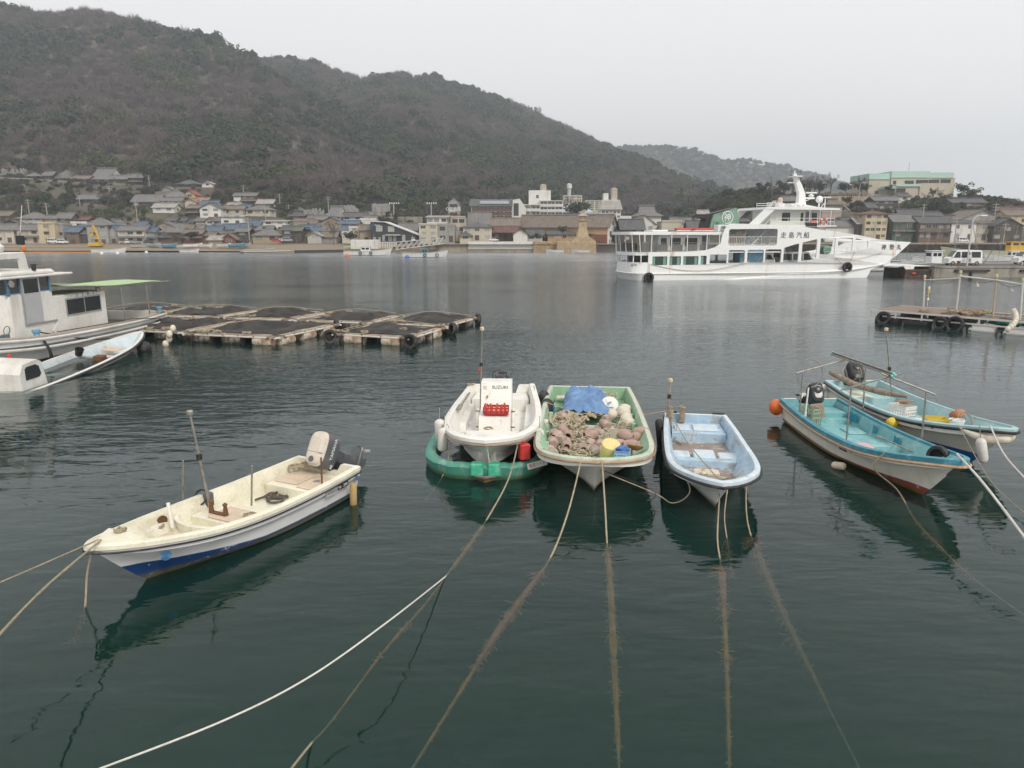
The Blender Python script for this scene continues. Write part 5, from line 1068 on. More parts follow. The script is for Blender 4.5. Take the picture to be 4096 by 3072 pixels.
# ---------------------------------------------------------------- quay on the right
CONC = mat('old_concrete', (.3, .28, .24), .9, .2, .8, (.09, .075, .055), .75, .8, streak=True, bump=.3, bscale=8); TAR = mat('quay_asphalt', (.09, .09, .09), .95, .25, 1.5)
q = MB(); q.box(53.5, 140, 91, 99.5, -3, 1.28); quay = struct(q.build('quay', CONC)); struct(MB().box(53.4, 140, 91.3, 99.4, 1.284, 1.35).build('quay_surface', TAR)); MB().box(53.5, 140, 90.9, 91.3, 1.2, 1.45).build('kerb', CONC, quay)
for x0 in (56, 64.3, 72.6, 81): MB().box(x0, x0 + 4.4, 90.7, 90.99, .75, 1.0).build('fender_beam', BLACKR, quay); MB().box(x0 + 2, x0 + 2.2, 90.7, 90.99, 0, .75).build('fender_beam', BLACKR, quay)
rs = tag(MB().box(50.2, 53.6, 91.6, 97, -1, 1.0).build('ramp_pontoon', mat('rust_dark', (.07, .045, .03), .8, .4, 1.5, (.3, .12, .04), .6, 1.5)), 'dark rusty landing block under the ferry ramp', 'pontoon')
MB().box(51.3, 53.2, 91.5, 91.6, .35, .8).build('recess_shade', PRINTK, rs); MB().bevbox(51.0, 51.4, 91.35, 91.5, .42, .6, .02).build('red_reflector', mat('reflector', (.8, .08, .02), .3), rs)  # flat black panel on the face paints the shade of a hollow
rp_ = tag(MB().add([(47.5, 92.0, 1.5), (53.5, 92.0, 1.42), (53.5, 97, 1.42), (47.5, 97, 1.5), (47.5, 92.0, 1.36), (53.5, 92.0, 1.36), (53.5, 97, 1.36), (47.5, 97, 1.36)], [(0, 1, 2, 3), (7, 6, 5, 4), (0, 4, 5, 1), (1, 5, 6, 2), (2, 6, 7, 3), (3, 7, 4, 0)]).add([(50.0, 91.8, 1.38), (51.4, 91.8, 1.38), (51.1, 91.8, .2), (50.9, 91.8, .2), (50.0, 92, 1.38), (51.4, 92, 1.38), (51.1, 92, .2), (50.9, 92, .2)], [(0, 3, 2, 1), (4, 5, 6, 7), (0, 4, 7, 3), (1, 2, 6, 5), (2, 3, 7, 6)]).build('link_ramp', FW), 'white steel link ramp between ferry bow and quay', 'ramp')
for i, x_ in enumerate((57.2, 65.7, 74.5)): tag(MB().lathe([(.18, 0), (.15, .1), (.14, .45), (.24, .55), (.24, .65), (.001, .7)], 14).build('bollard', RUSTY, None, (x_, 92.2, 1.35), sm=40), ('rusty bollard beside the white van', 'rusty bollard between the two white vans', 'rusty bollard near the edge of the picture on the quay')[i], 'bollard')
van('kei_van', 'white boxy van with side door open, parked on the quay', (61.7, 95.2, 1.35), R(174), CARW, 4.2, 1.6, 1.98)
van('kei_wagon', 'white wagon parked further along the quay, cut by the picture edge', (72.6, 97.6, 1.35), R(176), CARW, 4.3, 1.65, 1.8)
person('person', 'person in pale grey jacket bending at the open van', (59.6, 93.9, 1.35), R(60), mat('pale_jacket', (.55, .53, .54), .8, .1), mat('khaki_trousers', (.2, .18, .15), .9, .1), 1.65, .35)
def lamp_post(label, loc, h, arm=1.6, sgn=1):
    r = thing('street_lamp', label, 'street lamp', loc)
    MB().tube([(0, 0, 0), (0, 0, h * .85), (.12 * sgn, 0, h * .95), (.5 * sgn, 0, h), (arm * sgn, 0, h + .05)], [.11, .08, .07, .06, .05], 8).build('pole', mat('lamp_post_paint', (.5, .52, .52), .5, .06), r, sm=50); MB().bevbox(arm * sgn - .1, arm * sgn + .75 * sgn if sgn > 0 else arm * sgn + .1, -.17, .17, h - .06, h + .12, .06).build('lamp_head', FW, r); return r
lamp_post('tall grey street lamp standing on the quay beside the white van', (58.55, 92.6, 1.35), 6.3, 1.0)
tag(MB().bevbox(-.7, .7, -.25, .25, 0, .5, .03).build('white_box', WHITE, None, (67.5, 94.2, 1.35), (0, 0, .1)), 'white box lying on the quay', 'box')
tag(MB().torus((0, 0, 0), .55, .16, None, 22, 8).build('net_reel', RUSTY, None, (72.9, 93.6, 1.95), (R(90), 0, R(15)), sm=60), 'rusty net hauler wheel on the quay', 'wheel')
# ---------------------------------------------------------------- small distant boats
def far_boat(name, label, loc, rz, L=6, Wd=1.9, hm=None, cab=None, mastn=1, canopy=None, deckm=None, grp=None, dz=.0, cat='boat'):
    r = thing(name, label, cat, (loc[0], loc[1], dz), rz, grp); hm = hm or FW; w = Wd / 2; k_ = L / 6
    st = [(0, .85, .75), (.3, 1, .72), (.6, .95, .78), (.82, .65, .95), (.95, .25, 1.15), (1, 0.02, 1.22)]
    b = MB()
    for s in (1, -1): b.loft([[(t * L, s * f * w, z * k_ ** .5), (t * L - (.05 * L if t > .7 else 0), s * f * w * .8, .1), (t * L - (.12 * L if t > .7 else 0), 0, -.3)][::s] for t, f, z in st])
    b.add([(0, -.85 * w, .75 * k_ ** .5), (0, .85 * w, .75 * k_ ** .5), (0, .68 * w, .1), (0, 0, -.3), (0, -.68 * w, .1)], [(0, 1, 2, 3, 4)]); b.build('hull', hm, r, sm=40)
    b = MB(); b.loft([[(t * L, -f * w * .9, z * k_ ** .5 - .28), (t * L, f * w * .9, z * k_ ** .5 - .28)] for t, f, z in st]); b.build('deck', deckm or mat('far_deck', (.3, .34, .33), .8, .2, 2), r)
    b = MB()
    for s in (1, -1): b.tube([(t * L, s * f * w, z * k_ ** .5 + .03) for t, f, z in st], .06, 6)
    b.build('rail', mat('far_rail', (.5, .5, .47), .7, .15, 2), r)
    if cab:
        x0, x1, hh, cm = cab; c = MB().bevbox(x0 * L, x1 * L, -.55 * w, .55 * w, .4, .7 * k_ ** .5 + hh, .06).build('wheelhouse', cm, r); zt = .7 * k_ ** .5 + hh
        for s in (-1, 1):
            for i in range(2): xa = lerp(x0, x1, .12 + .42 * i) * L; MB().box(xa, xa + (x1 - x0) * L * .34, s * .56 * w - .006, s * .56 * w + .006, zt - .75, zt - .25).build('cabin_window', GLASSD, c)
        MB().box(x1 * L + .001, x1 * L + .012, -.42 * w, .42 * w, zt - .75, zt - .25).build('cabin_window', GLASSD, c); MB().bevbox(x0 * L - .25, x1 * L + .2, -.65 * w, .65 * w, zt, zt + .09, .03).build('cabin_roof', cm, c)
    for i in range(mastn): MB().tube([((.25 + .4 * i) * L, 0, .5), ((.23 + .4 * i) * L, .05, .5 + rnd.uniform(2.4, 4.2) * k_ ** .5)], .04, 6).build('mast', STEEL, r)
    if canopy: MB().loft([[(x * L, -.8 * w, zc), (x * L, 0, zc + .18), (x * L, .8 * w, zc)] for x, zc in ((.0, 2.0), (.2, 2.15), (.38, 2.1))]).build('canopy', canopy, r)
    return r
GCAN = mat('green_canopy', (.3, .48, .28), .7, .15, 3); BLU = mat('boat_blue', (.1, .3, .42), .6, .2, 2)
def tyres_on(r, xs, y, lab):
    for i, x in enumerate(xs): pass
f1 = far_boat('fishing_boat', 'white fishing boat with green canopy moored off the landing stage', (-42.5, 183), R(4), 12, 2.8, FW, (.35, .55, 1.2, FW), 2, GCAN)
for x_ in (4.2, 6.8): MB().torus((0, 0, 0), .32, .1, Matrix.Translation((x_, -1.5, .6)) @ Matrix.Rotation(R(90), 4, 'X'), 16, 6).build('tyre', BLACKR, f1)
f2 = far_boat('fishing_boat', 'white fishing boat with raised bow and blue wheelhouse frame', (-25.3, 167), R(3), 10.5, 2.7, FW, (.42, .55, 1.0, BLU), 2, None, mat('rust_deck', (.25, .16, .1), .8))
for x_ in (5.2, 8.0): MB().torus((0, 0, 0), .32, .1, Matrix.Translation((x_, -1.4, .6)) @ Matrix.Rotation(R(90), 4, 'X'), 16, 6).build('tyre', BLACKR, f2)
far_boat('beach_boat', 'white boat with turquoise net heap lying off the dredged beach', (-119, 205), R(2), 9.5, 2.4, FW, None, 1, None, mat('turq_net', (.15, .5, .45), .8, .2, 3))
far_boat('work_boat', 'grey work boat with row of black tyres and leaning mast', (-75.5, 204), R(3), 8.5, 2.4, mat('grey_hull', (.4, .42, .42), .6), None, 2)
far_boat('rowing_boat', 'tiny white skiff floating off the beach', (-62, 206), R(0), 3.4, 1.2, FW, None, 1)
far_boat('white_barge', 'flat white punt off the digger beach', (-95.5, 208), R(0), 5.5, 1.8, FW, None, 0)
for i, (x_, y_, L_, lab, cb) in enumerate(((14.8, 208, 5.2, 'low white skiff against the stone wall beside the lantern pier', None), (22.3, 208, 5.2, 'white skiff with open stern at the foot of the lantern pier', None), (34.6, 206, 3.6, 'small white skiff with pole, second from the ferry stern', None), (39.8, 204, 5, 'white skiff seen bow on with round fenders, near the ferry stern', None), (46.3, 206, 4.6, 'white boat with little cabin at the ferry stern', (.3, .7, .9, FW)))):
    far_boat('moored_boat', lab, (x_, y_), R(180 if i < 2 else 0 if i == 2 else -90 if i == 3 else 10), L_, 1.8, FW, cb, 1 if i in (2, 3) else 0, None, None, 'small boats below the lantern')
# boats behind the quay
far_boat('cabin_boat', 'white cabin boat with purple stripe behind the ferry bow', (60.0, 108), R(184), 13, 3.2, FW, (.3, .62, 1.5, FW), 2); 
far_boat('net_boat', 'white wheelhouse boat with rigging posts behind the open van', (70, 110), R(182), 11, 3, FW, (.45, .6, 1.9, FW), 4)
YB = mat('boat_yellow', (.62, .4, .03), .5, .12, 2)
far_boat('yellow_boat', 'pale boat with bright yellow wheelhouse near the stone embankment', (122, 168), R(178), 22, 3.6, mat('pale_green_hull', (.5, .5, .32), .6, .1), (.12, .3, 2.2, YB), 3, None, YB)
for i, (x_, y_, L_, a_, lab) in enumerate(((84, 120, 12, 176, 'long grey skiff with stacked boards behind the quay'), (96, 118, 13, 172, 'grey open boat with upswept bow, furthest along the quay'), (80, 127, 10, 184, 'pale skiff lying behind the grey skiff'), (100, 132, 12, 180, 'white skiff with green gear beyond the wagon'), (69, 122, 9, 178, 'blue grey skiff behind the wheelhouse boat'), (107, 150, 9, 180, 'white half cabin boat before the yellow wheelhouse'))):
    far_boat('open_skiff', lab, (x_, y_), R(a_), L_, 2.2, (mat('grey_hull', (.4, .42, .42), .6), mat('grey_hull2', (.45, .46, .42), .6), FW, FW, BLU, FW)[i], (.2, .4, 1.0, FW) if i == 5 else None, 1, None, mat('skiff_gear', (.3, .26, .2), .8, .4, 1.5, (.1, .2, .16), .7, 1), 'skiffs behind the quay')
for i in range(9):
    x_ = 62 + i * 5.2 + rnd.uniform(-1, 1); tag(MB().tube([(x_, 112 + rnd.uniform(-3, 12), -.5), (x_ + rnd.uniform(-1.2, 1.2), 112, 5.5 + rnd.uniform(0, 3))], .05, 6).build('rigging_pole', WOOD), 'thin rigging pole behind the quay, %s from the ferry bow' % ORD[i], 'pole', 'rigging poles behind the quay')
# ---------------------------------------------------------------- fish cages
PLANK = mat('raft_plank', (.4, .33, .25), .9, .3, 3, (.14, .1, .07), .8, 1.6, dlo=.45); FLOATB = mat('raft_float', (.55, .5, .4), .75, .15, 3, (.22, .1, .04), .85, 2.2, dlo=.48, dhi=.6); FLOATK = mat('raft_float_dark', (.05, .045, .04), .8, .3, 3, (.5, .45, .34), .5, 1.6)
def netmat():
    m, t, o = nodes('black_net'); b = N(t, 'ShaderNodeBsdfPrincipled'); b.inputs['Base Color'].default_value = (.022, .021, .02, 1); b.inputs['Roughness'].default_value = .9
    tc = N(t, 'ShaderNodeTexCoord').outputs['Object']; t.links.new(ramp(t, nz(t, tc, 3.5, 6, .7), .3, .5, .86, 1.0), b.inputs['Alpha']); t.links.new(mixc(t, ramp(t, nz(t, tc, 1.3, 5, .6), .35, .7), (.014, .014, .014), (.06, .052, .045)), b.inputs['Base Color']); t.links.new(b.outputs[0], o.inputs[0]); return m
NET = netmat()
fmesh = MB().lathe([(.001, -.55), (.26, -.55), (.3, -.5), (.31, -.3), (.3, 0), (.31, .3), (.3, .5), (.26, .55), (.001, .55)], 14, Matrix.Rotation(R(90), 4, 'Y')).mesh('float_drum', FLOATB, 40); fmesh2 = fmesh.copy(); fmesh2.materials.clear(); fmesh2.materials.append(FLOATK)
def cage(label, c0, c1, c2, c3, tyres=(), seed=0):
    """four corners on the water, frame of planks on drums, net heaped over the middle"""
    r_ = random.Random(seed); C = [V((*c, 0)) for c in (c0, c1, c2, c3)]; o0 = C[0]
    r = thing('fish_cage', label, 'fish cage', o0, 0, 'fish cage raft'); L = [p - o0 for p in C]; cen = sum(L, V()) / 4
    for i in range(4):
        a, b_ = L[i], L[(i + 1) % 4]; d = (b_ - a); ln = d.length; d.normalize(); nrm_ = V((0, 0, 1)).cross(d); Mx = Matrix.Translation(a) @ Matrix.Rotation(math.atan2(d.y, d.x), 4, 'Z')
        for k in range(2): MB().box(-.1, ln + .1, .02 + k * .3, .27 + k * .3, .42, .47, Mx).build('plank', PLANK, r)
        MB().tube([Mx @ V((-.2, .0, .38)), Mx @ V((ln + .2, .0, .38))], .05, 6).build('frame_pipe', mat('raft_pipe', (.6, .58, .54), .6, .1, 3, (.3, .15, .07), .7, 3), r); MB().tube([Mx @ V((-.2, .5, .36)), Mx @ V((ln + .2, .5, .36))], .045, 6).build('frame_pipe', RUSTY, r)
        nf = max(2, int(ln / 1.7))
        for k in range(nf): link('float_drum', fmesh if r_.random() < .55 else fmesh2, r, Mx @ V((ln * (k + .5) / nf, .22, .17)), (0, 0, math.atan2(d.y, d.x)), (1, 1, 1))
        for k in range(nf * 2): MB().box(-.025, .025, -.04, .02, -.05, .45, Mx @ Matrix.Translation((ln * (k + .5) / (nf * 2), 0, 0))).build('lashing', BLACKR, r)
    b = MB(); n = 16
    for i in range(n):
        for j in range(n):
            u, v = .07 + .86 * i / (n - 1), .07 + .86 * j / (n - 1); p = L[0].lerp(L[1], u).lerp(L[3].lerp(L[2], u), v); e = min(u - .07, .93 - u, v - .07, .93 - v)
            b.v.append((p.x, p.y, .5 + min(.27, e * 2.2) * (.4 + 1.4 * mnoise.noise((p.x * .6 + seed, p.y * .6, 1))) + .07 * mnoise.noise((p.x * 1.3, p.y * 1.3 + seed, 3)) - .09 * abs(mnoise.noise((p.x * .9 + p.y * .8, p.y * .4, seed)))))
    for i in range(n - 1):
        for j in range(n - 1): b.f.append((i * n + j, (i + 1) * n + j, (i + 1) * n + j + 1, i * n + j + 1))
    b.m = [0] * len(b.f); b.build('net_cover', NET, r, sm=80)
    b = MB()
    for k in range(5):
        p = L[0].lerp(L[1], r_.random()).lerp(L[3].lerp(L[2], r_.random()), r_.choice((.03, .97, r_.random()))); coil(b, (p.x, p.y, .52), .22, 3, .02, r_, .12)
    b.tube(rope_path([tuple(L[0] + V((.4, .4, .6))), tuple(cen + V((0, 0, .95))), tuple(L[2] + V((-.3, -.3, .6)))], 16), .02, 5); stuff(b.build('rope_scraps', ROPE, r))
    return r
cg = [((-16.9, 36.5), (-11.7, 35.1), (-9.9, 40.3), (-15.6, 41.8), 'wide fish cage with black net in front, nearest the fishing boat stern'),
      ((-9.2, 36.5), (-5.05, 34.9), (-3.7, 38.9), (-7.9, 40.3), 'nearest corner fish cage with rusty floats and two tyres'),
      ((-7.6, 40.9), (-3.7, 39.5), (-2.2, 43.6), (-6.3, 44.8), 'outermost fish cage at the open water end of the raft'),
      ((-12.8, 42.2), (-8.3, 41.1), (-7.0, 45.0), (-11.6, 46.2), 'fish cage in the middle of the back row, touching the corner cages'),
      ((-17.6, 43.6), (-13.3, 42.5), (-12.0, 46.6), (-16.4, 47.8), 'back row fish cage with piled black net behind the widest cage'),
      ((-21.6, 38.2), (-17.4, 37.0), (-15.9, 42.0), (-20.6, 43.2), 'fish cage half hidden behind the stern of the fishing boat'),
      ((-22.6, 44.9), (-18.3, 43.8), (-16.9, 48.1), (-21.6, 49.3), 'fish cage with new yellow planks in the far row'),
      ((-27.6, 46.5), (-23.2, 45.2), (-22.0, 49.6), (-26.4, 50.8), 'farthest fish cage, mostly behind the fishing boat cabin')]
for i, (a_, b_, c_, d_, lab) in enumerate(cg): cage(lab, a_, b_, c_, d_, seed=i * 7)
for i, (x_, y_, rz_, lab) in enumerate(((-9.4, 36.3, 20, 'tyre at the near outer corner of the corner cage'), (-5.0, 34.6, -25, 'tyre hanging on the front of the corner cage'), (-3.3, 39.2, -60, 'tyre wedged between the two outer cages'), (-2.1, 43.7, -70, 'tyre at the far outer corner of the raft'), (-10.1, 40.6, -65, 'tyre between the middle cages'))):
    tyre(lab, (x_, y_, .3), (R(85), 0, R(rz_)), .36, .11)
# ---------------------------------------------------------------- fishing boat on the left
G = Boat('fishing_boat', 'big white fishing boat with wheelhouse, number 3285 and green awning', 'boat', (-21.75, 41.0), (-22.5, 23.5))
HG = hull_mat('trawler_white', (.76, .76, .74), (.05, .12, .3), .1, scum=.08, dirty=(.45, .4, .32), damt=.3)
gG = [(0, 1.75, 1.1), (3, 1.95, 1.05), (7, 2.0, 1.08), (11, 1.95, 1.2), (14.5, 1.5, 1.55), (16.6, .7, 1.95), (17.5, 0, 2.15)]
cG = [(0, 1.5, -.05), (3, 1.65, -.08), (7, 1.65, -.08), (11, 1.4, .0), (13.5, .85, .2), (15.2, .3, .6), (16.6, 0, 1.2)]
kG = [(0, -.5), (3, -.6), (7, -.6), (11, -.6), (13.5, -.55), (15.0, -.2), (16.6, 1.1)]
TRW = mat('trawler_paint', (.72, .71, .68), .45, .07, 2, (.45, .36, .25), .4, 1.5, streak=True)
GREYW = mat('grey_worn_rail', (.42, .38, .34), .8, .15, 4, (.25, .18, .12), .6, 4)
hull(G, gG, cG, kG, HG, GREYW, TRW, mat('trawler_deck', (.2, .18, .15), .9, .3, 2), .62, .16, .12, rub=(.52, .075), rubm=TRW, lip=.1)
o = G.o
MB().tube([(0, s_ * 1.78, 1.05) for s_ in (-1, 1)], .09, 8).build('stern_rail', TRW, o)
b = MB(); q = catmull([(x, y + .06, z - .14) for x, y, z in gG], 30); 
for s_ in (1, -1): b.tube([(x, s_ * y, z) for x, y, z in q], .07, 6)
b.build('upper_rub_rail', TRW, o, sm=60)
YN = 1.1     # cabin side towards the cages
ac = MB().bevbox(4.4, 8.4, -YN, YN, .6, 2.68, .05).build('aft_cabin', TRW, o)
wf = MB().box(4.88, 7.55, YN, YN + .03, 1.68, 2.5).build('window_frame', mat('alu', (.45, .46, .46), .4, .1, metal=.6), ac)
for x0, x1 in ((4.95, 6.15), (6.22, 7.48)): MB().box(x0, x1, YN + .02, YN + .036, 1.75, 2.43).build('window_pane', GLASSD, wf)
for i, ch in enumerate('HS-3285'[3:]): txt(ch, .24, PRINTK, ac, (6.65 - i * .42, YN + .012, 2.6), (R(90), 0, R(180)), ext=.003)
txt('-', .24, PRINTK, ac, (7.1, YN + .012, 2.6), (R(90), 0, R(180)), ext=.003)
wb = MB(); wb.loft([[(8.38, -YN, .6), (8.38, YN, .6), (8.38, YN, 2.95), (8.38, -YN, 2.95)], [(11.0, -YN, .6), (11.0, YN, .6), (11.0, YN, 2.95), (11.0, -YN, 2.95)], [(11.35, -.75, .6), (11.35, .75, .6), (11.2, .75, 2.95), (11.2, -.75, 2.95)]], close=True); wb.add([(11.35, -.75, .6), (11.35, .75, .6), (11.2, .75, 2.95), (11.2, -.75, 2.95)], [(0, 1, 2, 3)])
wh = wb.build('wheelhouse', TRW, o)
PBF = mat('blue_window_frame', (.1, .22, .36), .6, .2, 4, (.5, .52, .5), .4, 4)
b = MB()
for x_, y_ in ((8.45, YN - .04), (10.98, YN - .04), (11.2, .72), (11.2, -.72), (10.98, -YN + .04), (8.45, -YN + .04), (10.3, YN - .04), (9.2, YN - .03)): b.box(x_ - .05, x_ + .05, y_ - .05, y_ + .05, 2.9, 3.62)
b.box(8.4, 11.2, -YN, -YN + .05, 2.92, 3.0); b.box(8.4, 11.2, YN - .06, YN - .01, 2.92, 3.0); b.build('window_frame', PBF, wh)
gp = mat('cabin_glass', (.06, .075, .075), .05, .1, 2, alpha=.72)
for x0, x1 in ((8.5, 9.15), (9.25, 10.25), (10.35, 10.93)): MB().box(x0, x1, YN - .045, YN - .035, 2.98, 3.58).build('window_pane', gp, wh)
for x0, x1 in ((8.5, 9.9), (10.0, 10.93)): MB().box(x0, x1, -YN + .035, -YN + .045, 2.98, 3.58).build('window_pane', gp, wh)
MB().box(11.2, 11.21, -.7, .7, 2.98, 3.58).build('window_pane', gp, wh); MB().add([(11.0, YN - .04, 2.98), (11.2, .74, 2.98), (11.2, .74, 3.58), (11.0, YN - .04, 3.58)], [(0, 1, 2, 3)]).build('window_pane', gp, wh)
MB().torus((0, 0, 0), .2, .02, Matrix.Translation((11.1, .2, 3.25)) @ Matrix.Rotation(R(90), 4, 'Y'), 20, 6).build('clear_view_screen', STEEL, wh); MB().box(9.4, 10.4, -.6, -.1, 2.6, 3.2).build('helm_seat', mat('brown_seat', (.2, .12, .07), .7), wh)
dr = MB().box(9.15, 10.25, YN + .002, YN + .03, 1.65, 3.62).build('sliding_door', mat('door_grey', (.42, .43, .44), .5, .05), wh); MB().box(9.25, 10.15, YN + .02, YN + .035, 2.95, 3.55).build('door_pane', GLASSD, dr); b = MB(); b.box(10.25, 10.33, YN, YN + .05, 1.6, 3.66); b.box(8.3, 10.33, YN, YN + .06, 1.56, 1.63); b.build('door_rail', mat('alu', (.45, .46, .46), .4), dr)
MB().bevbox(7.1, 11.7, -1.35, 1.35, 3.62, 3.72, .03).bevbox(8.1, 11.5, -1.2, 1.2, 3.7, 3.92, .08).build('wheelhouse_roof', TRW, o)
b = MB(); b.loft([[(x, -y, z0), (x + .25, -y, z0), (x + .25, y, z0), (x, y, z0)] for x, y, z0 in ((9.55, 1.1, 3.9), (9.65, 1.05, 4.5))], close=True); b.build('arch_tmp', TRW, o); bpy.data.objects.remove(bpy.data.objects['arch_tmp'])
plate([(9.5, 3.9), (9.62, 4.6), (9.75, 4.68), (11.9, 4.62), (12.1, 4.5), (12.2, 3.9)], [[(9.95, 3.95), (9.98, 4.45), (11.75, 4.42), (11.85, 3.95)]], .12).build('radar_arch', TRW, o, (0, .95, 0)); plate([(9.5, 3.9), (9.62, 4.6), (9.75, 4.68), (11.9, 4.62), (12.1, 4.5), (12.2, 3.9)], [[(9.95, 3.95), (9.98, 4.45), (11.75, 4.42), (11.85, 3.95)]], .12).build('radar_arch', TRW, o, (0, -.95, 0)); MB().bevbox(9.6, 12.0, -1.0, 1.0, 4.6, 4.7, .04).build('arch_top', TRW, o)
MB().lathe([(.22, 0), (.3, .1), (.32, .25), (.22, .36), (.12, .42)], 16).build('radar_base', TRW, o, (10.75, .6, 4.7), sm=40); MB().bevbox(-.75, .75, -.09, .09, 0, .16, .07, Matrix.Translation((10.75, .6, 5.14)) @ Matrix.Rotation(R(35), 4, 'Z') @ Matrix.Rotation(R(-4), 4, 'Y')).build('radar_scanner', TRW, o)
ms = MB().tube([(9.2, .55, 3.9), (9.1, .5, 5.6)], .05, 8).tube([(9.15, .52, 5.2), (8.7, .5, 6.7)], .015, 5).tube([(9.6, .9, 3.9), (9.15, .55, 4.6)], .025, 6).tube([(8.8, .3, 3.9), (9.15, .55, 4.6)], .025, 6).build('mast', STEEL, o); MB().lathe([(.09, 0), (.1, .16), (.06, .2)], 12).build('amber_light', mat('amber', (.6, .2, .03), .3), ms, (9.3, .75, 4.75)); MB().bevbox(9.0, 9.2, .35, .65, 5.0, 5.4, .03).build('lantern_box', PRINTK, ms)
MB().bevbox(-.12, .12, -.2, .2, 0, .3, .03).build('funnel_box', mat('soot_grey', (.14, .12, .11), .8), o, (8.25, .6, 3.72)); MB().lathe([(.09, 0), (.09, .2), (.12, .22), (.12, .28)], 12).build('roof_vent', BLKP, o, (9.4, 1.15, 3.9))
for x_, y_, z_ in ((11.0, 1.25, 3.42), (5.1, 1.2, 2.78), (11.4, .5, 4.2)): lp = MB().lathe([(.06, -.12), (.14, -.05), (.16, .02), (.001, .03)], 16, Matrix.Rotation(R(-80), 4, 'X')).build('flood_lamp', STEEL, o, (x_, y_, z_), sm=40)
b = MB(); b.loft([[(x, y, z + .1 - .1 * (y / 1.5) ** 2 + (.03 * math.sin(x * 2))) for y in (-1.5, -.8, 0, .8, 1.45)] for x, z in ((-1.0, 2.75), (.5, 2.82), (2, 2.88), (3.6, 2.84), (5, 2.92), (6.5, 3.02), (7.9, 3.1))]); b.build('green_awning', mat('green_awning', (.4, .55, .3), .7, .1, 3), o, sm=60)
for y_ in (-1.45, 1.42): MB().tube([(-1.3, y_, 2.74), (3.6, y_, 2.82), (7.9, y_, 3.08)], .035, 6).build('awning_pole', STEEL, o)
for x_, zt in ((3.4, 2.82), (1.0, 2.78)):
    for y_ in (-1.4, 1.4): MB().tube([(x_, y_, 1.0), (x_ + .1, y_, zt)], .03, 6).build('awning_stay', STEEL, o)
for x_ in (10.6, .6): MB().lathe([(.12, 0), (.12, .2), (.17, .24), (.17, .34), (.001, .36)], 12).build('bitt', mat('blue_capped', (.16, .34, .48), .6), o, (x_, 1.75, 1.1))
b = MB(); b.tube(rope_path([(10.6, 1.8, 1.35), (7, 2.1, .5), (3, 2.3, .3), (1.2, 2.0, .55)], 24), .03, 6); b.tube(rope_path([(9.5, 1.9, 1.2), (5, 2.0, 1.12), (3.5, 2.05, 1.1), (1, 2.0, .8)], 20), .02, 5)
for k in range(3): b.tube(rope_path([(10.6, 1.8, 1.3), (10.55 - k * .05, 2.15, .6), (10.5 - k * .12, 2.15, -.3)], 12), .03, 5)
b.torus((0, 0, 0), .18, .015, Matrix.Translation((11.3, 1.0, 1.5)) @ Matrix.Rotation(R(80), 4, 'X'), 14, 5); stuff(b.build('deck_lines', ROPEB, o))
MB().bevbox(-.3, .3, -.02, .02, -.3, .3, .02, Matrix.Translation((8.3, YN + .04, 1.12)) @ Matrix.Rotation(R(45), 4, 'Y')).build('diamond_plate', TRW, o)
b = MB()
for k in range(6): coil(b, (.5 + rnd.uniform(-.3, .5), 1.6 + rnd.uniform(-.2, .2), 1.15), .2, 3, .02)
stuff(b.build('rope_coils', ROPE, o)); MB().lathe([(.16, 0), (.16, .5)], 10).build('drum', mat('drum_teal', (.1, .16, .17), .7), o, (12.2, 1.3, .9)); MB().lathe([(.16, 0), (.16, .5)], 10).build('drum', mat('drum_teal', (.1, .16, .17), .7), o, (11.8, 1.3, .9))
# sunken pale blue skiff alongside
Hs = Boat('sunken_skiff', 'pale blue skiff half sunk by the stern beside the fishing boat', 'boat', (-18.1, 24.4), (-18.35, 34.8), rot=(R(3), R(-2.9)))
HH = hull_mat('skiff_pale_blue', (.52, .6, .64), (.5, .55, .5), -.9, scum=.3, stain=(.2, .16, .06), samt=.5, dirty=(.35, .26, .14), damt=.5)
SKB = mat('skiff_inside_blue', (.55, .63, .67), .6, .12, 2, (.36, .2, .07), .75, 1.0)
gH = [(0, .95, -.0), (2.5, 1.1, .0), (5, 1.12, .02), (7.5, .95, .05), (9.2, .6, .12), (10.2, .25, .2), (10.5, 0, .22)]
cH = [(0, .8, -.55), (2.5, .9, -.57), (5, .88, -.57), (7.2, .66, -.5), (8.6, .36, -.4), (9.4, .14, -.25), (10.1, 0, -.05)]
kH = [(0, -.7), (2.5, -.75), (5, -.75), (7.2, -.72), (8.6, -.6), (9.4, -.4), (10.1, -.06)]
hull(Hs, gH, cH, kH, HH, TRW, SKB, SKB, -.42, .1, .2, rub=(.05, .055), lip=.06)
cb_ = [(.25, -.2), (.2, .62), (.4, .95), (1.2, .98), (1.45, .85), (1.75, -.2)]
hc = prismy(cb_, -.7, .7).build('cuddy', TRW, Hs.o)
for y_ in (-.715, .705): prismy([(.5, .35), (.48, .76), (.58, .83), (1.08, .82), (1.26, .72), (1.36, .42), (1.25, .32)], y_ - .003, y_ + .012).build('cuddy_window', GLASSD, hc)
MB().lathe([(.06, 0), (.06, .1), (.001, .14)], 10).build('red_light', mat('red_lamp', (.6, .03, .02), .3), hc, (1.25, .3, .98))
cross(Hs.o, 'thwart', SKB, [(0, .9), (10, .9)], 6.4, 6.7, -.4, -.12, .12); slab(Hs.o, 'rust_plate', RUSTY, 5.9, 6.3, -.5, -.1, -.3, .0); slab(Hs.o, 'fore_board', PLYB, 7.4, 8.2, -.4, .3, -.1, -.06)
bw = MB().box(.2, 6.4, -.85, .85, -.2, -.19).build('rain_water', mat('bilge_water', (.03, .045, .04), .05, .2, 3), Hs.o)
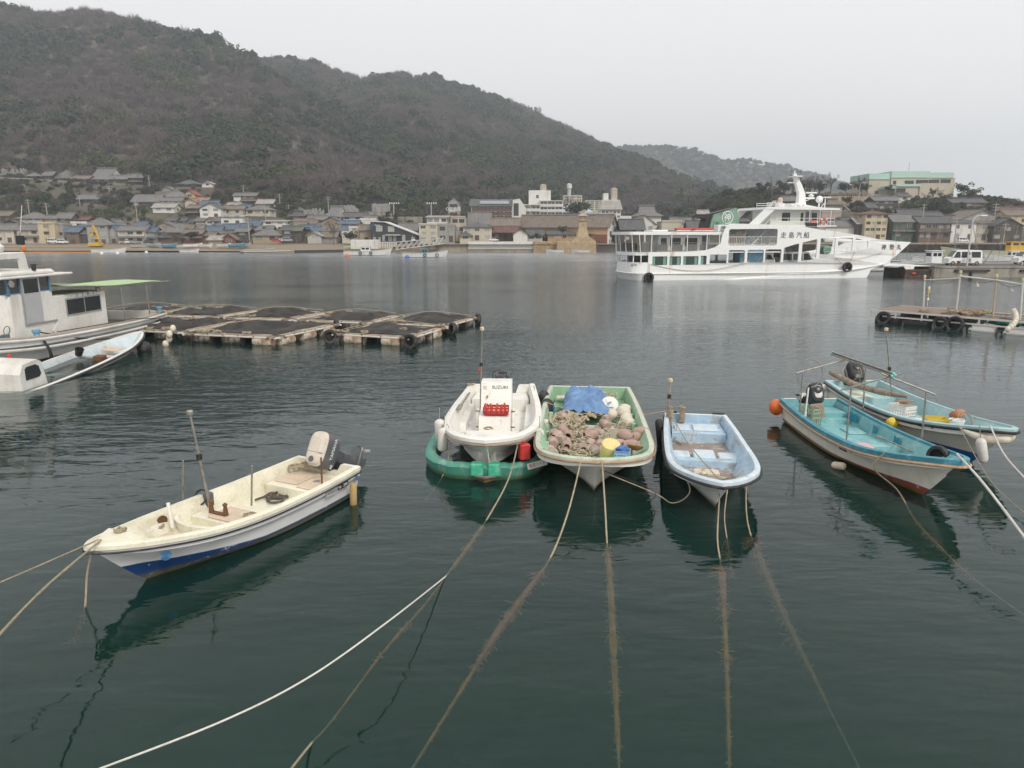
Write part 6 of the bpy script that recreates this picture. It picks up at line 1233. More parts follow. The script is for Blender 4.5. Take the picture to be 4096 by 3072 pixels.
tag(MB().lathe([(.13, 0), (.17, .32), (.18, .32), (.14, .02), (.001, .02)], 16).build('black_bucket', BLKP, None, Hs.w(6.0, .55, .0), (R(15), R(25), 0), sm=40), 'black bucket tipped in the half sunk skiff', 'bucket')
tag(MB().sph((-17.6, 33.6, .12), .33, 16, 10).build('black_buoy', BLACKR, sm=80), 'black ball buoy floating under the bow of the half sunk skiff', 'buoy')
for i in range(4): tag(MB().sph((-17.25 + .12 * i, 35.0 + .18 * (i % 2), .1 + .25 * i), .15, 10, 8, sz=1.3).build('chain_float', FOAM, sm=80), 'cream float in the string hanging at the skiff bow', 'float', 'string of floats at the skiff bow')
# ---------------------------------------------------------------- light raft on the right
RW = mat('raft_white_bar', (.62, .61, .58), .6, .1, 3, (.3, .2, .12), .45, 3); RP = mat('raft_deck_plank', (.27, .2, .16), .9, .25, 3)
a_, b_ = V((22.9, 45.3, 0)), V((30.5, 35.6, 0)); dr_ = (b_ - a_); ln = dr_.length; ang = math.atan2(dr_.y, dr_.x)
RT = thing('work_raft', 'long work raft with white frame, lamp posts and barrel floats', 'raft', a_, ang); wd = 4.2
for zz in (.35, .68): 
    for y_ in (0, wd): MB().box(0, ln, y_ - .05, y_ + .05, zz, zz + .08).build('frame_bar', RW, RT)
for k in range(9):
    for y_ in (0, wd): MB().box(k * ln / 8 - .04, k * ln / 8 + .04, y_ - .045, y_ + .045, .3, .75).build('frame_post', RW, RT)
for k in range(7): MB().box(.1, 3.6, .25 + k * .56, .75 + k * .56, .7, .75).build('plank', RP, RT)
for y_ in (.15, .5, 1.9, 2.3, 3.6, 3.95): MB().box(3.7, ln, y_, y_ + .28, .7, .745).build('plank', RP, RT)
rfl = mat('raft_barrel_wrapped', (.03, .03, .03), .6, .3, 3, (.85, .84, .8), .95, .95, dlo=.46, dhi=.5)
for k in range(7):
    x_ = 1.0 + k * 1.75
    if k == 2: MB().bevbox(x_ - .85, x_ + .7, .1, .8, -.2, .42, .08).build('foam_block', FOAM, RT)
    else: link('barrel_float', MB().lathe([(.001, -.72), (.28, -.72), (.34, -.66), (.36, -.3), (.36, .3), (.34, .66), (.28, .72), (.001, .72)], 16, Matrix.Rotation(R(90), 4, 'Y')).mesh('barrel_float', BLACKR if k < 2 else rfl, 40), RT, (x_, .35, .12))
    link('barrel_float', MB().lathe([(.28, -.72), (.36, -.3), (.36, .3), (.28, .72)], 14, Matrix.Rotation(R(90), 4, 'Y')).mesh('barrel_float', BLACKR), RT, (x_, wd - .35, .12))
RTM = Matrix.LocRotScale(RT.location, RT.rotation_euler.to_quaternion(), None)
tops = []
for i, (bx, by, tx, ty) in enumerate(((3694, 1228, 3699, 1110), (3824, 1256, 3842, 1093), (3971, 1268, 3986, 1108), (4080, 1280, 4092, 1125))):
    p_ = P(bx, by, .7); q_ = D(tx, ty, p_.y); po = MB().tube([p_, q_], .05, 8).build('lamp_post', RW if i != 2 else mat('rusty_pipe', (.5, .36, .24), .7, .2, 3), None); po.parent = RT; po.matrix_parent_inverse = RTM.inverted(); tops.append(q_)
    lp_ = MB().lathe([(.05, -.04), (.08, 0), (.08, .14), (.05, .17)], 12).build('lamp', mat('lamp_cream', (.6, .5, .3), .4), None, q_); lp_.parent = RT; lp_.matrix_parent_inverse = RTM.inverted()
for i in range(3):
    q1, q2 = tops[i] - V((0, 0, .18)), tops[i + 1] - V((0, 0, .18 + (.12 if i == 0 else 0))); bb = MB().tube([q1, q2], .05, 8).build('overhead_pipe', RW, None); bb.parent = RT; bb.matrix_parent_inverse = RTM.inverted()
    wr = MB().tube(rope_path([q1, q2], 12, .25), .012, 4).build('cable', BLKP, None); wr.parent = RT; wr.matrix_parent_inverse = RTM.inverted()
for i, f in enumerate((.5, .6)):
    q_ = tops[i + 1].lerp(tops[i + 2], f); ll = MB().lathe([(.03, .25), (.05, .18), (.1, .1), (.16, .0), (.001, .02)], 14).tube([(0, 0, .2), (0, 0, .45)], .015, 5).build('work_light', STEEL, None, q_ - V((0, 0, .65))); ll.parent = RT; ll.matrix_parent_inverse = RTM.inverted()
q_ = tops[0].lerp(tops[1], .18); hf = tag(MB().tube([(0, 0, 0), (0, 0, -.6)], .008, 4).lathe([(.001, -.6), (.06, -.66), (.06, -.8), (.001, -.82)], 10).sph((0, 0, -1.45), .08, 8, 6).tube([(0, 0, -.8), (0, 0, -1.9)], .014, 4).build('hanging_float', WHITE, None, q_), 'string of small floats hanging from the raft lamp pipe', 'float'); MB().lathe([(.001, 0), (.07, .03), (.07, .2), (.001, .23)], 10).build('yellow_float', YELP, hf, (0, 0, -1.06))
b = MB()
for k in range(16): coil(b, (rnd.uniform(2.2, 5.5), rnd.uniform(.8, 3.4), .78), .3, 3, .025, rnd, .18)
stuff(b.build('rope_heap', ROPE, RT)); b = MB()
for k in range(3): b.sph((4.6 + k * .3, 2.0 + .2 * k, .82), .35, 10, 6, sz=.5)
b.build('brown_net', mat('brown_net', (.26, .13, .08), .95, .3, 5, bump=.8), RT, sm=70); b = MB()
for k in range(8): b.sph((6.6 + k * .55, .9 + .25 * (k % 3), .45), .32, 10, 6, sz=.55)
b.build('green_net', mat('green_net', (.02, .16, .12), .95, .35, 5, bump=.8), RT, sm=70)
for i, (x_, r_, lab) in enumerate(((.9, .52, 'large tyre at the outer end of the work raft'), (4.2, .5, 'tyre on the side of the work raft, left of its bigger neighbour'), (5.0, .6, 'biggest tyre on the side of the work raft'))): tyre(lab, RTM @ V((x_, -.16, .3)), (R(86), 0, ang + R(8 if i == 0 else 0)), r_ * .8, .15)
for i in range(9): p_ = P(4092 - 12 * (i // 2) - (20 if i > 6 else 0), 1250 + 12 * i if i < 6 else 1318, .9); tag(MB().sph(tuple(P(4075 - (i - 4) ** 2 * 1.2 - 3 * i, 1245 + 9 * i, 1.2 - .08 * i)), .14, 10, 7, sz=1.25).build('net_float', FOAM, sm=80), 'cream net float in the garland on the work raft', 'float', 'float garland on the work raft')
# ---------------------------------------------------------------- mooring ropes
WEED = [mat('brown_weed', (.6, .27, .09), .95, .35, 4), mat('red_weed', (.5, .22, .15), .95, .35, 4), mat('green_weed', (.5, .34, .16), .95, .3, 4)]
def rope(label, pts, r=.022, m=ROPE, sag=0.0, n=40, weed=None, name='mooring_rope'):
    """pts: world points; weed: list of (t0, t1, spread, density, colour index) growing along the sunken part"""
    r *= .8; path = rope_path(pts, n, sag); o = tag(MB().tube(path, r, 6).build(name, m, sm=60), label, 'rope', 'mooring ropes')
    for t0, t1, sp, den, ci in weed or ():
        b = MB(); rr = random.Random(int(t0 * 100) + n)
        for k in range(den * 3):
            t_ = rr.uniform(t0, t1); i = min(n - 2, int(t_ * (n - 1))); f = t_ * (n - 1) - i; p = V(path[i]).lerp(V(path[i + 1]), f)
            d = rv(rr); d.z = -abs(d.z) * .6
            if p.z > -.05: continue
            s = sp * (.6 + 1.6 * max(0, mnoise.noise((t_ * 22, ci, 7)))) * rr.uniform(.2, 1) * (1 - .5 * abs(2 * (t_ - t0) / (t1 - t0) - 1)); w = d.cross(rv(rr)).normalized() * .007
            q = p + d * s * .5 + rv(rr) * s * .2; b.add([p - w, p + w, q + w, q - w], [(0, 1, 2, 3)]); e = q + d * s * .4 + rv(rr) * s * .25; b.add([q - w, q + w, e], [(0, 1, 2)])
        ii = [i for i in range(n) if t0 <= i / (n - 1) <= t1 and path[i][2] < -.05]
        if len(ii) > 3 and den > 150: b.tube([path[i] for i in ii], [max(r, sp * (.2 + .22 * mnoise.noise((i * .9, ci, 2))) * (.4 + .6 * math.sin(math.pi * (k + .5) / len(ii)))) for k, i in enumerate(ii)], 7)
        stuff(b.build('weed', WEED[ci], o))
    return o
rope('rope from the white and blue skiff bow to the near quay', [A.w(5.2, .05, .97), D(180, 2350, 8.2), D(-60, 2600, 6.3)], .02)
rope('thin rope from the white and blue skiff bow towards the picture edge', [A.w(5.2, .0, .97), D(150, 2265, 9.0), D(-60, 2355, 8.2)], .013)
rope('rope hanging from the skiff bow straight into the water', [A.w(5.3, .0, .9), P(348, 2300, .45), P(338, 2440, -.05), P(300, 2560, -.7)], .02, ROPE, 0, 20, [(.7, 1, .18, 60, 1)])
rope('old rope from the console boat bow, weedy where it dips under', [Bt.w(5.4, -.75, .92), P(2040, 1900, .4), P(1955, 2065, .02), P(1870, 2190, -.14), P(1782, 2308, -.01)], .022, ROPE, 0, 50, [(.5, 1, .14, 600, 0), (.4, .7, .16, 260, 2)])
rope('thick white rope rising from the water to the near quay', [P(1790, 2297, -.04), P(1782, 2306, .0), D(1560, 2480, 8.4), D(1250, 2700, 7.2), D(900, 2880, 6.5), D(360, 3090, 5.9)], .0145, ROPEW, 0, 60)
rope('old sunken rope running on from the dip of the console boat rope', [P(1790, 2300, -.25), P(1690, 2430, -.4), P(1540, 2600, -.35), P(1330, 2880, -.12), P(1240, 2980, .02), D(1130, 3120, 5.6)], .016, ROPE, 0, 40, [(0, .6, .1, 300, 0)])
rope('rope from the bow of the pot boat, sunken part shaggy with orange weed', [Ct.w(7.5, .28, .98), P(2275, 2040, .45), P(2205, 2225, .0), P(2120, 2350, -.12), P(1990, 2530, -.25), P(1870, 2720, -.32), P(1640, 3090, -.45)], .022, ROPE, 0, 60, [(.34, .97, .13, 1100, 0), (.4, .8, .3, 200, 1)])
rope('rope from the middle of the pot boat bow, dropping straight under', [Ct.w(7.7, -.12, .95), P(2420, 2020, .45), P(2428, 2170, .0), P(2440, 2330, -.35), P(2455, 2640, -.5), P(2478, 3100, -.55)], .022, ROPE, 0, 60, [(.33, .36, .16, 120, 0), (.36, .97, .17, 800, 2), (.38, .95, .3, 330, 0)])
rope('rope from the stem of the pale blue boat, weedy below the surface', [Dt.w(5.85, .0, .5), P(2870, 2150, .12), P(2883, 2260, -.05), P(2895, 2420, -.28), P(2908, 2700, -.42), P(2918, 3100, -.55)], .02, ROPE, 0, 60, [(.28, .97, .17, 1000, 0), (.3, .6, .34, 200, 1)])
rope('short rope from the pale blue boat bow into the water', [Dt.w(6.2, -.1, .84), P(2898, 2060, .35), P(2908, 2155, -.02), P(2930, 2300, -.5)], .016, ROPE, 0, 24, [(.6, 1, .25, 120, 1)])
rope('rope from the shoulder of the pale blue boat, fading under murky weed', [Dt.w(5.75, -.5, .86), P(2985, 2040, .35), P(3003, 2140, .0), P(3060, 2290, -.5), P(3180, 2560, -.9), P(3440, 3080, -1.15)], .018, ROPE, 0, 50, [(.3, .9, .34, 700, 1), (.3, .8, .25, 300, 0)])
rope('slack rope looping between the pot boat and the pale blue boat', [Ct.w(7.0, 1.12, .95), P(2590, 1960, .25), P(2690, 2012, .12), P(2760, 1965, .4), Dt.w(5.3, .75, .8)], .016)
rope('thin rope from the pot boat quarter to the post of the pale blue boat', [Ct.w(2.2, 1.3, .85), Dt.w(.5, .72, .85)], .013, mat('pink_rope', (.5, .36, .28), .9), .3)
rope('dark line hanging from the pot boat corner', [Ct.w(6.9, 1.2, .9), P(2592, 1950, .35), P(2586, 2010, -.02)], .01, ROPEB, 0, 12)
rope('thick white rope from the turquoise boat bow to the near quay', [Et.w(6.9, .1, 1.18), D(3935, 1935, 12.2), D(4110, 2165, 10.6)], .028, ROPEW)
rope('rope from the near side of the turquoise boat, sinking orange with weed', [Et.w(5.9, -.78, .92), Et.w(5.75, -.92, .5), P(3590, 1960, .12), P(3660, 2080, -.12), P(3760, 2190, -.25), P(3900, 2320, -.35), P(4110, 2470, -.4)], .02, ROPE, 0, 50, [(.4, .8, .12, 350, 0), (.5, .85, .3, 120, 1)])
rope('white rope from the basket boat bow to the picture edge', [Ft.w(7.1, -.25, 1.15), D(4015, 1815, 14.2), D(4110, 1925, 13.2)], .022, ROPEW)
rope('thin slack rope from the basket boat bow under the white one', [Ft.w(6.5, -.6, 1.02), P(3960, 1920, .3), P(4110, 2060, .1)], .011)
rope('rope down the bow of the console boat into the green collar', [Bt.w(5.3, .98, .96), P(1800, 1800, .5), P(1765, 1915, -.05), P(1700, 2000, -.5)], .018, ROPE, 0, 20)
rope('line from the console boat stem to the green prow', [Bt.w(6.5, .0, .96), P(1950, 1800, .75), P(1957, 1850, .45)], .014, ROPEW, 0, 12)
# ---------------------------------------------------------------- town
def tile_mat(name, col, moss=(.2, .17, .12), amt=.45, pitch=2.2, rough=.75):
    m, t, o = nodes(name); b = N(t, 'ShaderNodeBsdfPrincipled'); b.inputs['Roughness'].default_value = rough
    tc = N(t, 'ShaderNodeTexCoord').outputs['Object']; sp = N(t, 'ShaderNodeSeparateXYZ'); t.links.new(tc, sp.inputs[0])
    n1 = nz(t, tc, .6, 6, .65); c = mixc(t, ramp(t, n1, .3, .7), tuple(x * .75 for x in col), tuple(x * 1.2 for x in col)); c = mixc(t, ramp(t, nz(t, tc, 1.6, 6), .5, .7, 0, amt), c, moss)
    w = mth(t, 'SINE', mth(t, 'MULTIPLY', sp.outputs['X'], pitch * 6.283)); w2 = mth(t, 'SINE', mth(t, 'MULTIPLY', sp.outputs['Y'], pitch * 6.283)); h = mth(t, 'ADD', w, mth(t, 'MULTIPLY', w2, .45))
    bn = N(t, 'ShaderNodeBump'); bn.inputs['Strength'].default_value = .8; bn.inputs['Distance'].default_value = .06; t.links.new(h, bn.inputs['Height']); t.links.new(bn.outputs[0], b.inputs['Normal'])
    t.links.new(c, b.inputs['Base Color']); t.links.new(b.outputs[0], o.inputs[0]); return m
RM = {'g': tile_mat('grey_tile', (.17, .165, .16)), 'd': tile_mat('dark_tile', (.095, .095, .1)), 'b': tile_mat('blue_sheet_roof', (.085, .125, .17), (.16, .18, .2), .5, 1.2), 'r': tile_mat('red_roof', (.3, .07, .05)), 'rb': tile_mat('red_brown_roof', (.15, .075, .06), (.1, .07, .06)), 'o': tile_mat('orange_tile', (.34, .19, .12)),
      'lt': tile_mat('pale_roof', (.36, .34, .31), (.25, .23, .2)), 'gn': tile_mat('green_roof', (.12, .14, .09)), 'bn': tile_mat('brown_grey_tile', (.19, .155, .125), (.13, .1, .08)), 'w': mat('white_flat_roof', (.6, .6, .58), .8, .1, .8), 'c': mat('concrete_roof', (.3, .29, .27), .9, .15, .8)}
def wl(name, col, dirt=(.2, .17, .13), amt=.45): return mat(name, col, .85, .08, .5, dirt, amt, .5, streak=True)
WM = {'cr': wl('cream_wall', (.56, .51, .42)), 'wh': wl('white_wall', (.68, .67, .64), (.35, .32, .28), .35), 'gr': wl('grey_wall', (.33, .325, .31)), 'br': wl('brown_board_wall', (.17, .12, .085)), 'dk': wl('charred_board_wall', (.07, .06, .052)), 'ye': wl('yellow_wall', (.55, .46, .3)), 'pk': wl('pinkish_wall', (.44, .34, .28)),
      'tan': wl('tan_wall', (.38, .3, .2)), 'bk': mat('black_siding', (.032, .035, .038), .6, .12, 1), 'rd': wl('red_board_wall', (.2, .075, .05)), 'be': wl('beige_wall', (.5, .44, .36)), 'lg': wl('pale_grey_wall', (.46, .45, .42)), 'or': wl('ochre_wall', (.45, .3, .17)), 'gn': wl('green_sheet_wall', (.06, .11, .08)), 'cl': wl('pale_sand_wall', (.5, .46, .37), (.4, .36, .28), .3)}
FRA, FRB, FRW = mat('window_alu', (.3, .3, .3), .4), mat('window_brown', (.1, .07, .05), .7), mat('window_white', (.6, .6, .58), .5)
PANE = mat('window_glass', (.035, .042, .046), .1, .5, .7); CURTW = mat('window_curtain', (.33, .34, .33), .7, .25, .7)
def winmesh(fr, pane, nx=2, ny=1):
    b = MB(); b.box(-.5, .5, -.05, .02, -.5, -.44); b.box(-.5, .5, -.05, .02, .44, .5); b.box(-.5, -.455, -.05, .02, -.44, .44); b.box(.455, .5, -.05, .02, -.44, .44)
    for i in range(1, nx): x = -.455 + .91 * i / nx; b.box(x - .02, x + .02, -.035, .02, -.44, .44)
    for i in range(1, ny): z = -.44 + .88 * i / ny; b.box(-.455, .455, -.03, .02, z - .02, z + .02)
    b.cur = 1; b.box(-.455, .455, -.012, .005, -.44, .44); return b.mesh('window', [fr, pane])
WINS = [winmesh(FRA, PANE), winmesh(FRW, PANE, 2, 2), winmesh(FRB, PANE, 3, 1), winmesh(FRA, CURTW), winmesh(FRW, CURTW, 2, 2), winmesh(FRB, CURTW, 4, 2)]
DOORM = MB().box(-.5, .5, -.04, .02, 0, 1).mesh('door', FRB); SHUT = MB().box(-.5, .5, -.05, .02, -.5, .5).mesh('shutter', mat('shutter_brown', (.13, .1, .075), .8))
def slab_faces(b, polys, th=.16):
    for q in polys:
        n = len(q); b.add(list(q) + [(x, y, z - th) for x, y, z in q], [tuple(range(n)), tuple(range(2 * n - 1, n - 1, -1))] + [(i, n + i, n + (i + 1) % n, (i + 1) % n) for i in range(n)])
def build_roof(r, kind, w, d, ze, zr, m, oh=.55, wallm=None):
    b = MB(); k = (zr - ze) / (d / 2); dz = oh * k * .7; rc = None
    if kind == 'gx':
        slab_faces(b, [[(-oh, -oh, ze - dz), (w + oh, -oh, ze - dz), (w + oh, d / 2, zr), (-oh, d / 2, zr)], [(w + oh, d + oh, ze - dz), (-oh, d + oh, ze - dz), (-oh, d / 2, zr), (w + oh, d / 2, zr)]]); rc = [(-oh, d / 2, zr + .1), (w + oh, d / 2, zr + .1)]
    elif kind == 'gy':
        k = (zr - ze) / (w / 2); dz = oh * k * .7
        slab_faces(b, [[(-oh, d + oh, ze - dz), (-oh, -oh, ze - dz), (w / 2, -oh, zr), (w / 2, d + oh, zr)], [(w + oh, -oh, ze - dz), (w + oh, d + oh, ze - dz), (w / 2, d + oh, zr), (w / 2, -oh, zr)]]); rc = [(w / 2, -oh, zr + .1), (w / 2, d + oh, zr + .1)]
    elif kind == 'hip':
        i = min(w, d) / 2 * .95; a, c = (i, w - i) if w > d else (w / 2 - .01, w / 2 + .01); ya, yc = (d / 2, d / 2) if w > d else (i, d - i)
        A_, B_, C_, D_ = (-oh, -oh, ze - dz), (w + oh, -oh, ze - dz), (w + oh, d + oh, ze - dz), (-oh, d + oh, ze - dz)
        if w > d: E_, F_ = (a, d / 2, zr), (c, d / 2, zr); slab_faces(b, [[A_, B_, F_, E_], [C_, D_, E_, F_], [B_, C_, F_], [D_, A_, E_]])
        else: E_, F_ = (w / 2, ya, zr), (w / 2, yc, zr); slab_faces(b, [[A_, B_, E_], [B_, C_, F_, E_], [C_, D_, F_], [D_, A_, E_, F_]])
        rc = [(E_[0], E_[1], zr + .08), (F_[0], F_[1], zr + .08)]
    elif kind == 'iri':          # hipped skirt with a steep gabled top, as on temple halls
        zm = lerp(ze, zr, .34); ix, iy = w * .16, d * .2
        A_, B_, C_, D_ = (-oh * 1.6, -oh * 1.6, ze - .2), (w + oh * 1.6, -oh * 1.6, ze - .2), (w + oh * 1.6, d + oh * 1.6, ze - .2), (-oh * 1.6, d + oh * 1.6, ze - .2)
        a, b2, c, e = (ix, iy, zm), (w - ix, iy, zm), (w - ix, d - iy, zm), (ix, d - iy, zm); m1, m2 = (ix, lerp(iy, d / 2, .5), lerp(zm, zr, .42)), (w - ix, lerp(iy, d / 2, .5), lerp(zm, zr, .42)); n1, n2 = (ix, d - lerp(iy, d / 2, .5), m1[2]), (w - ix, d - lerp(iy, d / 2, .5), m1[2]); E_, F_ = (ix, d / 2, zr), (w - ix, d / 2, zr)
        slab_faces(b, [[A_, B_, b2, a], [B_, C_, c, b2], [C_, D_, e, c], [D_, A_, a, e], [a, b2, m2, m1], [m1, m2, F_, E_], [c, e, n1, n2], [n2, n1, E_, F_]]); rc = [(ix - .3, d / 2, zr + .22), (w - ix + .3, d / 2, zr + .22)]
        g = MB(); 
        for x in (ix + .25, w - ix - .25): g.add([(x, iy + .3, zm + .02), (x, d / 2, zr - .3), (x, d - iy - .3, zm + .02)], [(0, 1, 2)])
        g.build('gable_board', WM['wh'], r)
    elif kind == 'sl': slab_faces(b, [[(-oh, -oh, zr), (w + oh, -oh, ze), (w + oh, d + oh, ze), (-oh, d + oh, zr)]], .22)
    elif kind == 'sf': slab_faces(b, [[(-oh, -oh, ze), (w + oh, -oh, ze), (w + oh, d + oh, zr), (-oh, d + oh, zr)]], .18)
    else: b.box(-.12, w + .12, -.12, d + .12, ze - .25, ze + .02)
    ro = b.build('roof', m, r)
    if rc and kind != 'flat': MB().tube(rc, .17 if kind != 'iri' else .32, 6).build('ridge_cap', m, ro)
    return ro
Z = {1: (0, 600, .463), 2: (900, 700, .463), 3: (1700, 700, .4069), 4: (2400, 650, .4069), 5: (3200, 650, .405)}
FOOT = []
def zp(zn, x, y): ox, oy, k = Z[zn]; return ox + x * k, oy + y * k
def house(zn, x0, x1, yg, ye, yr, Y, kind, wm, rm, st, label, dep=None, win=1, rot=0.0, cat='house', name=None, oh=.55, pent=None, grp=None, ww=None):
    a = D(*zp(zn, x0, yg), Y); c = D(*zp(zn, x1, yg), Y); w = c.x - a.x; d = dep or max(5.0, min(9.0, w * .8)); zg = a.z
    ze = D(*zp(zn, x0, ye), Y).z - zg; zr = D(*zp(zn, x0, yr), Y + (d / 2 if kind in ('gx', 'hip', 'iri') else 0)).z - zg
    if kind == 'sl': zr = D(*zp(zn, x0, yr), Y).z - zg
    r = thing(name or ('house' if cat == 'house' else cat.replace(' ', '_')), label, cat, (a.x, Y, zg), R(rot), grp or 'buildings of the harbour town'); FOOT.append((a.x - 1.5, c.x + 1.5, Y - 2.5, Y + d + 1.5)); PADS.append(((a.x + c.x) / 2, w / 2, Y + .5, zg - .1))
    b = MB(); lowz = -6.0
    if kind == 'gx': prof = [(0, lowz), (0, ze), (d / 2, zr - .1), (d, ze), (d, lowz)]; b.prism(prof, 0, w, Matrix(((0, 0, 1, 0), (1, 0, 0, 0), (0, 1, 0, 0), (0, 0, 0, 1))))
    elif kind == 'gy': b.prism([(0, lowz), (w, lowz), (w, ze), (w / 2, zr - .1), (0, ze)], -d, 0, Matrix.Rotation(R(90), 4, 'X'))
    elif kind == 'sl': b.prism([(0, lowz), (w, lowz), (w, ze - .2), (0, zr - .2)], -d, 0, Matrix.Rotation(R(90), 4, 'X'))
    else: b.box(0, w, 0, d, lowz, ze)
    b.build('wall', WM[wm], r); build_roof(r, kind, w, d, ze, zr, RM[rm], oh if kind != 'flat' else 0)
    rr = random.Random(label); hs = max(1.6, ze / max(1, st))
    if win:
        for s in range(st):
            n_ = max(1, int(w / 2.7)) if win == 1 else win; zc = hs * s + hs * .55; wh_ = min(1.25, hs * .46); wd_ = min(ww or rr.choice((1.25, 1.6, 1.75)), w / n_ * .78)
            for i in range(n_):
                xc = w * (i + .5) / n_ + rr.uniform(-.15, .15)
                if s == 0 and i == n_ // 2 and st > 1 and cat == 'house': link('door', DOORM, r, (xc, 0, 0), None, (1.3, 1, min(2.0, hs * .75)))
                else:
                    wo = link('window', rr.choice(WINS), r, (xc, 0, zc), None, (wd_, 1, wh_))
            if w > 4 and s == st - 1: link('window', rr.choice(WINS), r, (w, d * .5, zc), (0, 0, R(90)), (1.2, 1, wh_)); link('window', rr.choice(WINS), r, (0, d * .5, zc), (0, 0, R(-90)), (1.2, 1, wh_))
    if pent or (pent is None and st == 2 and kind in ('gx', 'hip') and rr.random() < .55):
        p = MB(); zz = hs * 1.02; slab_faces(p, [[(-.3, -1.0, zz - .35), (w + .3, -1.0, zz - .35), (w + .3, 0, zz + .1), (-.3, 0, zz + .1)]], .1); p.build('pent_roof', RM[rm], r)
    if kind == 'flat': MB().box(-.08, w + .08, -.08, .05, ze, ze + .4).build('parapet', WM[wm], r)
    return r
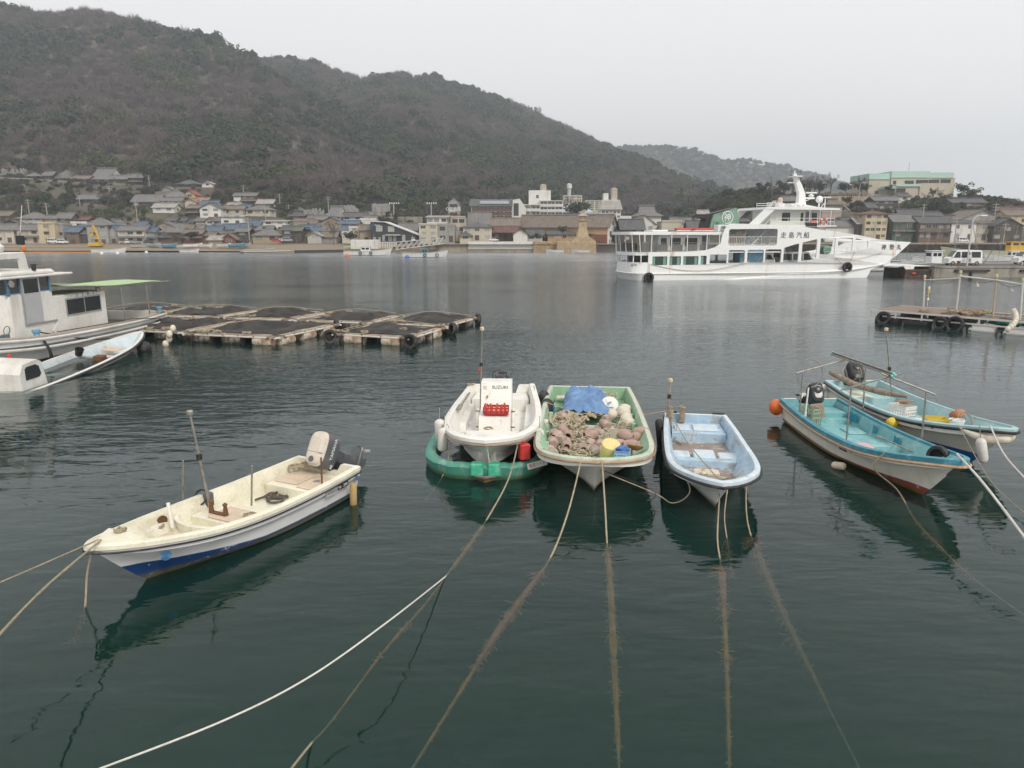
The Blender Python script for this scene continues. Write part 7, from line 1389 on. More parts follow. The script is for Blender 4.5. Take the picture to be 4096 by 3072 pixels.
T = [
 # shore front, left bay
 (1, -40, 130, 800, 682, 640, 228, 'gx', 'cr', 'g', 2, 'cream two storey house with balconies at the picture edge'), (1, 155, 355, 800, 684, 642, 228, 'gx', 'be', 'g', 2, 'beige house next to the plain yellow block'),
 (1, 345, 488, 805, 634, 634, 227, 'flat', 'ye', 'c', 3, 'plain yellow three storey block near the white minivan'), (1, 492, 560, 812, 640, 640, 229, 'flat', 'gr', 'c', 3, 'narrow grey concrete block beside the yellow one'),
 (1, 583, 690, 815, 702, 664, 227, 'gx', 'br', 'b', 2, 'brown house with blue roof above the digger beach'), (1, 690, 768, 812, 720, 694, 228, 'gx', 'dk', 'g', 2, 'dark boarded house between blue roof and tall grey house'),
 (1, 765, 945, 815, 640, 588, 227, 'hip', 'gr', 'g', 3, 'tall grey three storey house with hipped roof behind the yellow digger'), (1, 948, 1030, 805, 702, 650, 228, 'gy', 'gr', 'b', 2, 'gabled grey house with blue roof side'),
 (1, 1025, 1250, 805, 690, 656, 227, 'gx', 'cr', 'g', 2, 'long cream two storey house facing the beach'), (1, 1258, 1345, 805, 702, 668, 229, 'gx', 'gr', 'b', 2, 'grey house with blue roof next to the long cream house'),
 (1, 1365, 1490, 735, 647, 618, 244, 'gy', 'pk', 'bn', 2, 'pinkish gabled house peeping over the shore roofs'), (1, 1372, 1575, 790, 705, 668, 231, 'hip', 'br', 'g', 2, 'brown house half hidden by the bare shore shrub'),
 (1, 1585, 1745, 795, 718, 686, 230, 'gx', 'rd', 'bn', 2, 'reddish brown house behind the dark shore bushes'), (1, 1800, 1915, 803, 772, 742, 226, 'gx', 'tan', 'lt', 1, 'low pale roofed shed on the beach edge'), (1, 1920, 2040, 806, 765, 722, 227, 'gy', 'rd', 'bn', 1, 'rust red tin boat shed on the beach'),
 (1, 2045, 2150, 800, 700, 672, 231, 'gx', 'dk', 'g', 2, 'dark house behind the beach boat shed'), (1, 1755, 1850, 790, 735, 708, 231, 'gx', 'br', 'bn', 1, 'low brown house beside the pale roofed shed'), (1, 1850, 1965, 775, 735, 702, 236, 'gx', 'be', 'g', 1, 'beige house over the pale roofed shed'),
 # second row, left
 (1, -20, 90, 650, 562, 530, 246, 'gx', 'br', 'bn', 1, 'brown roofed house in the second row at the picture edge'), (1, 30, 170, 680, 632, 600, 240, 'gy', 'dk', 'd', 1, 'dark gabled house in the second row near the picture edge'), (1, 160, 370, 660, 585, 540, 243, 'hip', 'lg', 'g', 2, 'pale grey hipped house in the second row'),
 (1, 380, 490, 660, 590, 565, 244, 'gx', 'ye', 'g', 2, 'yellowish house behind the yellow block'), (1, 492, 618, 668, 585, 543, 245, 'gx', 'br', 'g', 2, 'brown house with tall grey roof in the second row'), (1, 618, 760, 640, 600, 573, 248, 'gx', 'rd', 'rb', 1, 'house with long red brown roof below the bamboo'), (1, 622, 758, 710, 628, 628, 238, 'flat', 'wh', 'w', 2, 'plain white flat roofed house in the second row'),
 (1, 932, 1025, 700, 640, 598, 240, 'gy', 'gr', 'g', 1, 'grey gabled house behind the tall grey house'), (1, 1235, 1312, 710, 666, 640, 242, 'gx', 'tan', 'b', 1, 'small house with bright blue roof below the bamboo'), (1, 725, 770, 700, 690, 660, 236, 'gx', 'gr', 'b', 1, 'tiny blue roof beside the tall grey house'),
 (1, 1495, 1590, 700, 668, 636, 243, 'gx', 'br', 'g', 1, 'grey roof in the middle row beside the pinkish house'), (1, 1580, 1655, 705, 680, 648, 241, 'gx', 'be', 'bn', 1, 'brown roof in the middle row over the bushes'), (1, 1660, 1748, 705, 675, 648, 243, 'gx', 'tan', 'g', 1, 'low grey roof in the middle row over the rust shed'), (1, 1742, 1800, 700, 668, 640, 246, 'gx', 'br', 'lt', 1, 'small pale roof in the middle row'),
 (1, 1782, 1905, 740, 695, 658, 240, 'gx', 'be', 'b', 1, 'wide blue roof over the low beach sheds'), (1, 1915, 2042, 715, 680, 640, 243, 'gx', 'be', 'b', 1, 'broad blue roof in the middle row'), (1, 1795, 1880, 660, 640, 616, 250, 'gx', 'be', 'b', 1, 'higher blue roof below the solar panel house'),
 (1, 2050, 2150, 720, 672, 636, 244, 'gx', 'br', 'b', 1, 'blue roof over the dark shore house'), (1, 2145, 2240, 690, 650, 606, 247, 'gx', 'gr', 'b', 1, 'tall blue roof beside the solar panel house'), (1, 1880, 1960, 690, 655, 625, 247, 'gx', 'tan', 'g', 1, 'grey roof between two blue roofs'),
 # hillside, left
 (1, 672, 862, 458, 420, 383, 290, 'gx', 'dk', 'g', 1, 'long dark farmhouse alone on the hillside beside the conifer'), (1, 1142, 1375, 492, 442, 388, 274, 'gx', 'dk', 'g', 1, 'broad grey roofed house above the bamboo'), (1, 1322, 1505, 538, 492, 462, 261, 'gx', 'wh', 'lt', 1, 'pale roofed house with glazed front above the bamboo'),
 (1, 1395, 1562, 505, 437, 410, 268, 'gx', 'cr', 'g', 2, 'cream two storey house above the glazed one'), (1, 1388, 1598, 425, 402, 355, 280, 'hip', 'dk', 'g', 1, 'big grey hipped roof above the cream house'), (1, 1588, 1690, 412, 385, 345, 284, 'gy', 'ye', 'r', 1, 'small house with bright red roof'), (1, 1600, 1695, 495, 445, 415, 269, 'gy', 'cr', 'o', 2, 'cream house with orange gable'), (1, 1698, 1790, 480, 440, 412, 272, 'gx', 'cr', 'o', 1, 'cream house with orange roof beside its gabled neighbour'),
 (1, 1735, 1870, 500, 466, 438, 264, 'gx', 'cr', 'b', 1, 'house with blue roof below the orange one'), (1, 1730, 1912, 580, 502, 455, 254, 'gy', 'wh', 'd', 2, 'white gabled house with dark balcony on the slope'), (1, 1622, 1735, 575, 498, 476, 256, 'gx', 'dk', 'bn', 2, 'dark boarded house beside the white gabled one'), (1, 1912, 2100, 640, 574, 556, 248, 'sf', 'wh', 'lt', 2, 'white house with solar panels on a flat pitch roof'),
 (1, 1915, 2098, 560, 507, 480, 259, 'gx', 'be', 'bn', 1, 'beige house with brown roof above the solar panel house'), (1, 1960, 2060, 500, 478, 458, 268, 'gx', 'be', 'lt', 1, 'small pale roof high over the beige house'), (1, 2050, 2150, 520, 495, 474, 266, 'gx', 'tan', 'b', 1, 'small blue roof high on the slope'),
 (1, 1527, 1700, 312, 290, 260, 302, 'hip', 'dk', 'd', 1, 'dark hipped house at the forest edge'), (1, 1745, 1843, 318, 292, 273, 300, 'gy', 'wh', 'lt', 1, 'small white storehouse at the forest edge'), (1, 2018, 2080, 420, 392, 374, 282, 'gx', 'wh', 'g', 1, 'small tiled house at the upper edge, twin with a bigger one'), (1, 2085, 2212, 475, 392, 372, 282, 'gx', 'br', 'g', 2, 'tall brown house at the upper edge of the slope'), (1, 1395, 1485, 350, 340, 312, 293, 'gy', 'gr', 'g', 1, 'grey gable under the temple road'),
 # temple row
 (1, 718, 965, 285, 250, 162, 322, 'iri', 'br', 'g', 1, 'large temple hall with sweeping grey roof on the hillside', 18, 3), (1, 462, 618, 262, 238, 176, 324, 'hip', 'br', 'g', 1, 'temple hall with pyramid roof beside the large one', 11, 2), (1, 372, 455, 262, 216, 188, 322, 'gx', 'dk', 'g', 1, 'small temple gate on the hillside road', 5), (1, 628, 765, 272, 245, 222, 320, 'gx', 'dk', 'bn', 1, 'low temple wing between the two halls', 6), (1, 958, 1098, 295, 248, 218, 321, 'gx', 'dk', 'g', 2, 'dark priest house beside the temple hall'), (1, 1090, 1238, 300, 236, 208, 322, 'gx', 'dk', 'g', 2, 'two storey house at the end of the temple road'), (1, 235, 320, 250, 220, 195, 324, 'hip', 'dk', 'g', 1, 'small pavilion by the hillside graves', 5),
 # middle bay
 (2, 278, 412, 290, 242, 213, 275, 'gx', 'dk', 'lt', 1, 'house with light tile roof high over the middle bay'), (2, 182, 388, 350, 295, 262, 261, 'hip', 'cr', 'g', 1, 'cream house with wide hipped roof over the middle bay'), (2, 332, 528, 480, 398, 385, 243, 'sf', 'wh', 'lt', 2, 'white house with long balcony rail'),
 (2, 243, 465, 582, 515, 466, 227, 'hip', 'tan', 'g', 1, 'tan bungalow with shuttered windows on the shore road'), (2, 280, 400, 480, 470, 442, 234, 'gx', 'gr', 'g', 1, 'grey roof just behind the tan bungalow'), (2, 497, 580, 575, 470, 440, 230, 'gx', 'dk', 'd', 2, 'dark two storey house behind the white cars'), (2, 578, 660, 575, 476, 445, 230, 'gx', 'dk', 'gn', 2, 'dark house with mossy green roof'), (2, 592, 748, 430, 405, 376, 250, 'gx', 'tan', 'bn', 1, 'brown roof over the green roofed house'), (2, 600, 690, 460, 440, 405, 240, 'gx', 'be', 'bn', 1, 'small beige house above the mossy roof'), (2, 712, 868, 412, 382, 354, 254, 'gx', 'tan', 'g', 1, 'grey roofed tan house below the temple'),
 (2, 845, 1010, 400, 356, 276, 263, 'iri', 'br', 'g', 1, 'temple hall with tall steep roof behind the middle bay', 16, 3), (2, 1005, 1198, 395, 360, 325, 264, 'gx', 'wh', 'd', 1, 'long temple wing with dark roof', 10), (2, 562, 668, 382, 350, 316, 271, 'iri', 'dk', 'd', 1, 'little shrine hall beside the gravestones', 6, 1), (2, 662, 768, 530, 462, 432, 236, 'gx', 'dk', 'b', 2, 'dark house with teal blue roof'), (2, 760, 850, 530, 478, 448, 234, 'gx', 'tan', 'b', 1, 'lower house with teal blue roof next to it'), (2, 835, 1005, 450, 402, 358, 246, 'gy', 'or', 'b', 1, 'ochre gabled house with blue roof sheet'), (2, 860, 935, 470, 430, 398, 240, 'gy', 'cr', 'bn', 1, 'cream gable below the ochre one'), (2, 985, 1150, 450, 418, 395, 243, 'gx', 'be', 'b', 1, 'flat blue roof near the white shed'), (2, 985, 1075, 530, 475, 440, 234, 'gx', 'gr', 'b', 1, 'blue roof beside the cream villa'), (2, 850, 985, 560, 480, 430, 234, 'gx', 'br', 'bn', 1, 'brown roof behind the bare shore tree'),
 (2, 1075, 1165, 545, 452, 448, 232, 'flat', 'cr', 'w', 2, 'cream villa with flat eaves'), (2, 1012, 1080, 548, 495, 495, 229, 'flat', 'cr', 'w', 1, 'low cream annexe of the flat eaved villa', None, 0), (2, 1168, 1272, 575, 472, 432, 230, 'gx', 'tan', 'bn', 2, 'timber fronted house against the black building'), (2, 1168, 1308, 440, 384, 384, 250, 'flat', 'wh', 'w', 1, 'plain white box building behind the black one', None, 0), (2, 714, 832, 562, 522, 492, 227, 'gy', 'lg', 'lt', 1, 'little white gabled hut on the shore'), (2, 832, 960, 560, 530, 488, 229, 'gx', 'gr', 'bn', 1, 'grey brown roof beside the white gabled hut'), (2, 1505, 1655, 500, 470, 415, 243, 'gx', 'br', 'g', 1, 'grey roof between black building and concrete block'), (2, 1200, 1300, 420, 408, 350, 256, 'gx', 'wh', 'g', 1, 'small grey roof under the cemetery terrace'),
 (2, 1678, 1838, 578, 428, 428, 228, 'flat', 'cl', 'c', 3, 'stained pale concrete block by the gangway'), (2, 1842, 1985, 580, 428, 428, 229, 'flat', 'gr', 'c', 2, 'bare grey concrete block beside the pale one', None, 2), (2, 1745, 1918, 425, 362, 345, 236, 'sf', 'wh', 'lt', 1, 'white rooftop house on the concrete blocks', 7, 3), (2, 1955, 2080, 575, 365, 365, 237, 'flat', 'be', 'c', 3, 'beige block under the tower', 7, 2),
 # lantern quarter
 (3, 375, 655, 642, 507, 465, 226, 'hip', 'cl', 'd', 2, 'cream house with dark hipped roof behind the white parapet', 10, 3), (3, 342, 455, 642, 590, 558, 224, 'hip', 'cl', 'd', 1, 'front wing of the dark hipped cream house', 3, 1), (3, 430, 640, 520, 480, 372, 244, 'gx', 'gr', 'g', 1, 'steep grey roof above the cream hipped house', 10, 0),
 (3, 658, 925, 642, 492, 425, 232, 'gx', 'br', 'bn', 2, 'large merchant house with brown upper roof and dark red lower roof', 10, 3), (3, 928, 1022, 470, 428, 403, 250, 'gy', 'wh', 'd', 1, 'dark gable with white wall above the merchant house'), (3, 985, 1240, 540, 497, 420, 240, 'hip', 'wh', 'g', 1, 'white walled hall with grey hipped roof', 10, 3), (3, 1160, 1310, 602, 515, 463, 233, 'gx', 'rd', 'bn', 2, 'red walled house beside the long storehouse'), (3, 868, 1008, 645, 578, 530, 225, 'gy', 'wh', 'd', 1, 'white gabled storehouse with one tall slit', 8, 0), (3, 1010, 1155, 642, 590, 535, 226, 'gx', 'lg', 'd', 1, 'grey roofed wing of the slit storehouse', 6, 2),
 (3, 1208, 1470, 640, 578, 545, 226, 'gx', 'or', 'd', 1, 'low timber tea house behind the pines', 6, 4), (3, 1592, 1802, 668, 572, 515, 226, 'gx', 'dk', 'bn', 1, 'dark timber shop beside the stone lantern', 7, 4), (3, 1392, 1522, 645, 598, 540, 228, 'gx', 'wh', 'bn', 1, 'white plastered lean-to behind the stone lantern', 6, 1),
 (3, 1930, 2110, 665, 540, 440, 230, 'gy', 'lg', 'd', 2, 'grey gabled townhouse beside the white gable storehouse'), (3, 2050, 2260, 660, 480, 395, 240, 'gy', 'wh', 'bn', 2, 'white gabled hall with brown roof behind the ferry stern', 12), (4, 372, 598, 640, 520, 430, 262, 'iri', 'wh', 'g', 1, 'tall grey temple roof behind the ferry stern', 14, 0), (4, 205, 430, 780, 650, 560, 226, 'gx', 'dk', 'd', 2, 'dark shop house directly behind the ferry stern', 8), (4, 600, 795, 780, 580, 575, 236, 'flat', 'cl', 'c', 2, 'plain concrete building behind the ferry canopy', 8, 0), (4, 700, 890, 780, 590, 543, 242, 'gx', 'wh', 'g', 2, 'white gabled house left of the funnel'), (4, 862, 992, 780, 640, 572, 232, 'gx', 'br', 'd', 2, 'tiled house half hidden by the ferry funnel'), (4, 960, 1065, 620, 500, 470, 262, 'gx', 'cl', 'lt', 1, 'pale roof above the ferry funnel'), (4, 1340, 1460, 700, 575, 552, 246, 'gx', 'br', 'd', 2, 'dark roofed house right of the funnel'), (4, 1800, 1920, 440, 372, 332, 268, 'gx', 'br', 'g', 1, 'small house under the knoll trees behind the ferry mast'),
 # right hand quarter
 (5, 275, 412, 470, 408, 366, 252, 'iri', 'lg', 'bn', 1, 'little turret house with curved eaves below the stone wall', 6, 3), (5, 210, 400, 600, 490, 490, 244, 'flat', 'pk', 'c', 1, 'pinkish concrete terrace building', 8, 0), (5, 252, 545, 705, 628, 575, 232, 'gx', 'wh', 'g', 1, 'long white storehouse with two hooded windows behind the ferry bow', 7, 0), (5, 555, 640, 760, 600, 545, 230, 'gx', 'dk', 'lt', 1, 'dark gable beside the tall yellow building', 8, 0), (5, 640, 730, 700, 570, 495, 238, 'gx', 'rd', 'rb', 1, 'red brown roof behind the tall yellow building'),
 (5, 630, 845, 758, 505, 472, 228, 'hip', 'ye', 'rb', 4, 'tall narrow yellow building with rows of small windows', 7, 4), (5, 850, 925, 700, 600, 535, 234, 'gx', 'rd', 'rb', 1, 'dark red house right of the tall yellow building'), (5, 908, 1112, 760, 580, 512, 231, 'gx', 'gn', 'g', 2, 'house with green sheet wall', 8, 2), (5, 990, 1212, 640, 545, 463, 246, 'gx', 'br', 'd', 1, 'large dark tile roof behind the green wall'), (5, 1205, 1400, 620, 530, 490, 248, 'gx', 'br', 'd', 1, 'dark tile roof below the museum knoll'), (5, 1168, 1470, 765, 592, 532, 229, 'gx', 'br', 'd', 2, 'brown two storey shop house on the right quay', 8, 5, 0, 'house', None, .55, True),
 (5, 1462, 1565, 700, 590, 520, 240, 'gx', 'br', 'd', 1, 'dark roof behind the white plastered house'), (5, 1480, 1725, 770, 595, 568, 229, 'sf', 'wh', 'd', 2, 'white plastered front house with brown base', 4, 2), (5, 1560, 1985, 770, 560, 462, 234, 'gy', 'gr', 'bn', 2, 'broad gabled hall with pale brown roof', 12, 0), (5, 1730, 1885, 770, 595, 572, 230, 'sf', 'be', 'bn', 2, 'tea shop with banners on the right quay', 4, 3), (5, 1892, 2180, 775, 622, 548, 228, 'gy', 'dk', 'd', 2, 'black and white gabled shop at the right end', 9, 3),
 (5, 2025, 2260, 640, 515, 468, 246, 'gx', 'ye', 'bn', 1, 'yellow walled house with brown roof at the picture edge'), (5, 1940, 2260, 600, 475, 442, 258, 'gx', 'br', 'rb', 1, 'long dark red roof at the picture edge', 8, 0), (5, 732, 962, 470, 372, 336, 260, 'gx', 'dk', 'g', 2, 'dark two storey house on the slope under the museum', 7, 5), (5, 974, 1086, 385, 330, 303, 266, 'gx', 'wh', 'd', 1, 'small white house in front of the museum wall', 6, 1), (5, 1500, 1835, 440, 392, 354, 264, 'gx', 'br', 'd', 1, 'long low house on the slope at the right of the museum', 7, 5), (5, 670, 750, 480, 440, 400, 252, 'gx', 'dk', 'd', 1, 'low dark shed on the museum slope', 5, 1), (5, 430, 560, 620, 570, 545, 240, 'gx', 'gr', 'd', 1, 'grey roof under the stone stairway', 7, 0),
]
for i in range(9):      # lesser roofs that fill the rows behind the shore
    rr = random.Random(60 + i); pick = lambda z: rr.choice(z.split())
    x = 1440 + i * 84; y = 585 + rr.uniform(-14, 14); T.append((1, x, x + rr.uniform(62, 84), y + 62, y + 26, y, 250 + rr.uniform(-1.5, 2), rr.choice(('gx', 'gx', 'gy')), pick('be br tan gr wh'), pick('g bn d g'), 1, '%s small roof from the pinkish gable in the row under the slope houses' % ORD[i]))
    x = 395 + i * 98; y = 622 + rr.uniform(-10, 10); T.append((1, x, x + rr.uniform(66, 92), y + 66, y + 30, y, 237 + rr.uniform(-1, 2), rr.choice(('gx', 'gx', 'gy')), pick('be br gr lg'), pick('g bn d g b'), 1, '%s small roof from the yellow block in the row behind the beach houses' % ORD[i]))
    x = 470 + i * 80; y = 402 + rr.uniform(-14, 14); T.append((2, x, x + rr.uniform(60, 80), y + 60, y + 26, y, 247 + rr.uniform(-2, 2), rr.choice(('gx', 'gx', 'gy')), pick('be br tan wh'), pick('g bn d lt'), 1, '%s small roof along the row below the gravestones' % ORD[i]))
for q in T: house(*q)
PADS[:] = [q for q in PADS if q[2] > 237 and not (q[0] > 60 and q[2] < 246)]
grid('hillside', -560, 330, 213, 340, 3.0, H, GM)
# lower dark red roof of the merchant house, its front windows
def at3(x, y, Y): return D(*zp(3, x, y), Y)
a, c = at3(655, 565, 229.5), at3(925, 565, 229.5); lowr = MB(); slab_faces(lowr, [[(a.x, 229, a.z), (c.x, 229, a.z), (c.x, 232, at3(655, 492, 232).z), (a.x, 232, at3(655, 492, 232).z)]], .15)
tag(lowr.build('lean_to_roof', RM['rb']), 'dark red lower roof of the merchant house', 'roof', 'buildings of the harbour town')
# black post office
a = D(*zp(2, 1262, 580), 226); c = D(*zp(2, 1655, 580), 226); w = c.x - a.x; z1 = D(*zp(2, 1262, 402), 226).z - a.z; z2 = D(*zp(2, 1655, 510), 226).z - a.z; zm = D(*zp(2, 1400, 402), 226).z - a.z; xm = w * .33
PO = thing('post_office', 'black post office with sloping white edged roof and JP sign', 'post office', (a.x, 226, a.z)); FOOT.append((a.x, c.x, 222, 236))
MB().prism([(0, -5), (w, -5), (w, z2), (xm, z1 - .3), (0, z1)], -9, 0, Matrix.Rotation(R(90), 4, 'X')).build('wall', WM['bk'], PO); b = MB(); slab_faces(b, [[(xm - .2, -.6, z1 + .02), (w + .6, -.6, z2 - .1), (w + .6, 9.3, z2 - .1), (xm - .2, 9.3, z1 + .02)], [(-.5, -.6, z1 + .2), (xm - .2, -.6, z1 + .02), (xm - .2, 9.3, z1 + .02), (-.5, 9.3, z1 + .2)]], .25); b.build('roof', RM['w'], PO)
for x_, zc, wd_, hh in ((.19, .66, 1.9, 1.7), (.45, .64, 1.9, 1.6), (.08, .12, .9, 1.5), (.19, .12, .6, 1.5), (.28, .2, .8, 1.7), (.42, .2, 1.1, 1.8), (.52, .2, 1.0, 1.8), (.72, .2, 1.0, 1.8)): link('window', WINS[4], PO, (x_ * w, 0, zc * z1), None, (wd_, 1, hh))
txt('JP', 1.15, mat('sign_blue', (.05, .2, .6), .5), PO, (w * .06, -.06, z1 * .84), (R(90), 0, 0), 'sign', .03); txt('鞆の浦', .5, PRINTW, PO, (w * .15, -.06, z1 * .82), (R(90), 0, 0), 'sign', .03)
b = MB(); b.box(w * .34, w * .66, -1.6, 0, z1 * .33, z1 * .37); b.build('porch', RM['w'], PO)
# tower with lettering
a = D(*zp(2, 1932, 370), 247); c = D(*zp(2, 2052, 370), 247); w = (c.x - a.x) * .72; zt = D(*zp(2, 1990, 205), 247).z - a.z; ze = D(*zp(2, 1990, 235), 247).z - a.z
TW = thing('tower_building', 'tall bare concrete tower with faded lettering above the beige block', 'tower', (a.x, 247, a.z)); MB().prism([(0, -16), (w, -16), (w, ze), (w / 2, zt), (0, ze)], -8, 0, Matrix.Rotation(R(90), 4, 'X')).build('wall', WM['gr'], TW); b = MB(); build_roof(TW, 'gy', w, 8, ze, zt, RM['c'], .2)
txt('OG 会館', 1.5, PRINTW, TW, (w * .5, -.03, ze * .55), (R(90), 0, 0), 'faded_lettering', .02, .9); txt('OTEL', .9, PRINTW, TW, (w * .35, -.03, ze * .4), (R(90), 0, 0), 'faded_lettering', .02)
for zc in (.78, .25): link('window', WINS[2], TW, (w * .5, 0, zc * ze), None, (2.6, 1, 1.1))
b = MB()
for i in range(5): b.box(-.5, w + .3, -1.2, -1.1, ze * (.0 + .05 * i), ze * (.0 + .05 * i) + .12)
for x_ in (-.5, w * .5, w + .3): b.box(x_ - .08, x_ + .08, -1.25, -1.1, -2.5, ze * .28)
b.build('rusty_sign_frame', RUSTY, TW)
# large concrete buildings behind
def block(zn, x0, x1, yg, yt, Y, wm, label, st, nb, dep=10, name='apartment_building', cat='building', band=None, cols=True, roofk=None):
    a = D(*zp(zn, x0, yg), Y); c = D(*zp(zn, x1, yg), Y); w = c.x - a.x; h = D(*zp(zn, x0, yt), Y).z - a.z; r = thing(name, label, cat, (a.x, Y, a.z), 0, 'large buildings behind the town'); FOOT.append((a.x, c.x, Y - 3, Y + dep + 2))
    MB().box(0, w, 0, dep, -8, h).build('wall', WM[wm], r); MB().box(-.2, w + .2, -1.3 if band else -.2, dep + .2, h, h + .3).build('roof', RM['w'], r); hs = h / st
    for s in range(st):
        for i in range(nb): link('window', WINS[1], r, (w * (i + .5) / nb, 0, hs * (s + .55)), None, (w / nb * .72, 1, hs * .5))
        if band: bl = MB().box(.05, w - .05, -1.25, -1.12, hs * s - .1, hs * s + .95).build('balcony_front', band, r); MB().box(0, w, -1.2, 0, hs * s - .2, hs * s - .08).build('balcony_slab', WM['wh'], r)
    if cols:
        for i in range(nb // 2 + 1): MB().box(w * i / (nb // 2) - .15, w * i / (nb // 2) + .15, -1.18 if band else -.12, 0, 0, h).build('pier', WM['wh'], r)
    return r, w, h
r, w, h = block(3, 460, 856, 432, 312, 292, 'wh', 'three storey school with brown balconies and solar roof', 3, 10, 12, 'school_building', 'school', mat('balcony_brown', (.12, .065, .05), .7, .1))
b = MB(); slab_faces(b, [[(-1, -1.8, h + .3), (w + .2, -1.8, h + .3), (w + .2, 6, h + 3.2), (-1, 6, h + 3.2)], [(w + .2, 13, h + .3), (-1, 13, h + .3), (-1, 6, h + 3.2), (w + .2, 6, h + 3.2)]], .2); b.build('sloping_roof', RM['d'], r); b = MB(); slab_faces(b, [[(w * .2, -.6, h + 1.12), (w * .92, -.6, h + 1.12), (w * .92, 4, h + 2.52), (w * .2, 4, h + 2.52)]], .05); b.build('solar_panels', mat('solar_panel', (.22, .25, .3), .25), r)
en = MB().prism([(w + .25, -8), (w + 5.6, -8), (w + 5.6, h - .5), (w + 3, h + 3.1), (w + .25, h + 2.6)], -12, 1, Matrix.Rotation(R(90), 4, 'X')).build('end_wall', WM['wh'], r); MB().box(w + .6, w + 2.6, -1.05, -.98, h * .25, h + 1.3).build('dark_panel', WM['bk'], en)
r, w, h = block(3, 1130, 1350, 412, 258, 300, 'wh', 'white stepped school block with long balconies', 3, 6, 12, 'school_building', 'school', WM['wh']); 
r2, w2, h2 = block(3, 935, 1130, 412, 296, 298, 'wh', 'lower white wing of the stepped school', 2, 5, 12, 'school_building', 'school', WM['wh']); 
ph = MB().box(-4.5, 4.5, 0, 8, -6, 4.5).build('penthouse', WM['wh'], r, (0, 3, h)); MB().lathe([(1.3, 0), (1.3, 2.2), (.6, 2.5)], 14).build('water_tank', WM['be'], r, (1.5, 6, h + 4.6)); link('window', WINS[1], r, (-1, 2.98, h + 2), None, (1.2, 1, 1.4))
tag(MB().lathe([(9.0, 0), (7.5, 1.6), (4.0, 2.9), (.1, 3.4)], 20, Matrix.Diagonal((1.2, .8, 1.15, 1))).box(-10, 10, -6, 6, -7, .1).build('domed_gym', mat('gym_roof', (.45, .5, .55), .5, .05), None, tuple(D(*zp(3, 1410, 372), 318)), sm=40), 'pale blue domed hall beside the white school', 'hall')
r, w, h = block(3, 1365, 1540, 262, 205, 345, 'be', 'beige apartment block high among the trees with a water tower', 2, 7, 9); b = MB(); b.tube([(w * .33, 4, h), (w * .33, 4, h + 3.5)], .9, 6); b.build('tank_tower', WM['lg'], r); MB().lathe([(1.2, 0), (1.2, 2), (.5, 2.3)], 12).build('water_tank', WM['wh'], r, (w * .33, 4, h + 3.6))
r, w, h = block(3, 1580, 1750, 350, 255, 332, 'cl', 'cream five storey apartment block with side balconies', 5, 4, 9)
r, w, h = block(3, 1733, 1920, 432, 345, 262, 'wh', 'white hotel with tiled mansard top and roof tank', 2, 5, 10, 'hotel_building', 'hotel'); b = MB(); slab_faces(b, [[(-.6, -.8, h + .3), (w + .6, -.8, h + .3), (w - .2, .9, h + 3.6), (.2, .9, h + 3.6)]], .2); b.build('mansard', RM['lt'], r); MB().box(.2, w - .2, .8, 9, h, h + 3.6).build('upper_wall', WM['wh'], r)
MB().box(w * .15, w * .4, 3, 6, h + 3.6, h + 6).build('roof_hut', WM['wh'], r); MB().lathe([(1.2, 0), (1.2, 3), (.5, 3.3)], 12).build('water_tank', WM['be'], r, (w * .72, 4, h + 4.6)); MB().box(w * .72 - 1, w * .72 + 1, 3, 5, h + 3.6, h + 4.6).build('tank_stand', WM['lg'], r); MB().box(w, w + 4, 0, 9, -8, h * .35).build('side_wing', WM['wh'], r)
# storehouse with two visible sides
pc = D(*zp(3, 1800, 655), 224); S_ = thing('storehouse', 'long old storehouse with vast tiled roof and white gable end', 'storehouse', (pc.x, 224, pc.z), R(-21)); Ls, ds = 30.0, 11.5; zes, zrs = D(*zp(3, 1800, 498), 224).z - pc.z, D(*zp(3, 1880, 392), 229).z - pc.z; FOOT.append((pc.x - 40, pc.x + 14, 220, 250))
MB().prism([(0, -4), (0, zes), (ds / 2, zrs - .1), (ds, zes), (ds, -4)], -Ls, 0, Matrix(((0, 0, 1, 0), (1, 0, 0, 0), (0, 1, 0, 0), (0, 0, 0, 1)))).build('wall', WM['wh'], S_); MB().box(-Ls, -.3, -.06, .02, zes * .45, zes - .1).build('ochre_upper_wall', WM['or'], S_); MB().box(-Ls, -.3, -.07, .02, -3, zes * .45).build('board_lower_wall', WM['rd'], S_)
b = MB(); k_ = (zrs - zes) / (ds / 2); slab_faces(b, [[(-Ls - .6, -.9, zes - .9 * k_ * .8), (.7, -.9, zes - .9 * k_ * .8), (.7, ds / 2, zrs), (-Ls - .6, ds / 2, zrs)], [(.7, ds + .9, zes - .9 * k_ * .8), (-Ls - .6, ds + .9, zes - .9 * k_ * .8), (-Ls - .6, ds / 2, zrs), (.7, ds / 2, zrs)]], .22); ro = b.build('roof', RM['bn'], S_); MB().tube([(-Ls - .6, ds / 2, zrs + .15), (.7, ds / 2, zrs + .15)], .28, 6).build('ridge_cap', RM['g'], ro)
b = MB()
for i in range(46): x_ = -Ls - .4 + i * (Ls + .9) / 45; b.tube([(x_, -.88, zes - .9 * k_ * .8 + .04), (x_, ds / 2, zrs + .04)], .075, 5)
b.build('tile_rows', RM['bn'], ro)
for y_, zc in ((ds * .5, zes + .9), (ds * .25, zes * .42), (ds * .8, zes * .42)):
    link('window', WINS[2], S_, (.02, y_, zc), (0, 0, R(90)), (1.3, 1, 1.5)); hd = MB(); slab_faces(hd, [[(0, y_ - 1.1, zc + 1.1), (1.0, y_ - 1.1, zc + .8), (1.0, y_ + 1.1, zc + .8), (0, y_ + 1.1, zc + 1.1)]], .1); hd.build('window_hood', RM['d'], S_)
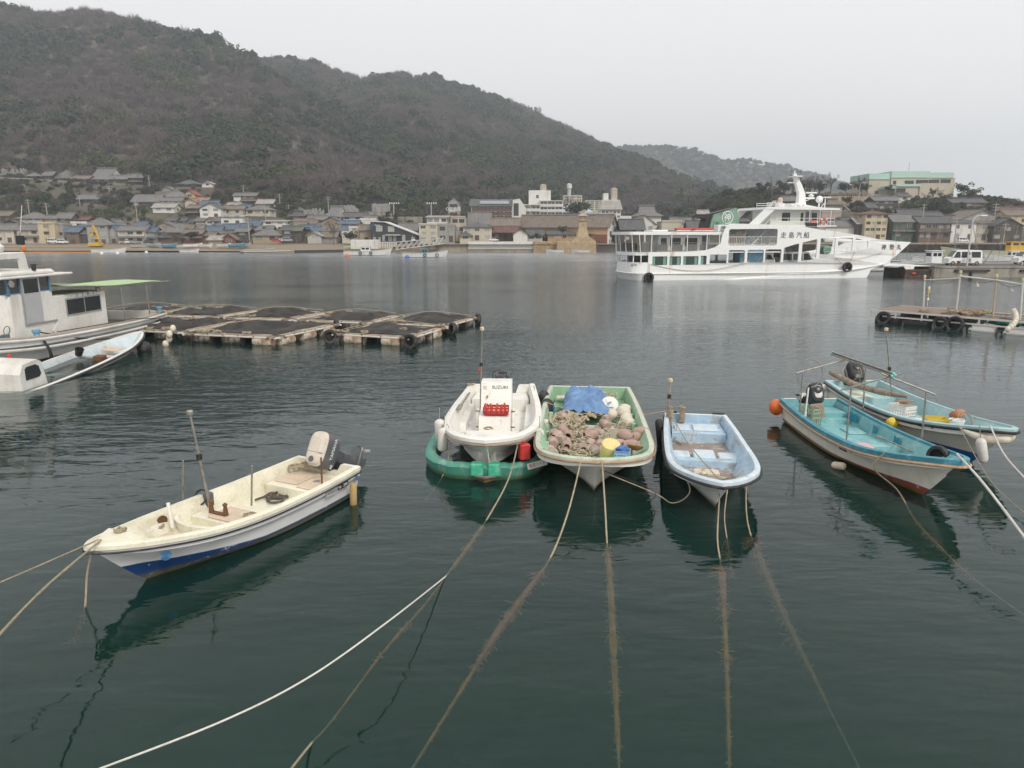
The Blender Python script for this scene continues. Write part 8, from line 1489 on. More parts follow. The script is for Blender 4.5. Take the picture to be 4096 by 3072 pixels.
hd = MB(); slab_faces(hd, [[(0, ds * .35, zes * .5), (1.6, ds * .35, zes * .38), (1.6, ds * .72, zes * .38), (0, ds * .72, zes * .5)]], .12); hd.build('door_hood', RM['d'], S_); MB().box(0, .06, ds * .42, ds * .64, 0, zes * .36).build('door', FRB, S_)
# museum hall on the knoll
def at5(x, y, Y): return D(*zp(5, x, y), Y)
MU = thing('museum_hall', 'large cream hall with mint green roof fascia on the knoll', 'museum', (at5(690, 320, 290).x, 290, at5(690, 320, 290).z)); MX, MZ = MU.location.x, MU.location.z; FOOT.append((MX - 2, at5(1520, 0, 290).x + 2, 284, 310))
CLW = wl('museum_cream', (.5, .45, .36), (.38, .33, .26), .3); MINT = mat('mint_metal', (.42, .6, .53), .5, .06, .4)
def mbox(name, x0, x1, y0, y1, dy, dep, m, low=None):
    a, c = at5(x0, y0, 290), at5(x1, y1, 290); return MB().box(a.x - MX, c.x - MX, dy, dep, (low if low is not None else c.z - MZ), a.z - MZ).build(name, m, MU)
mbox('wall', 692, 905, 165, 320, .6, 16, CLW, -8); mbox('wall', 905, 1280, 148, 320, 0, 16, CLW, -8); mbox('wall', 1280, 1518, 148, 360, .6, 16, CLW, -8); mbox('lower_wall', 1140, 1388, 210, 320, -3.5, 0, CLW, -10); mbox('lower_wall', 905, 1138, 240, 320, -3, 0, CLW, -10)
mbox('fascia', 690, 906, 108, 166, .2, 16.4, MINT); mbox('fascia', 904, 1274, 85, 150, -.4, 16.4, MINT); mbox('fascia', 1273, 1521, 98, 152, .2, 16.4, MINT); mbox('porch_roof', 905, 1140, 218, 242, -3.6, 0, MINT); mbox('porch_canopy', 790, 910, 240, 262, -3.2, 0, MINT)
for x0, x1, y0, y1 in ((918, 952, 180, 215), (1032, 1124, 178, 215), (1143, 1265, 172, 212), (1266, 1376, 170, 210), (1394, 1498, 166, 202), (905, 1003, 260, 300), (743, 785, 280, 308)):
    a, c = at5(x0, y1, 290), at5(x1, y0, 290); dy = .58 if x0 > 1300 or x0 < 800 else (-3.02 if y0 > 250 else -.02); link('window', winmesh(FRB, PANE, 4 if x1 - x0 > 60 else 2, 2), MU, ((a.x + c.x) / 2 - MX, dy, (a.z + c.z) / 2 - MZ), None, (c.x - a.x, 1.5, c.z - a.z))
MB().tube([(at5(1127, 85, 290).x - MX, 4, 8), (at5(1127, 85, 290).x - MX, 4, 12.5)], .08, 5).build('roof_rod', STEEL, MU)
STONE = mat('rubble_stone', (.4, .33, .24), .95, .35, 1.2, (.14, .11, .08), .6, 1.0, bump=.8, bscale=3)
a, c = at5(200, 332, 272), at5(700, 332, 272); rw = tag(MB().box(a.x, c.x, 272, 274, 8, a.z).build('retaining_wall', STONE), 'tall rubble retaining wall on the knoll', 'wall')
b = MB()
for i in range(26): x_ = lerp(a.x, c.x, i / 25); b.box(x_ - .1, x_ + .1, 272.2, 272.4, a.z, a.z + 1.1)
for z_ in (.6, 1.0): b.box(a.x, c.x, 272.25, 272.35, a.z + z_, a.z + z_ + .15)
b.build('fence', WOOD, rw)
a = at5(500, 540, 250); st_ = thing('stone_stairway', 'long concrete stairway climbing the knoll', 'stairway', (a.x, 250, a.z)); hh = at5(540, 410, 262).z - a.z
for i in range(22): MB().box(-1.6, 1.6, i * .6, i * .6 + 1, i * hh / 22 - 1.5, (i + 1) * hh / 22).build('step', CONC, st_)
for s_ in (-1.9, 1.9): MB().add([(s_ - .2, 0, .6), (s_ + .2, 0, .6), (s_ + .2, 13.2, hh + .6), (s_ - .2, 13.2, hh + .6), (s_ - .2, 0, -2), (s_ + .2, 0, -2), (s_ + .2, 13.2, hh - 2), (s_ - .2, 13.2, hh - 2)], [(0, 1, 2, 3), (0, 4, 5, 1), (3, 7, 4, 0), (1, 5, 6, 2)]).build('balustrade', CONC, st_)
lamp_post('street lamp on top of the knoll stairs', tuple(at5(575, 410, 268)), 7.5, 1.0)
# ---------------------------------------------------------------- sea walls, lantern
zt = 2.2
GRAN = mat('granite_wall', (.42, .31, .18), .9, .3, .7, (.16, .11, .06), .7, .5, bump=.7, bscale=2.5); SW = mat('sea_wall_concrete', (.36, .31, .24), .9, .2, .6, (.13, .1, .06), .75, .45, streak=True, bump=.3, bscale=5)
def X3(x, Y=214): return at3(x, 700, Y).x
def ashlar(parent, x0, x1, y, z0, z1, m, rows, ln=1.5, seed=1):
    """coursed blocks, each a stone of its own, proud of the joints"""
    r_ = random.Random(seed); hz_ = (z1 - z0) / rows
    for j in range(rows):
        x = x0 - r_.uniform(0, ln)
        while x < x1:
            l_ = ln * r_.uniform(.7, 1.4); xa, xb = max(x, x0), min(x + l_, x1)
            if xb - xa > .2: link('stone', MB().bevbox(xa + .02, xb - .02, y - .06 - r_.uniform(0, .05), y + .3, z0 + j * hz_ + .02, z0 + (j + 1) * hz_ - .02, .04).mesh('stone', m), parent)
            x += l_
w1 = tag(MB().box(X3(-180), X3(425), 214, 216, -3, 2.4).build('sea_wall', SW), 'stained concrete sea wall below the concrete blocks', 'wall'); w2 = tag(MB().box(X3(425), X3(1065), 214.4, 215.6, -3, 2.0).build('sea_wall', SW), 'sea wall with weedy foot under the white parapet', 'wall'); MB().box(X3(425), X3(1068), 214.1, 214.5, .9, 3.1).build('white_parapet', WM['wh'], w2)
w3 = tag(MB().box(X3(1065), X3(1440), 213.4, 216, -3, 3.2).build('sea_wall', GRAN), 'golden granite sea wall beside the lantern', 'wall'); ashlar(w3, X3(1065), X3(1440), 213.4, -.2, 3.2, GRAN, 5, 1.7, 3)
w4 = tag(MB().box(X3(1660), X3(2500), 216, 217.5, -3, 2.4).build('sea_wall', SW), 'low quay wall between lantern and ferry', 'wall')
struct(MB().box(X3(-180), X3(2500), 215.5, 236, -3, 2.35).build('pavement', mat('shore_paving', (.33, .29, .24), .9, .15, .5)))
L0 = at3(1548, 655, 212); LT = thing('stone_lantern', 'tall stone harbour lantern on a stepped granite pier', 'lantern', (L0.x, 212, 0)); k_ = 212 / 2841 * .4069
GRL = mat('lantern_granite', (.45, .34, .21), .9, .22, 1.0, (.22, .16, .1), .5, 1.2, bump=.4, bscale=4)
pb = MB().loft([[(-8.0, -2.5, -2), (4.0, -2.5, -2), (4.0, 6, -2), (-8.0, 6, -2)], [(-7.4, -2.2, 3.2), (3.6, -2.2, 3.2), (3.6, 6, 3.2), (-7.4, 6, 3.2)]], close=True).add([(-7.4, -2.2, 3.2), (3.6, -2.2, 3.2), (3.6, 6, 3.2), (-7.4, 6, 3.2)], [(0, 1, 2, 3)]).build('pier', GRL, LT); ashlar(pb, -7.5, 3.7, -2.3, -.2, 3.1, GRL, 5, 1.5, 5)
for i, (hw, z0, z1) in enumerate(((3.4, 3.2, 3.65), (2.7, 3.65, 4.1), (2.1, 4.1, 4.5))): MB().bevbox(-hw, hw, -hw * .5 - .3, hw * 1.2, z0, z1, .05).build('step', GRL, LT)
def sqloft(name, rows, parent=LT, m=GRL): return MB().loft([[(-h_, .5 - h_, z), (h_, .5 - h_, z), (h_, .5 + h_, z), (-h_, .5 + h_, z)] for h_, z in rows], close=True).add([(-rows[-1][0], .5 - rows[-1][0], rows[-1][1]), (rows[-1][0], .5 - rows[-1][0], rows[-1][1]), (rows[-1][0], .5 + rows[-1][0], rows[-1][1]), (-rows[-1][0], .5 + rows[-1][0], rows[-1][1])], [(0, 1, 2, 3)]).build(name, m, parent)
sqloft('shaft', [(1.75, 4.5), (1.45, 5.6), (1.2, 6.8), (1.05, 8.2), (1.0, 8.9)]); sqloft('collar', [(1.0, 8.9), (1.35, 9.05), (1.35, 9.25), (.9, 9.4)]); fbx = sqloft('fire_box', [(.68, 9.4), (.68, 10.3)]); 
for s_ in (0,): MB().box(-.45, .45, -.22, -.15, 9.5, 10.2).build('lantern_glass', mat('lantern_glass', (.5, .52, .5), .2), fbx)
sqloft('roof_cap', [(1.45, 10.28), (1.55, 10.4), (1.0, 10.75), (.5, 11.15), (.3, 11.4)]); MB().lathe([(.25, 11.4), (.38, 11.65), (.3, 11.9), (.12, 12.1), (.001, 12.3)], 12, Matrix.Translation((0, .5, 0))).build('finial', GRL, LT, sm=50); plq = MB().box(-.4, .4, -.62, -.55, 6.6, 8.0).build('plaque', mat('plaque', (.3, .24, .16), .9), LT); plq.location = (0, .0, 0)
em = tag(MB().box(X3(2500), 330, 224, 227, -3, 2.6).build('embankment', STONE), 'stone embankment along the right hand quay road', 'embankment'); struct(MB().box(X3(2500), 330, 227, 236, -3, 2.55).build('quay_road', TAR)); struct(MB().box(-330, X3(-180), 224, 234, -3, 2.35).build('shore_road', mat('shore_road', (.2, .185, .16), .95, .2, .5)))
# floating pier, gangway
a, c = P(*zp(2, 165, 683), 0), P(*zp(2, 1025, 668), 0); fp = thing('floating_pier', 'long low dark floating pier with pale end', 'pier', (a.x, a.y, 0), math.atan2(c.y - a.y, c.x - a.x)); ln = math.hypot(c.x - a.x, c.y - a.y)
MB().box(0, 14, 0, 3.5, .1, .75).build('pale_section', mat('pier_pale', (.5, .46, .38), .8), fp); MB().box(-.1, 14.1, -.06, 3.6, .3, .5).build('fender_strip', PRINTK, fp); MB().box(14, ln, 0, 3.5, -.1, .8).build('dark_section', mat('pier_dark', (.05, .05, .05), .8), fp); MB().box(14, ln, .1, 3.4, .81, .86).build('pier_deck', CONC, fp)
p2 = P(*zp(2, 1300, 668), 0); pn = tag(MB().box(p2.x - 9, p2.x + 18, p2.y, p2.y + 6, -.5, .9).build('landing_pontoon', mat('pontoon_brown', (.22, .17, .12), .85, .2, 1)), 'brown landing pontoon behind the green canopied boat', 'pontoon'); tag(MB().bevbox(p2.x - 7.5, p2.x + .5, p2.y + 1, p2.y + 5, .9, 3.6, .1).build('white_hut', WM['wh']), 'white square hut on the landing pontoon', 'hut')
g0, g1 = D(*zp(2, 1475, 645), 198), D(*zp(2, 1885, 595), 213); gw = thing('gangway', 'pale steel truss gangway from the landing to the sea wall', 'gangway', g0); gv = g1 - g0; MT = mat('galvanised', (.5, .5, .48), .5, .1, 1)
b = MB()
for oy in (0, 1.8):
    b.tube([(0, oy, 0), (gv.x, gv.y + oy, gv.z)], .13, 6); b.tube([(0, oy, 2.0), (gv.x, gv.y + oy, gv.z + 1.6)], .11, 6)
    for i in range(9):
        t_ = i / 9; p_ = V((gv.x * t_, gv.y * t_ + oy, gv.z * t_)); q_ = V((gv.x * (t_ + .111), gv.y * (t_ + .111) + oy, gv.z * (t_ + .111) + 1.9)); b.tube([p_, q_], .07, 5); b.tube([p_, p_ + V((0, 0, 1.9))], .07, 5)
b.build('truss', MT, gw); MB().add([(0, 0, .1), (gv.x, gv.y, gv.z + .1), (gv.x, gv.y + 1.8, gv.z + .1), (0, 1.8, .1)], [(0, 1, 2, 3)]).build('walkway', CONC, gw)
a, c = D(*zp(2, 1125, 605), 218), D(*zp(2, 1510, 590), 222); fe = thing('white_railing', 'white picket railing along the shore ramp', 'railing', (a.x, 218, a.z)); 
for i in range(24): MB().box(i * (c.x - a.x) / 24, i * (c.x - a.x) / 24 + .25, 0, .12, -1.5, .9).build('picket', WM['wh'], fe)
MB().box(0, c.x - a.x, .02, .1, .75, .95).build('top_rail', WM['wh'], fe); tag(MB().box(a.x + 12, c.x + 3, 214, 217, -1, 1.6).build('dark_ramp', WM['bk']), 'dark sloping slipway below the post office', 'slipway')
# beach: digger, boom, cars
ex = D(*zp(1, 840, 860), 219); EX = thing('excavator', 'yellow excavator working on the beach', 'excavator', (ex.x, 219, ex.z)); YM = mat('digger_yellow', (.6, .38, .02), .5, .1, 2)
for s_ in (-1.1, 1.1): MB().bevbox(-1.9, 1.9, s_ - .3, s_ + .3, 0, .85, .25).build('track', BLACKR, EX)
MB().bevbox(-2.0, 1.5, -1.3, 1.3, .95, 2.0, .12).build('house_body', YM, EX); cbx = MB().bevbox(.2, 1.5, -1.3, -.2, 2.0, 3.3, .1).build('cab', YM, EX); MB().box(.35, 1.35, -1.33, -1.28, 2.3, 3.1).build('cab_window', GLASSD, cbx)
bm_ = MB().tube([(1.0, .3, 2.0), (.2, .3, 5.2), (-.6, .3, 7.2)], [.3, .34, .2], 6).build('boom', YM, EX); MB().tube([(-.6, .3, 7.2), (-1.2, .3, 4.6)], [.22, .16], 6).build('dipper_arm', YM, bm_); MB().bevbox(-1.6, -.8, -.2, .8, 3.9, 4.7, .1).build('bucket', YM, bm_)
bp = [P(*zp(1, x, y), .0) + V((0, 0, .05)) for x, y in ((-60, 893), (200, 890), (420, 888), (700, 890), (900, 885), (1000, 868), (1085, 845))]; tag(MB().tube(rope_path(bp, 50), .28, 6).build('floating_boom', mat('boom_orange', (.5, .22, .07), .7, .15, .6)), 'orange floating boom round the works on the beach', 'boom')
a = D(*zp(1, 0, 890), 214); tag(MB().box(-160, D(*zp(1, 710, 0), 214).x, 217.5, 219, -1, 1.4).build('works_wall', mat('works_concrete', (.25, .22, .185), .9, .1, .4)), 'new pale concrete wall along the beach works', 'wall')
cars = [(1, 475, 803, 'van', CARW, 'white minivan parked by the yellow block'), (1, 556, 808, 'van', CARW, 'small white van parked by the grey block'), (1, 1185, 808, 'car', CARS, 'silver car parked below the long cream house'), (1, 1300, 806, 'car', CARD, 'dark car parked by the blue roofed house'), (2, 180, 575, 'car', CARD, 'dark car by the tan bungalow'), (2, 465, 578, 'car', CARR, 'red car parked on the shore road'), (2, 515, 578, 'car', CARW, 'white car next to the red one'), (2, 555, 576, 'van', CARS, 'pale van next to the white car'), (2, 1615, 576, 'truck', CARW, 'little white truck beside the post office'), (3, 690, 652, 'car', CARW, 'white car behind the white parapet'), (5, 1620, 785, 'van', CARW, 'white van parked before the white plastered house'), (1, 1090, 815, 'truck', CARW, 'white pickup with load on the beach')]
for zn, x, y, kd, m_, lab in cars:
    p_ = D(*zp(zn, x, y), 224); van('parked_car' if kd == 'car' else 'parked_' + kd, lab, (p_.x - 2, 224, max(2.36, p_.z)), R(rnd.uniform(-6, 6)), m_, 4.2, 1.7, 1.5 if kd == 'car' else 1.95, kd, 'car' if kd == 'car' else kd, 'vehicles along the shore').scale = (.72,) * 3
for i, (x, lab, j_, t_) in enumerate(((1815, 'person in beige standing by the storehouse door', (.4, .33, .25), (.1, .1, .12)), (1830, 'person in grey beside the one in beige', (.2, .2, .22), (.05, .05, .06)), (1712, 'person in dark clothes before the timber shop', (.05, .05, .07), (.04, .04, .05)), (1962, 'person in white near the ferry stern', (.6, .6, .6), (.1, .1, .12)))): p_ = at3(x, 668, 219); person('person', lab, (p_.x, 219, 2.36), R(rnd.uniform(0, 360)), mat('jacket_%d' % i, j_, .9), mat('trousers_%d' % i, t_, .9), 1.45)
for i in range(9):
    p_ = D(*zp(1, 1140 + i * 118 + rnd.uniform(-30, 30), 826), 217); far_boat('beached_boat', '%s boat along from the excavator, drawn up on the sand' % ORD[i], (p_.x, 217 + rnd.uniform(-1, 2)), R(rnd.uniform(-30, 30)), rnd.uniform(3.5, 5.5), 1.5, rnd.choice((FW, BLU, mat('grey_hull', (.4, .42, .42), .6), FW)), None, 0, None, None, 'boats drawn up on the beach', 1.2 + rnd.uniform(0, .5))
for i, (x, y) in enumerate(((880, 895), (1015, 895), (1265, 885))): tag(MB().sph(tuple(P(*zp(1, x, y), .1)), .45, 10, 8).build('mooring_buoy', WHITE, sm=80), 'white mooring buoy off the beach', 'buoy', 'white buoys off the beach')
for x, y, m_, lab in ((1058, 700, ORANGEP, 'orange buoy beside the green canopied boat'), (1575, 712, BLUEP, 'blue buoy off the raised bow boat')): tag(MB().sph(tuple(P(*zp(2, x, y), .15)), .55, 10, 8).build('mooring_buoy', m_, sm=80), lab, 'buoy')
# utility poles
for i, (zn, x, yb, yt, Y, lab) in enumerate(((1, 250, 525, 425, 262, 'utility pole at the left end above the grey hipped house'), (1, 408, 560, 455, 250, 'leaning pole behind the brown tall roofed house'), (1, 690, 470, 385, 280, 'pole beside the lone farmhouse'), (1, 1185, 600, 445, 250, 'tall utility pole in the bamboo'), (1, 1290, 300, 215, 310, 'pole at the end of the temple road'), (1, 945, 355, 305, 305, 'pole below the temple wall'), (1, 2105, 370, 300, 300, 'pole at the forest edge over the twin houses'), (2, 478, 305, 160, 290, 'tall pole above the light tile roof'), (2, 350, 365, 240, 258, 'pole before the wide hipped cream house'), (2, 552, 330, 255, 280, 'pole beside the little shrine'), (2, 893, 275, 183, 285, 'tall pole behind the steep temple roof'), (2, 997, 360, 290, 258, 'pole beside the temple wing'), (2, 213, 580, 375, 226, 'utility pole by the tan bungalow'), (2, 1438, 420, 330, 250, 'pole on the cemetery terrace'), (3, 505, 640, 370, 240, 'pole behind the cream hipped house'), (5, 1890, 770, 400, 232, 'thick utility pole with many crossarms before the gabled shop'), (5, 1188, 760, 405, 232, 'pole before the brown shop house'), (5, 1525, 780, 540, 226, 'pole beside the white plastered house'), (5, 2008, 785, 600, 226, 'pole at the picture edge shops'))):
    a, c = D(*zp(zn, x, yb), Y), D(*zp(zn, x, yt), Y); r = thing('utility_pole', lab, 'utility pole', a); h = c.z - a.z; MB().tube([(0, 0, -3), (0, 0, h)], [.2, .13], 7).build('pole', mat('pole_concrete', (.36, .34, .32), .9, .08), r)
    for k in range(2 if i != 15 else 5): MB().box(-1.1, 1.1, -.06, .06, h - .5 - k * .9, h - .38 - k * .9).build('crossarm', mat('pole_concrete', (.36, .34, .32), .9), r)
for x, lab in ((1460, 'floodlight mast on the terrace'), (1782, 'floodlight mast near the tower')): a, c = D(*zp(2, x, 340), 262), D(*zp(2, x, 250), 262); r = thing('floodlight_mast', lab, 'floodlight', a); MB().tube([(0, 0, -3), (0, 0, c.z - a.z)], .16, 6).build('pole', MT, r); [MB().bevbox(-1.6 + k * .8, -1.2 + k * .8, -.3, .1, c.z - a.z, c.z - a.z + .5, .05).build('floodlight', FW, r) for k in range(5)]
# temple road wall, cemetery, terraces
pts = [D(*zp(1, x, y), 316) for x, y in ((-80, 245), (300, 262), (600, 285), (900, 300), (1100, 305), (1240, 345))]; b = MB(); b.loft([[(p.x, 316, p.z), (p.x, 316, p.z - 7)] for p in pts]); b.loft([[(p.x, 316, p.z), (p.x, 321, p.z)] for p in pts]); tag(b.build('terrace_wall', mat('terrace_stone', (.17, .14, .11), .95, .3, .6)), 'grey stone terrace wall under the temple road', 'wall'); tag(MB().tube([(p.x, 315.8, p.z + .3) for p in pts], .35, 6).build('road_parapet', CONC), 'pale parapet of the temple road', 'parapet')
b = MB(); grr = random.Random(4)
for zn, x0, x1, y0, y1, Y in ((1, 0, 230, 175, 245, 325), (2, 630, 850, 305, 365, 275), (2, 1005, 1150, 278, 305, 282), (2, 1270, 1420, 265, 290, 280)):
    for k in range(130): x, y = grr.uniform(x0, x1), grr.uniform(y0, y1); p_ = D(*zp(zn, x, y), Y + (y1 - y) * .12); b.box(p_.x - .25, p_.x + .25, p_.y, p_.y + .4, p_.z - 1.2, p_.z + grr.uniform(.4, 1.1))
gs = stuff(b.build('gravestones', mat('grave_granite', (.33, .32, .3), .8, .2, .4))); gs['label'] = 'crowded grey gravestones on the hillside terraces'; gs['category'] = 'gravestones'
for zn, x0, x1, y0, y1, Y, m_, lab in ((2, 1220, 1415, 245, 290, 284, WM['bk'], 'dark retaining panel above the graves'), (2, 1215, 1380, 315, 365, 268, CONC, 'long concrete retaining wall with posts'), (2, 1380, 1700, 360, 400, 262, CONC, 'fenced concrete playground wall')): a, c = D(*zp(zn, x0, y1), Y), D(*zp(zn, x1, y0), Y); tag(MB().box(a.x, c.x, Y, Y + 2, a.z - 6, c.z).build('retaining_wall', m_), lab, 'wall')
# ---------------------------------------------------------------- single trees and shrubs
def tree(name, label, x, y, z, h, w, kind, grp=None, seed=0):
    r = thing(name, label, 'tree', (x, y, z), rnd.uniform(0, 6), grp); rr = random.Random(seed or hash(label) % 9999); b = MB(); cz = .45 if kind != 'conifer' else .1
    b.tube([(0, 0, -1), (rr.uniform(-.1, .1) * h, rr.uniform(-.05, .05) * h, h * .45), (rr.uniform(-.12, .12) * h, 0, h * .8)], [h * .028, h * .02, h * .006], 7); limbs = []
    for k in range(9 if kind != 'conifer' else 0):
        a_ = rr.uniform(0, 6.28); z0 = h * rr.uniform(.25, .6); e = V((math.cos(a_) * w * rr.uniform(.5, .95), math.sin(a_) * w * rr.uniform(.5, .95), h * rr.uniform(.6, 1.0))); m_ = V((e.x * .45, e.y * .45, lerp(z0, e.z, .6))); b.tube([(0, 0, z0), m_, e], [h * .014, h * .009, h * .003], 5); limbs += [m_, e]
    b.build('trunk', BARK, r, sm=60); b = MB()
    if kind == 'bare':
        for k in range(420):
            c_ = rr.choice(limbs); d = rv(rr); d.z = abs(d.z); s_ = V((c_.x * .5, c_.y * .5, c_.z - h * .2)).normalized() * .8 + d * .8; p0 = c_ + rv(rr) * w * .12; p1 = p0 + s_.normalized() * w * rr.uniform(.15, .5); q = s_.cross(rv(rr)).normalized() * .035; b.add([p0 - q, p0 + q, p1], [(0, 1, 2)])
        b.build('crown', TWIG, r)
    elif kind == 'conifer':
        for k in range(900): t_ = rr.random() ** .8; a_ = rr.uniform(0, 6.28); q = w * (1.02 - t_) * rr.uniform(.5, 1); leaf_quad(b, V((math.cos(a_) * q, math.sin(a_) * q, h * (.08 + .92 * t_) - q * .25)), (V((math.cos(a_), math.sin(a_), .8)) + rv(rr) * .5).normalized(), h * .045, rr)
        b.build('crown', EVG, r)
    else:
        L_ = [(l, w * rr.uniform(.25, .42)) for l in limbs] + [(V((0, 0, h * .8)), w * .4)]
        for k in range(1000):
            c_, q = rr.choice(L_); d = rv(rr); d.z = d.z if d.z > -.4 else -d.z; leaf_quad(b, c_ + d * q * rr.uniform(.7, 1.05), (d + rv(rr) * .7).normalized(), .1 * w * rr.uniform(.5, 1.1), rr)
        b.build('crown', BAMB if kind == 'light' else EVG, r)
    return r
def tree_at(zn, x, yb, yt, hw, Y, kind, label, name=None): a, c = D(*zp(zn, x, yb), Y), D(*zp(zn, x, yt), Y); tree(name or {'bare': 'bare_tree', 'ever': 'evergreen_tree', 'conifer': 'conifer_tree', 'light': 'bamboo_grove'}[kind], label, a.x, Y, a.z, c.z - a.z, D(*zp(zn, x + hw, yb), Y).x - a.x, kind, 'trees in and behind the town')
for q in ((1, 615, 450, 250, 55, 292, 'conifer', 'tall dark conifer on the hillside by the farmhouse'), (1, 1500, 835, 715, 110, 222, 'bare', 'wide leafless purple brown shrub on the beach'), (1, 1650, 800, 715, 60, 226, 'ever', 'dark evergreen bush beside the leafless shrub'), (1, 930, 480, 370, 90, 285, 'bare', 'bare tree right of the lone farmhouse'), (1, 1050, 470, 345, 60, 288, 'ever', 'round dark evergreen above the bamboo'), (1, 1290, 300, 155, 70, 318, 'ever', 'evergreen at the end of the temple road'),
          (1, 1350, 380, 300, 60, 300, 'bare', 'bare thicket under the temple road end'), (2, 940, 592, 440, 70, 223, 'bare', 'bare spreading tree on the shore before the temple roof'), (2, 1085, 592, 500, 60, 222, 'ever', 'dark shrub before the cream villa'), (2, 1475, 400, 300, 32, 255, 'conifer', 'slim dark conifer above the post office'), (2, 1155, 320, 255, 40, 275, 'ever', 'clipped pine on the cemetery terrace'), (2, 525, 250, 200, 25, 290, 'ever', 'small round tree by the tall pole'),
          (3, 1355, 600, 505, 50, 221, 'ever', 'spreading pine before the tea house'), (3, 1090, 640, 580, 40, 221, 'ever', 'low pine beside the slit storehouse'), (3, 1175, 640, 595, 25, 220, 'bare', 'small bare tree by the low pine'), (3, 1500, 400, 310, 150, 300, 'ever', 'broad dark grove beside the cream apartment block'), (3, 1400, 330, 240, 90, 335, 'bare', 'bare wood under the apartment with water tower'),
          (4, 935, 570, 305, 65, 262, 'bare', 'tall yellowish bare tree behind the ferry canopy'), (4, 700, 560, 440, 70, 275, 'bare', 'bare tree left of the tall yellowish one'), (4, 770, 560, 450, 55, 268, 'ever', 'green tree beside the tall yellowish bare one'), (4, 1130, 560, 400, 90, 290, 'bare', 'bare trees over the funnel'), (4, 1230, 520, 380, 70, 280, 'ever', 'dark evergreen behind the funnel top'), (4, 1390, 580, 370, 80, 262, 'light', 'bright bamboo grove right of the funnel'), (4, 1300, 560, 420, 70, 266, 'light', 'smaller bamboo behind the funnel'),
          (4, 1570, 400, 220, 90, 285, 'ever', 'rounded evergreen at the left end of the knoll wood'), (4, 1680, 400, 160, 70, 290, 'bare', 'bare tree rising over the knoll wood'), (4, 1800, 380, 190, 90, 292, 'ever', 'big evergreen in the middle of the knoll wood'), (4, 1900, 360, 90, 90, 296, 'bare', 'tallest bare tree behind the ferry mast'), (4, 2050, 360, 150, 100, 290, 'bare', 'bare tree right of the ferry mast'), (4, 1980, 380, 200, 80, 286, 'ever', 'dark evergreen right of the ferry mast'), (4, 1740, 460, 330, 70, 262, 'bare', 'low bare tree above the ferry bridge'), (4, 2150, 350, 190, 70, 288, 'ever', 'evergreen behind the satellite dome'),
          (5, 60, 330, 150, 80, 284, 'bare', 'leafless knoll tree left of the pair'), (5, 150, 320, 140, 75, 288, 'bare', 'spreading leafless tree on the knoll path'), (5, 300, 320, 125, 100, 286, 'bare', 'wide branching cherry on the knoll'), (5, 570, 320, 140, 65, 288, 'bare', 'leafless round tree near the museum'), (5, 450, 320, 215, 80, 284, 'ever', 'evergreen clump on the knoll'), (5, 600, 320, 210, 60, 284, 'ever', 'evergreen against the leafless round tree'), (5, 650, 320, 215, 45, 282, 'ever', 'evergreen against the museum corner'), (5, 870, 300, 232, 42, 283, 'ever', 'small shrub tree before the museum porch'), (5, 1310, 380, 262, 40, 276, 'ever', 'pine before the museum windows'), (5, 1240, 420, 310, 60, 272, 'bare', 'bare shrub below the museum wall'), (5, 1380, 400, 280, 50, 274, 'bare', 'thin bare tree at the museum corner'), (5, 1440, 400, 325, 55, 268, 'ever', 'dark pine by the slope house'), (5, 1590, 360, 225, 85, 290, 'ever', 'rounded wood right of the museum'), (5, 1690, 360, 270, 75, 286, 'light', 'yellow green bamboo right of the museum'),
          (5, 1120, 500, 395, 110, 258, 'light', 'yellow green thicket below the small white house'), (5, 1340, 500, 400, 110, 260, 'ever', 'mixed thicket under the museum slope'), (5, 1500, 520, 440, 70, 256, 'light', 'green bush below the long low house'), (5, 1680, 520, 450, 90, 256, 'ever', 'bushes under the long low house'), (5, 1870, 500, 420, 60, 258, 'ever', 'tree beside the many armed pole'), (5, 600, 480, 390, 60, 256, 'ever', 'shrub beside the knoll stairs'), (5, 460, 440, 345, 50, 262, 'ever', 'ivy covered bush by the turret house'), (5, 230, 440, 330, 60, 264, 'ever', 'dark bush behind the ferry bridge')): tree_at(*q)
# undergrowth and bamboo between the houses
def clear(x, y, mg=0): return not any(a - mg < x < c + mg and d - mg < y < e + mg for a, c, d, e in FOOT)
wp = []
for k in range(2600):
    x, y = rnd.uniform(-245, -25), rnd.uniform(246, 336)
    if not clear(x, y, .5): continue
    front_h = any(a - 1 < x * (d / y) < c + 1 and y < d < y + 22 for a, c, d, e in FOOT)
    zz = H(x, y); bam = (x < -62 and y < 272) or rnd.random() < .12; s = rnd.uniform(1.0, 1.5) if front_h else rnd.uniform(1.4, 2.6) if bam else rnd.uniform(1.3, 3.0)
    kd = 8 + rnd.randrange(2) if bam and rnd.random() < .8 else (rnd.randrange(4) if rnd.random() < .42 else 4 + rnd.randrange(4)); wp.append((x, y, zz - .2, s, kd))
for k in range(2000):
    x, y = rnd.uniform(58, 240), rnd.uniform(247, 300)
    if clear(x, y, .5) and not (-2 < y - 290 < 18 and MX - 2 < x < MX + 40): wp.append((x, y, H(x, y) - .3, rnd.uniform(1.0, 2.2), rnd.choice((0, 1, 2, 3, 4, 5, 6, 8))))
for k in range(700):
    x, y = rnd.uniform(-30, 110), rnd.uniform(300, 345)
    if clear(x, y, .5): wp.append((x, y, H(x, y) - .3, rnd.uniform(1.8, 3.6), rnd.choice((0, 1, 2, 3, 4, 5, 6))))
scatter('hillside_undergrowth', wp, 'bamboo, shrubs and bare thicket between the hillside houses')
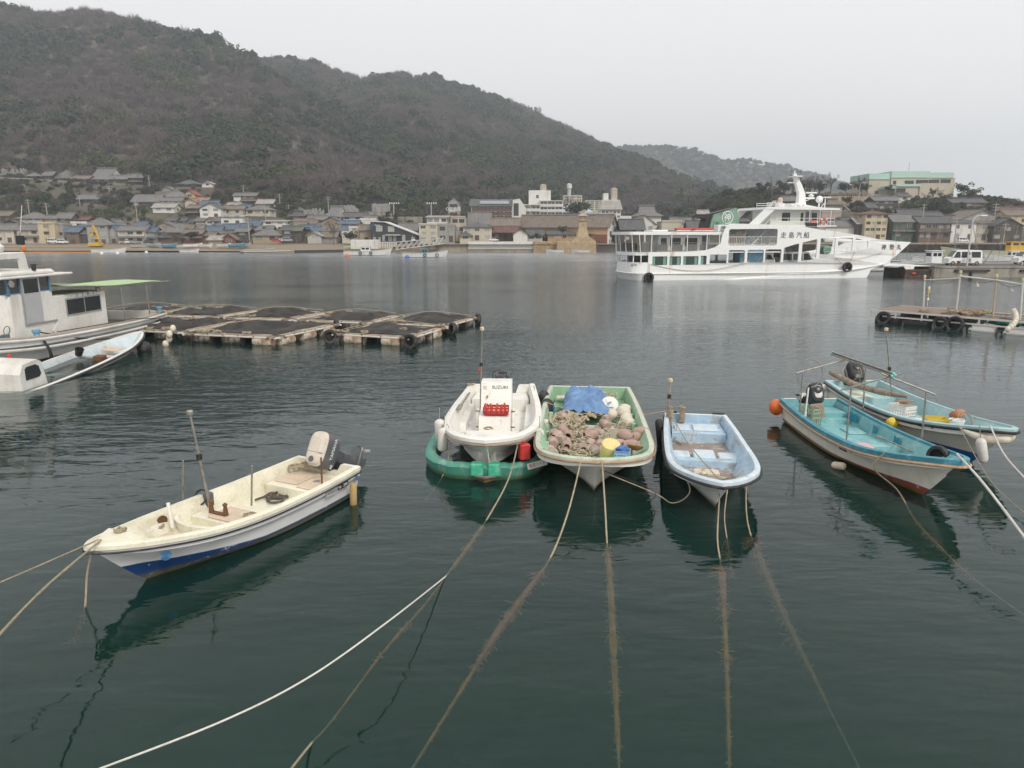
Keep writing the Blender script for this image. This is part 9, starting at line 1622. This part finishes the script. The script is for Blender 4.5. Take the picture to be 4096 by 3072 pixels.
# ---------------------------------------------------------------- haze
m, t, o = nodes('haze_air')
pv = N(t, 'ShaderNodeVolumePrincipled'); pv.inputs['Color'].default_value = (.82, .89, .97, 1)
pv.inputs['Density'].default_value = .00047; pv.inputs['Anisotropy'].default_value = .2
t.links.new(pv.outputs[0], o.inputs['Volume'])
b = MB(); b.box(-1200, 1500, -70, 2300, -8, 262)
hz = b.build('haze', m); stuff(hz); hz['label'] = 'pale winter haze over the harbour and hills'
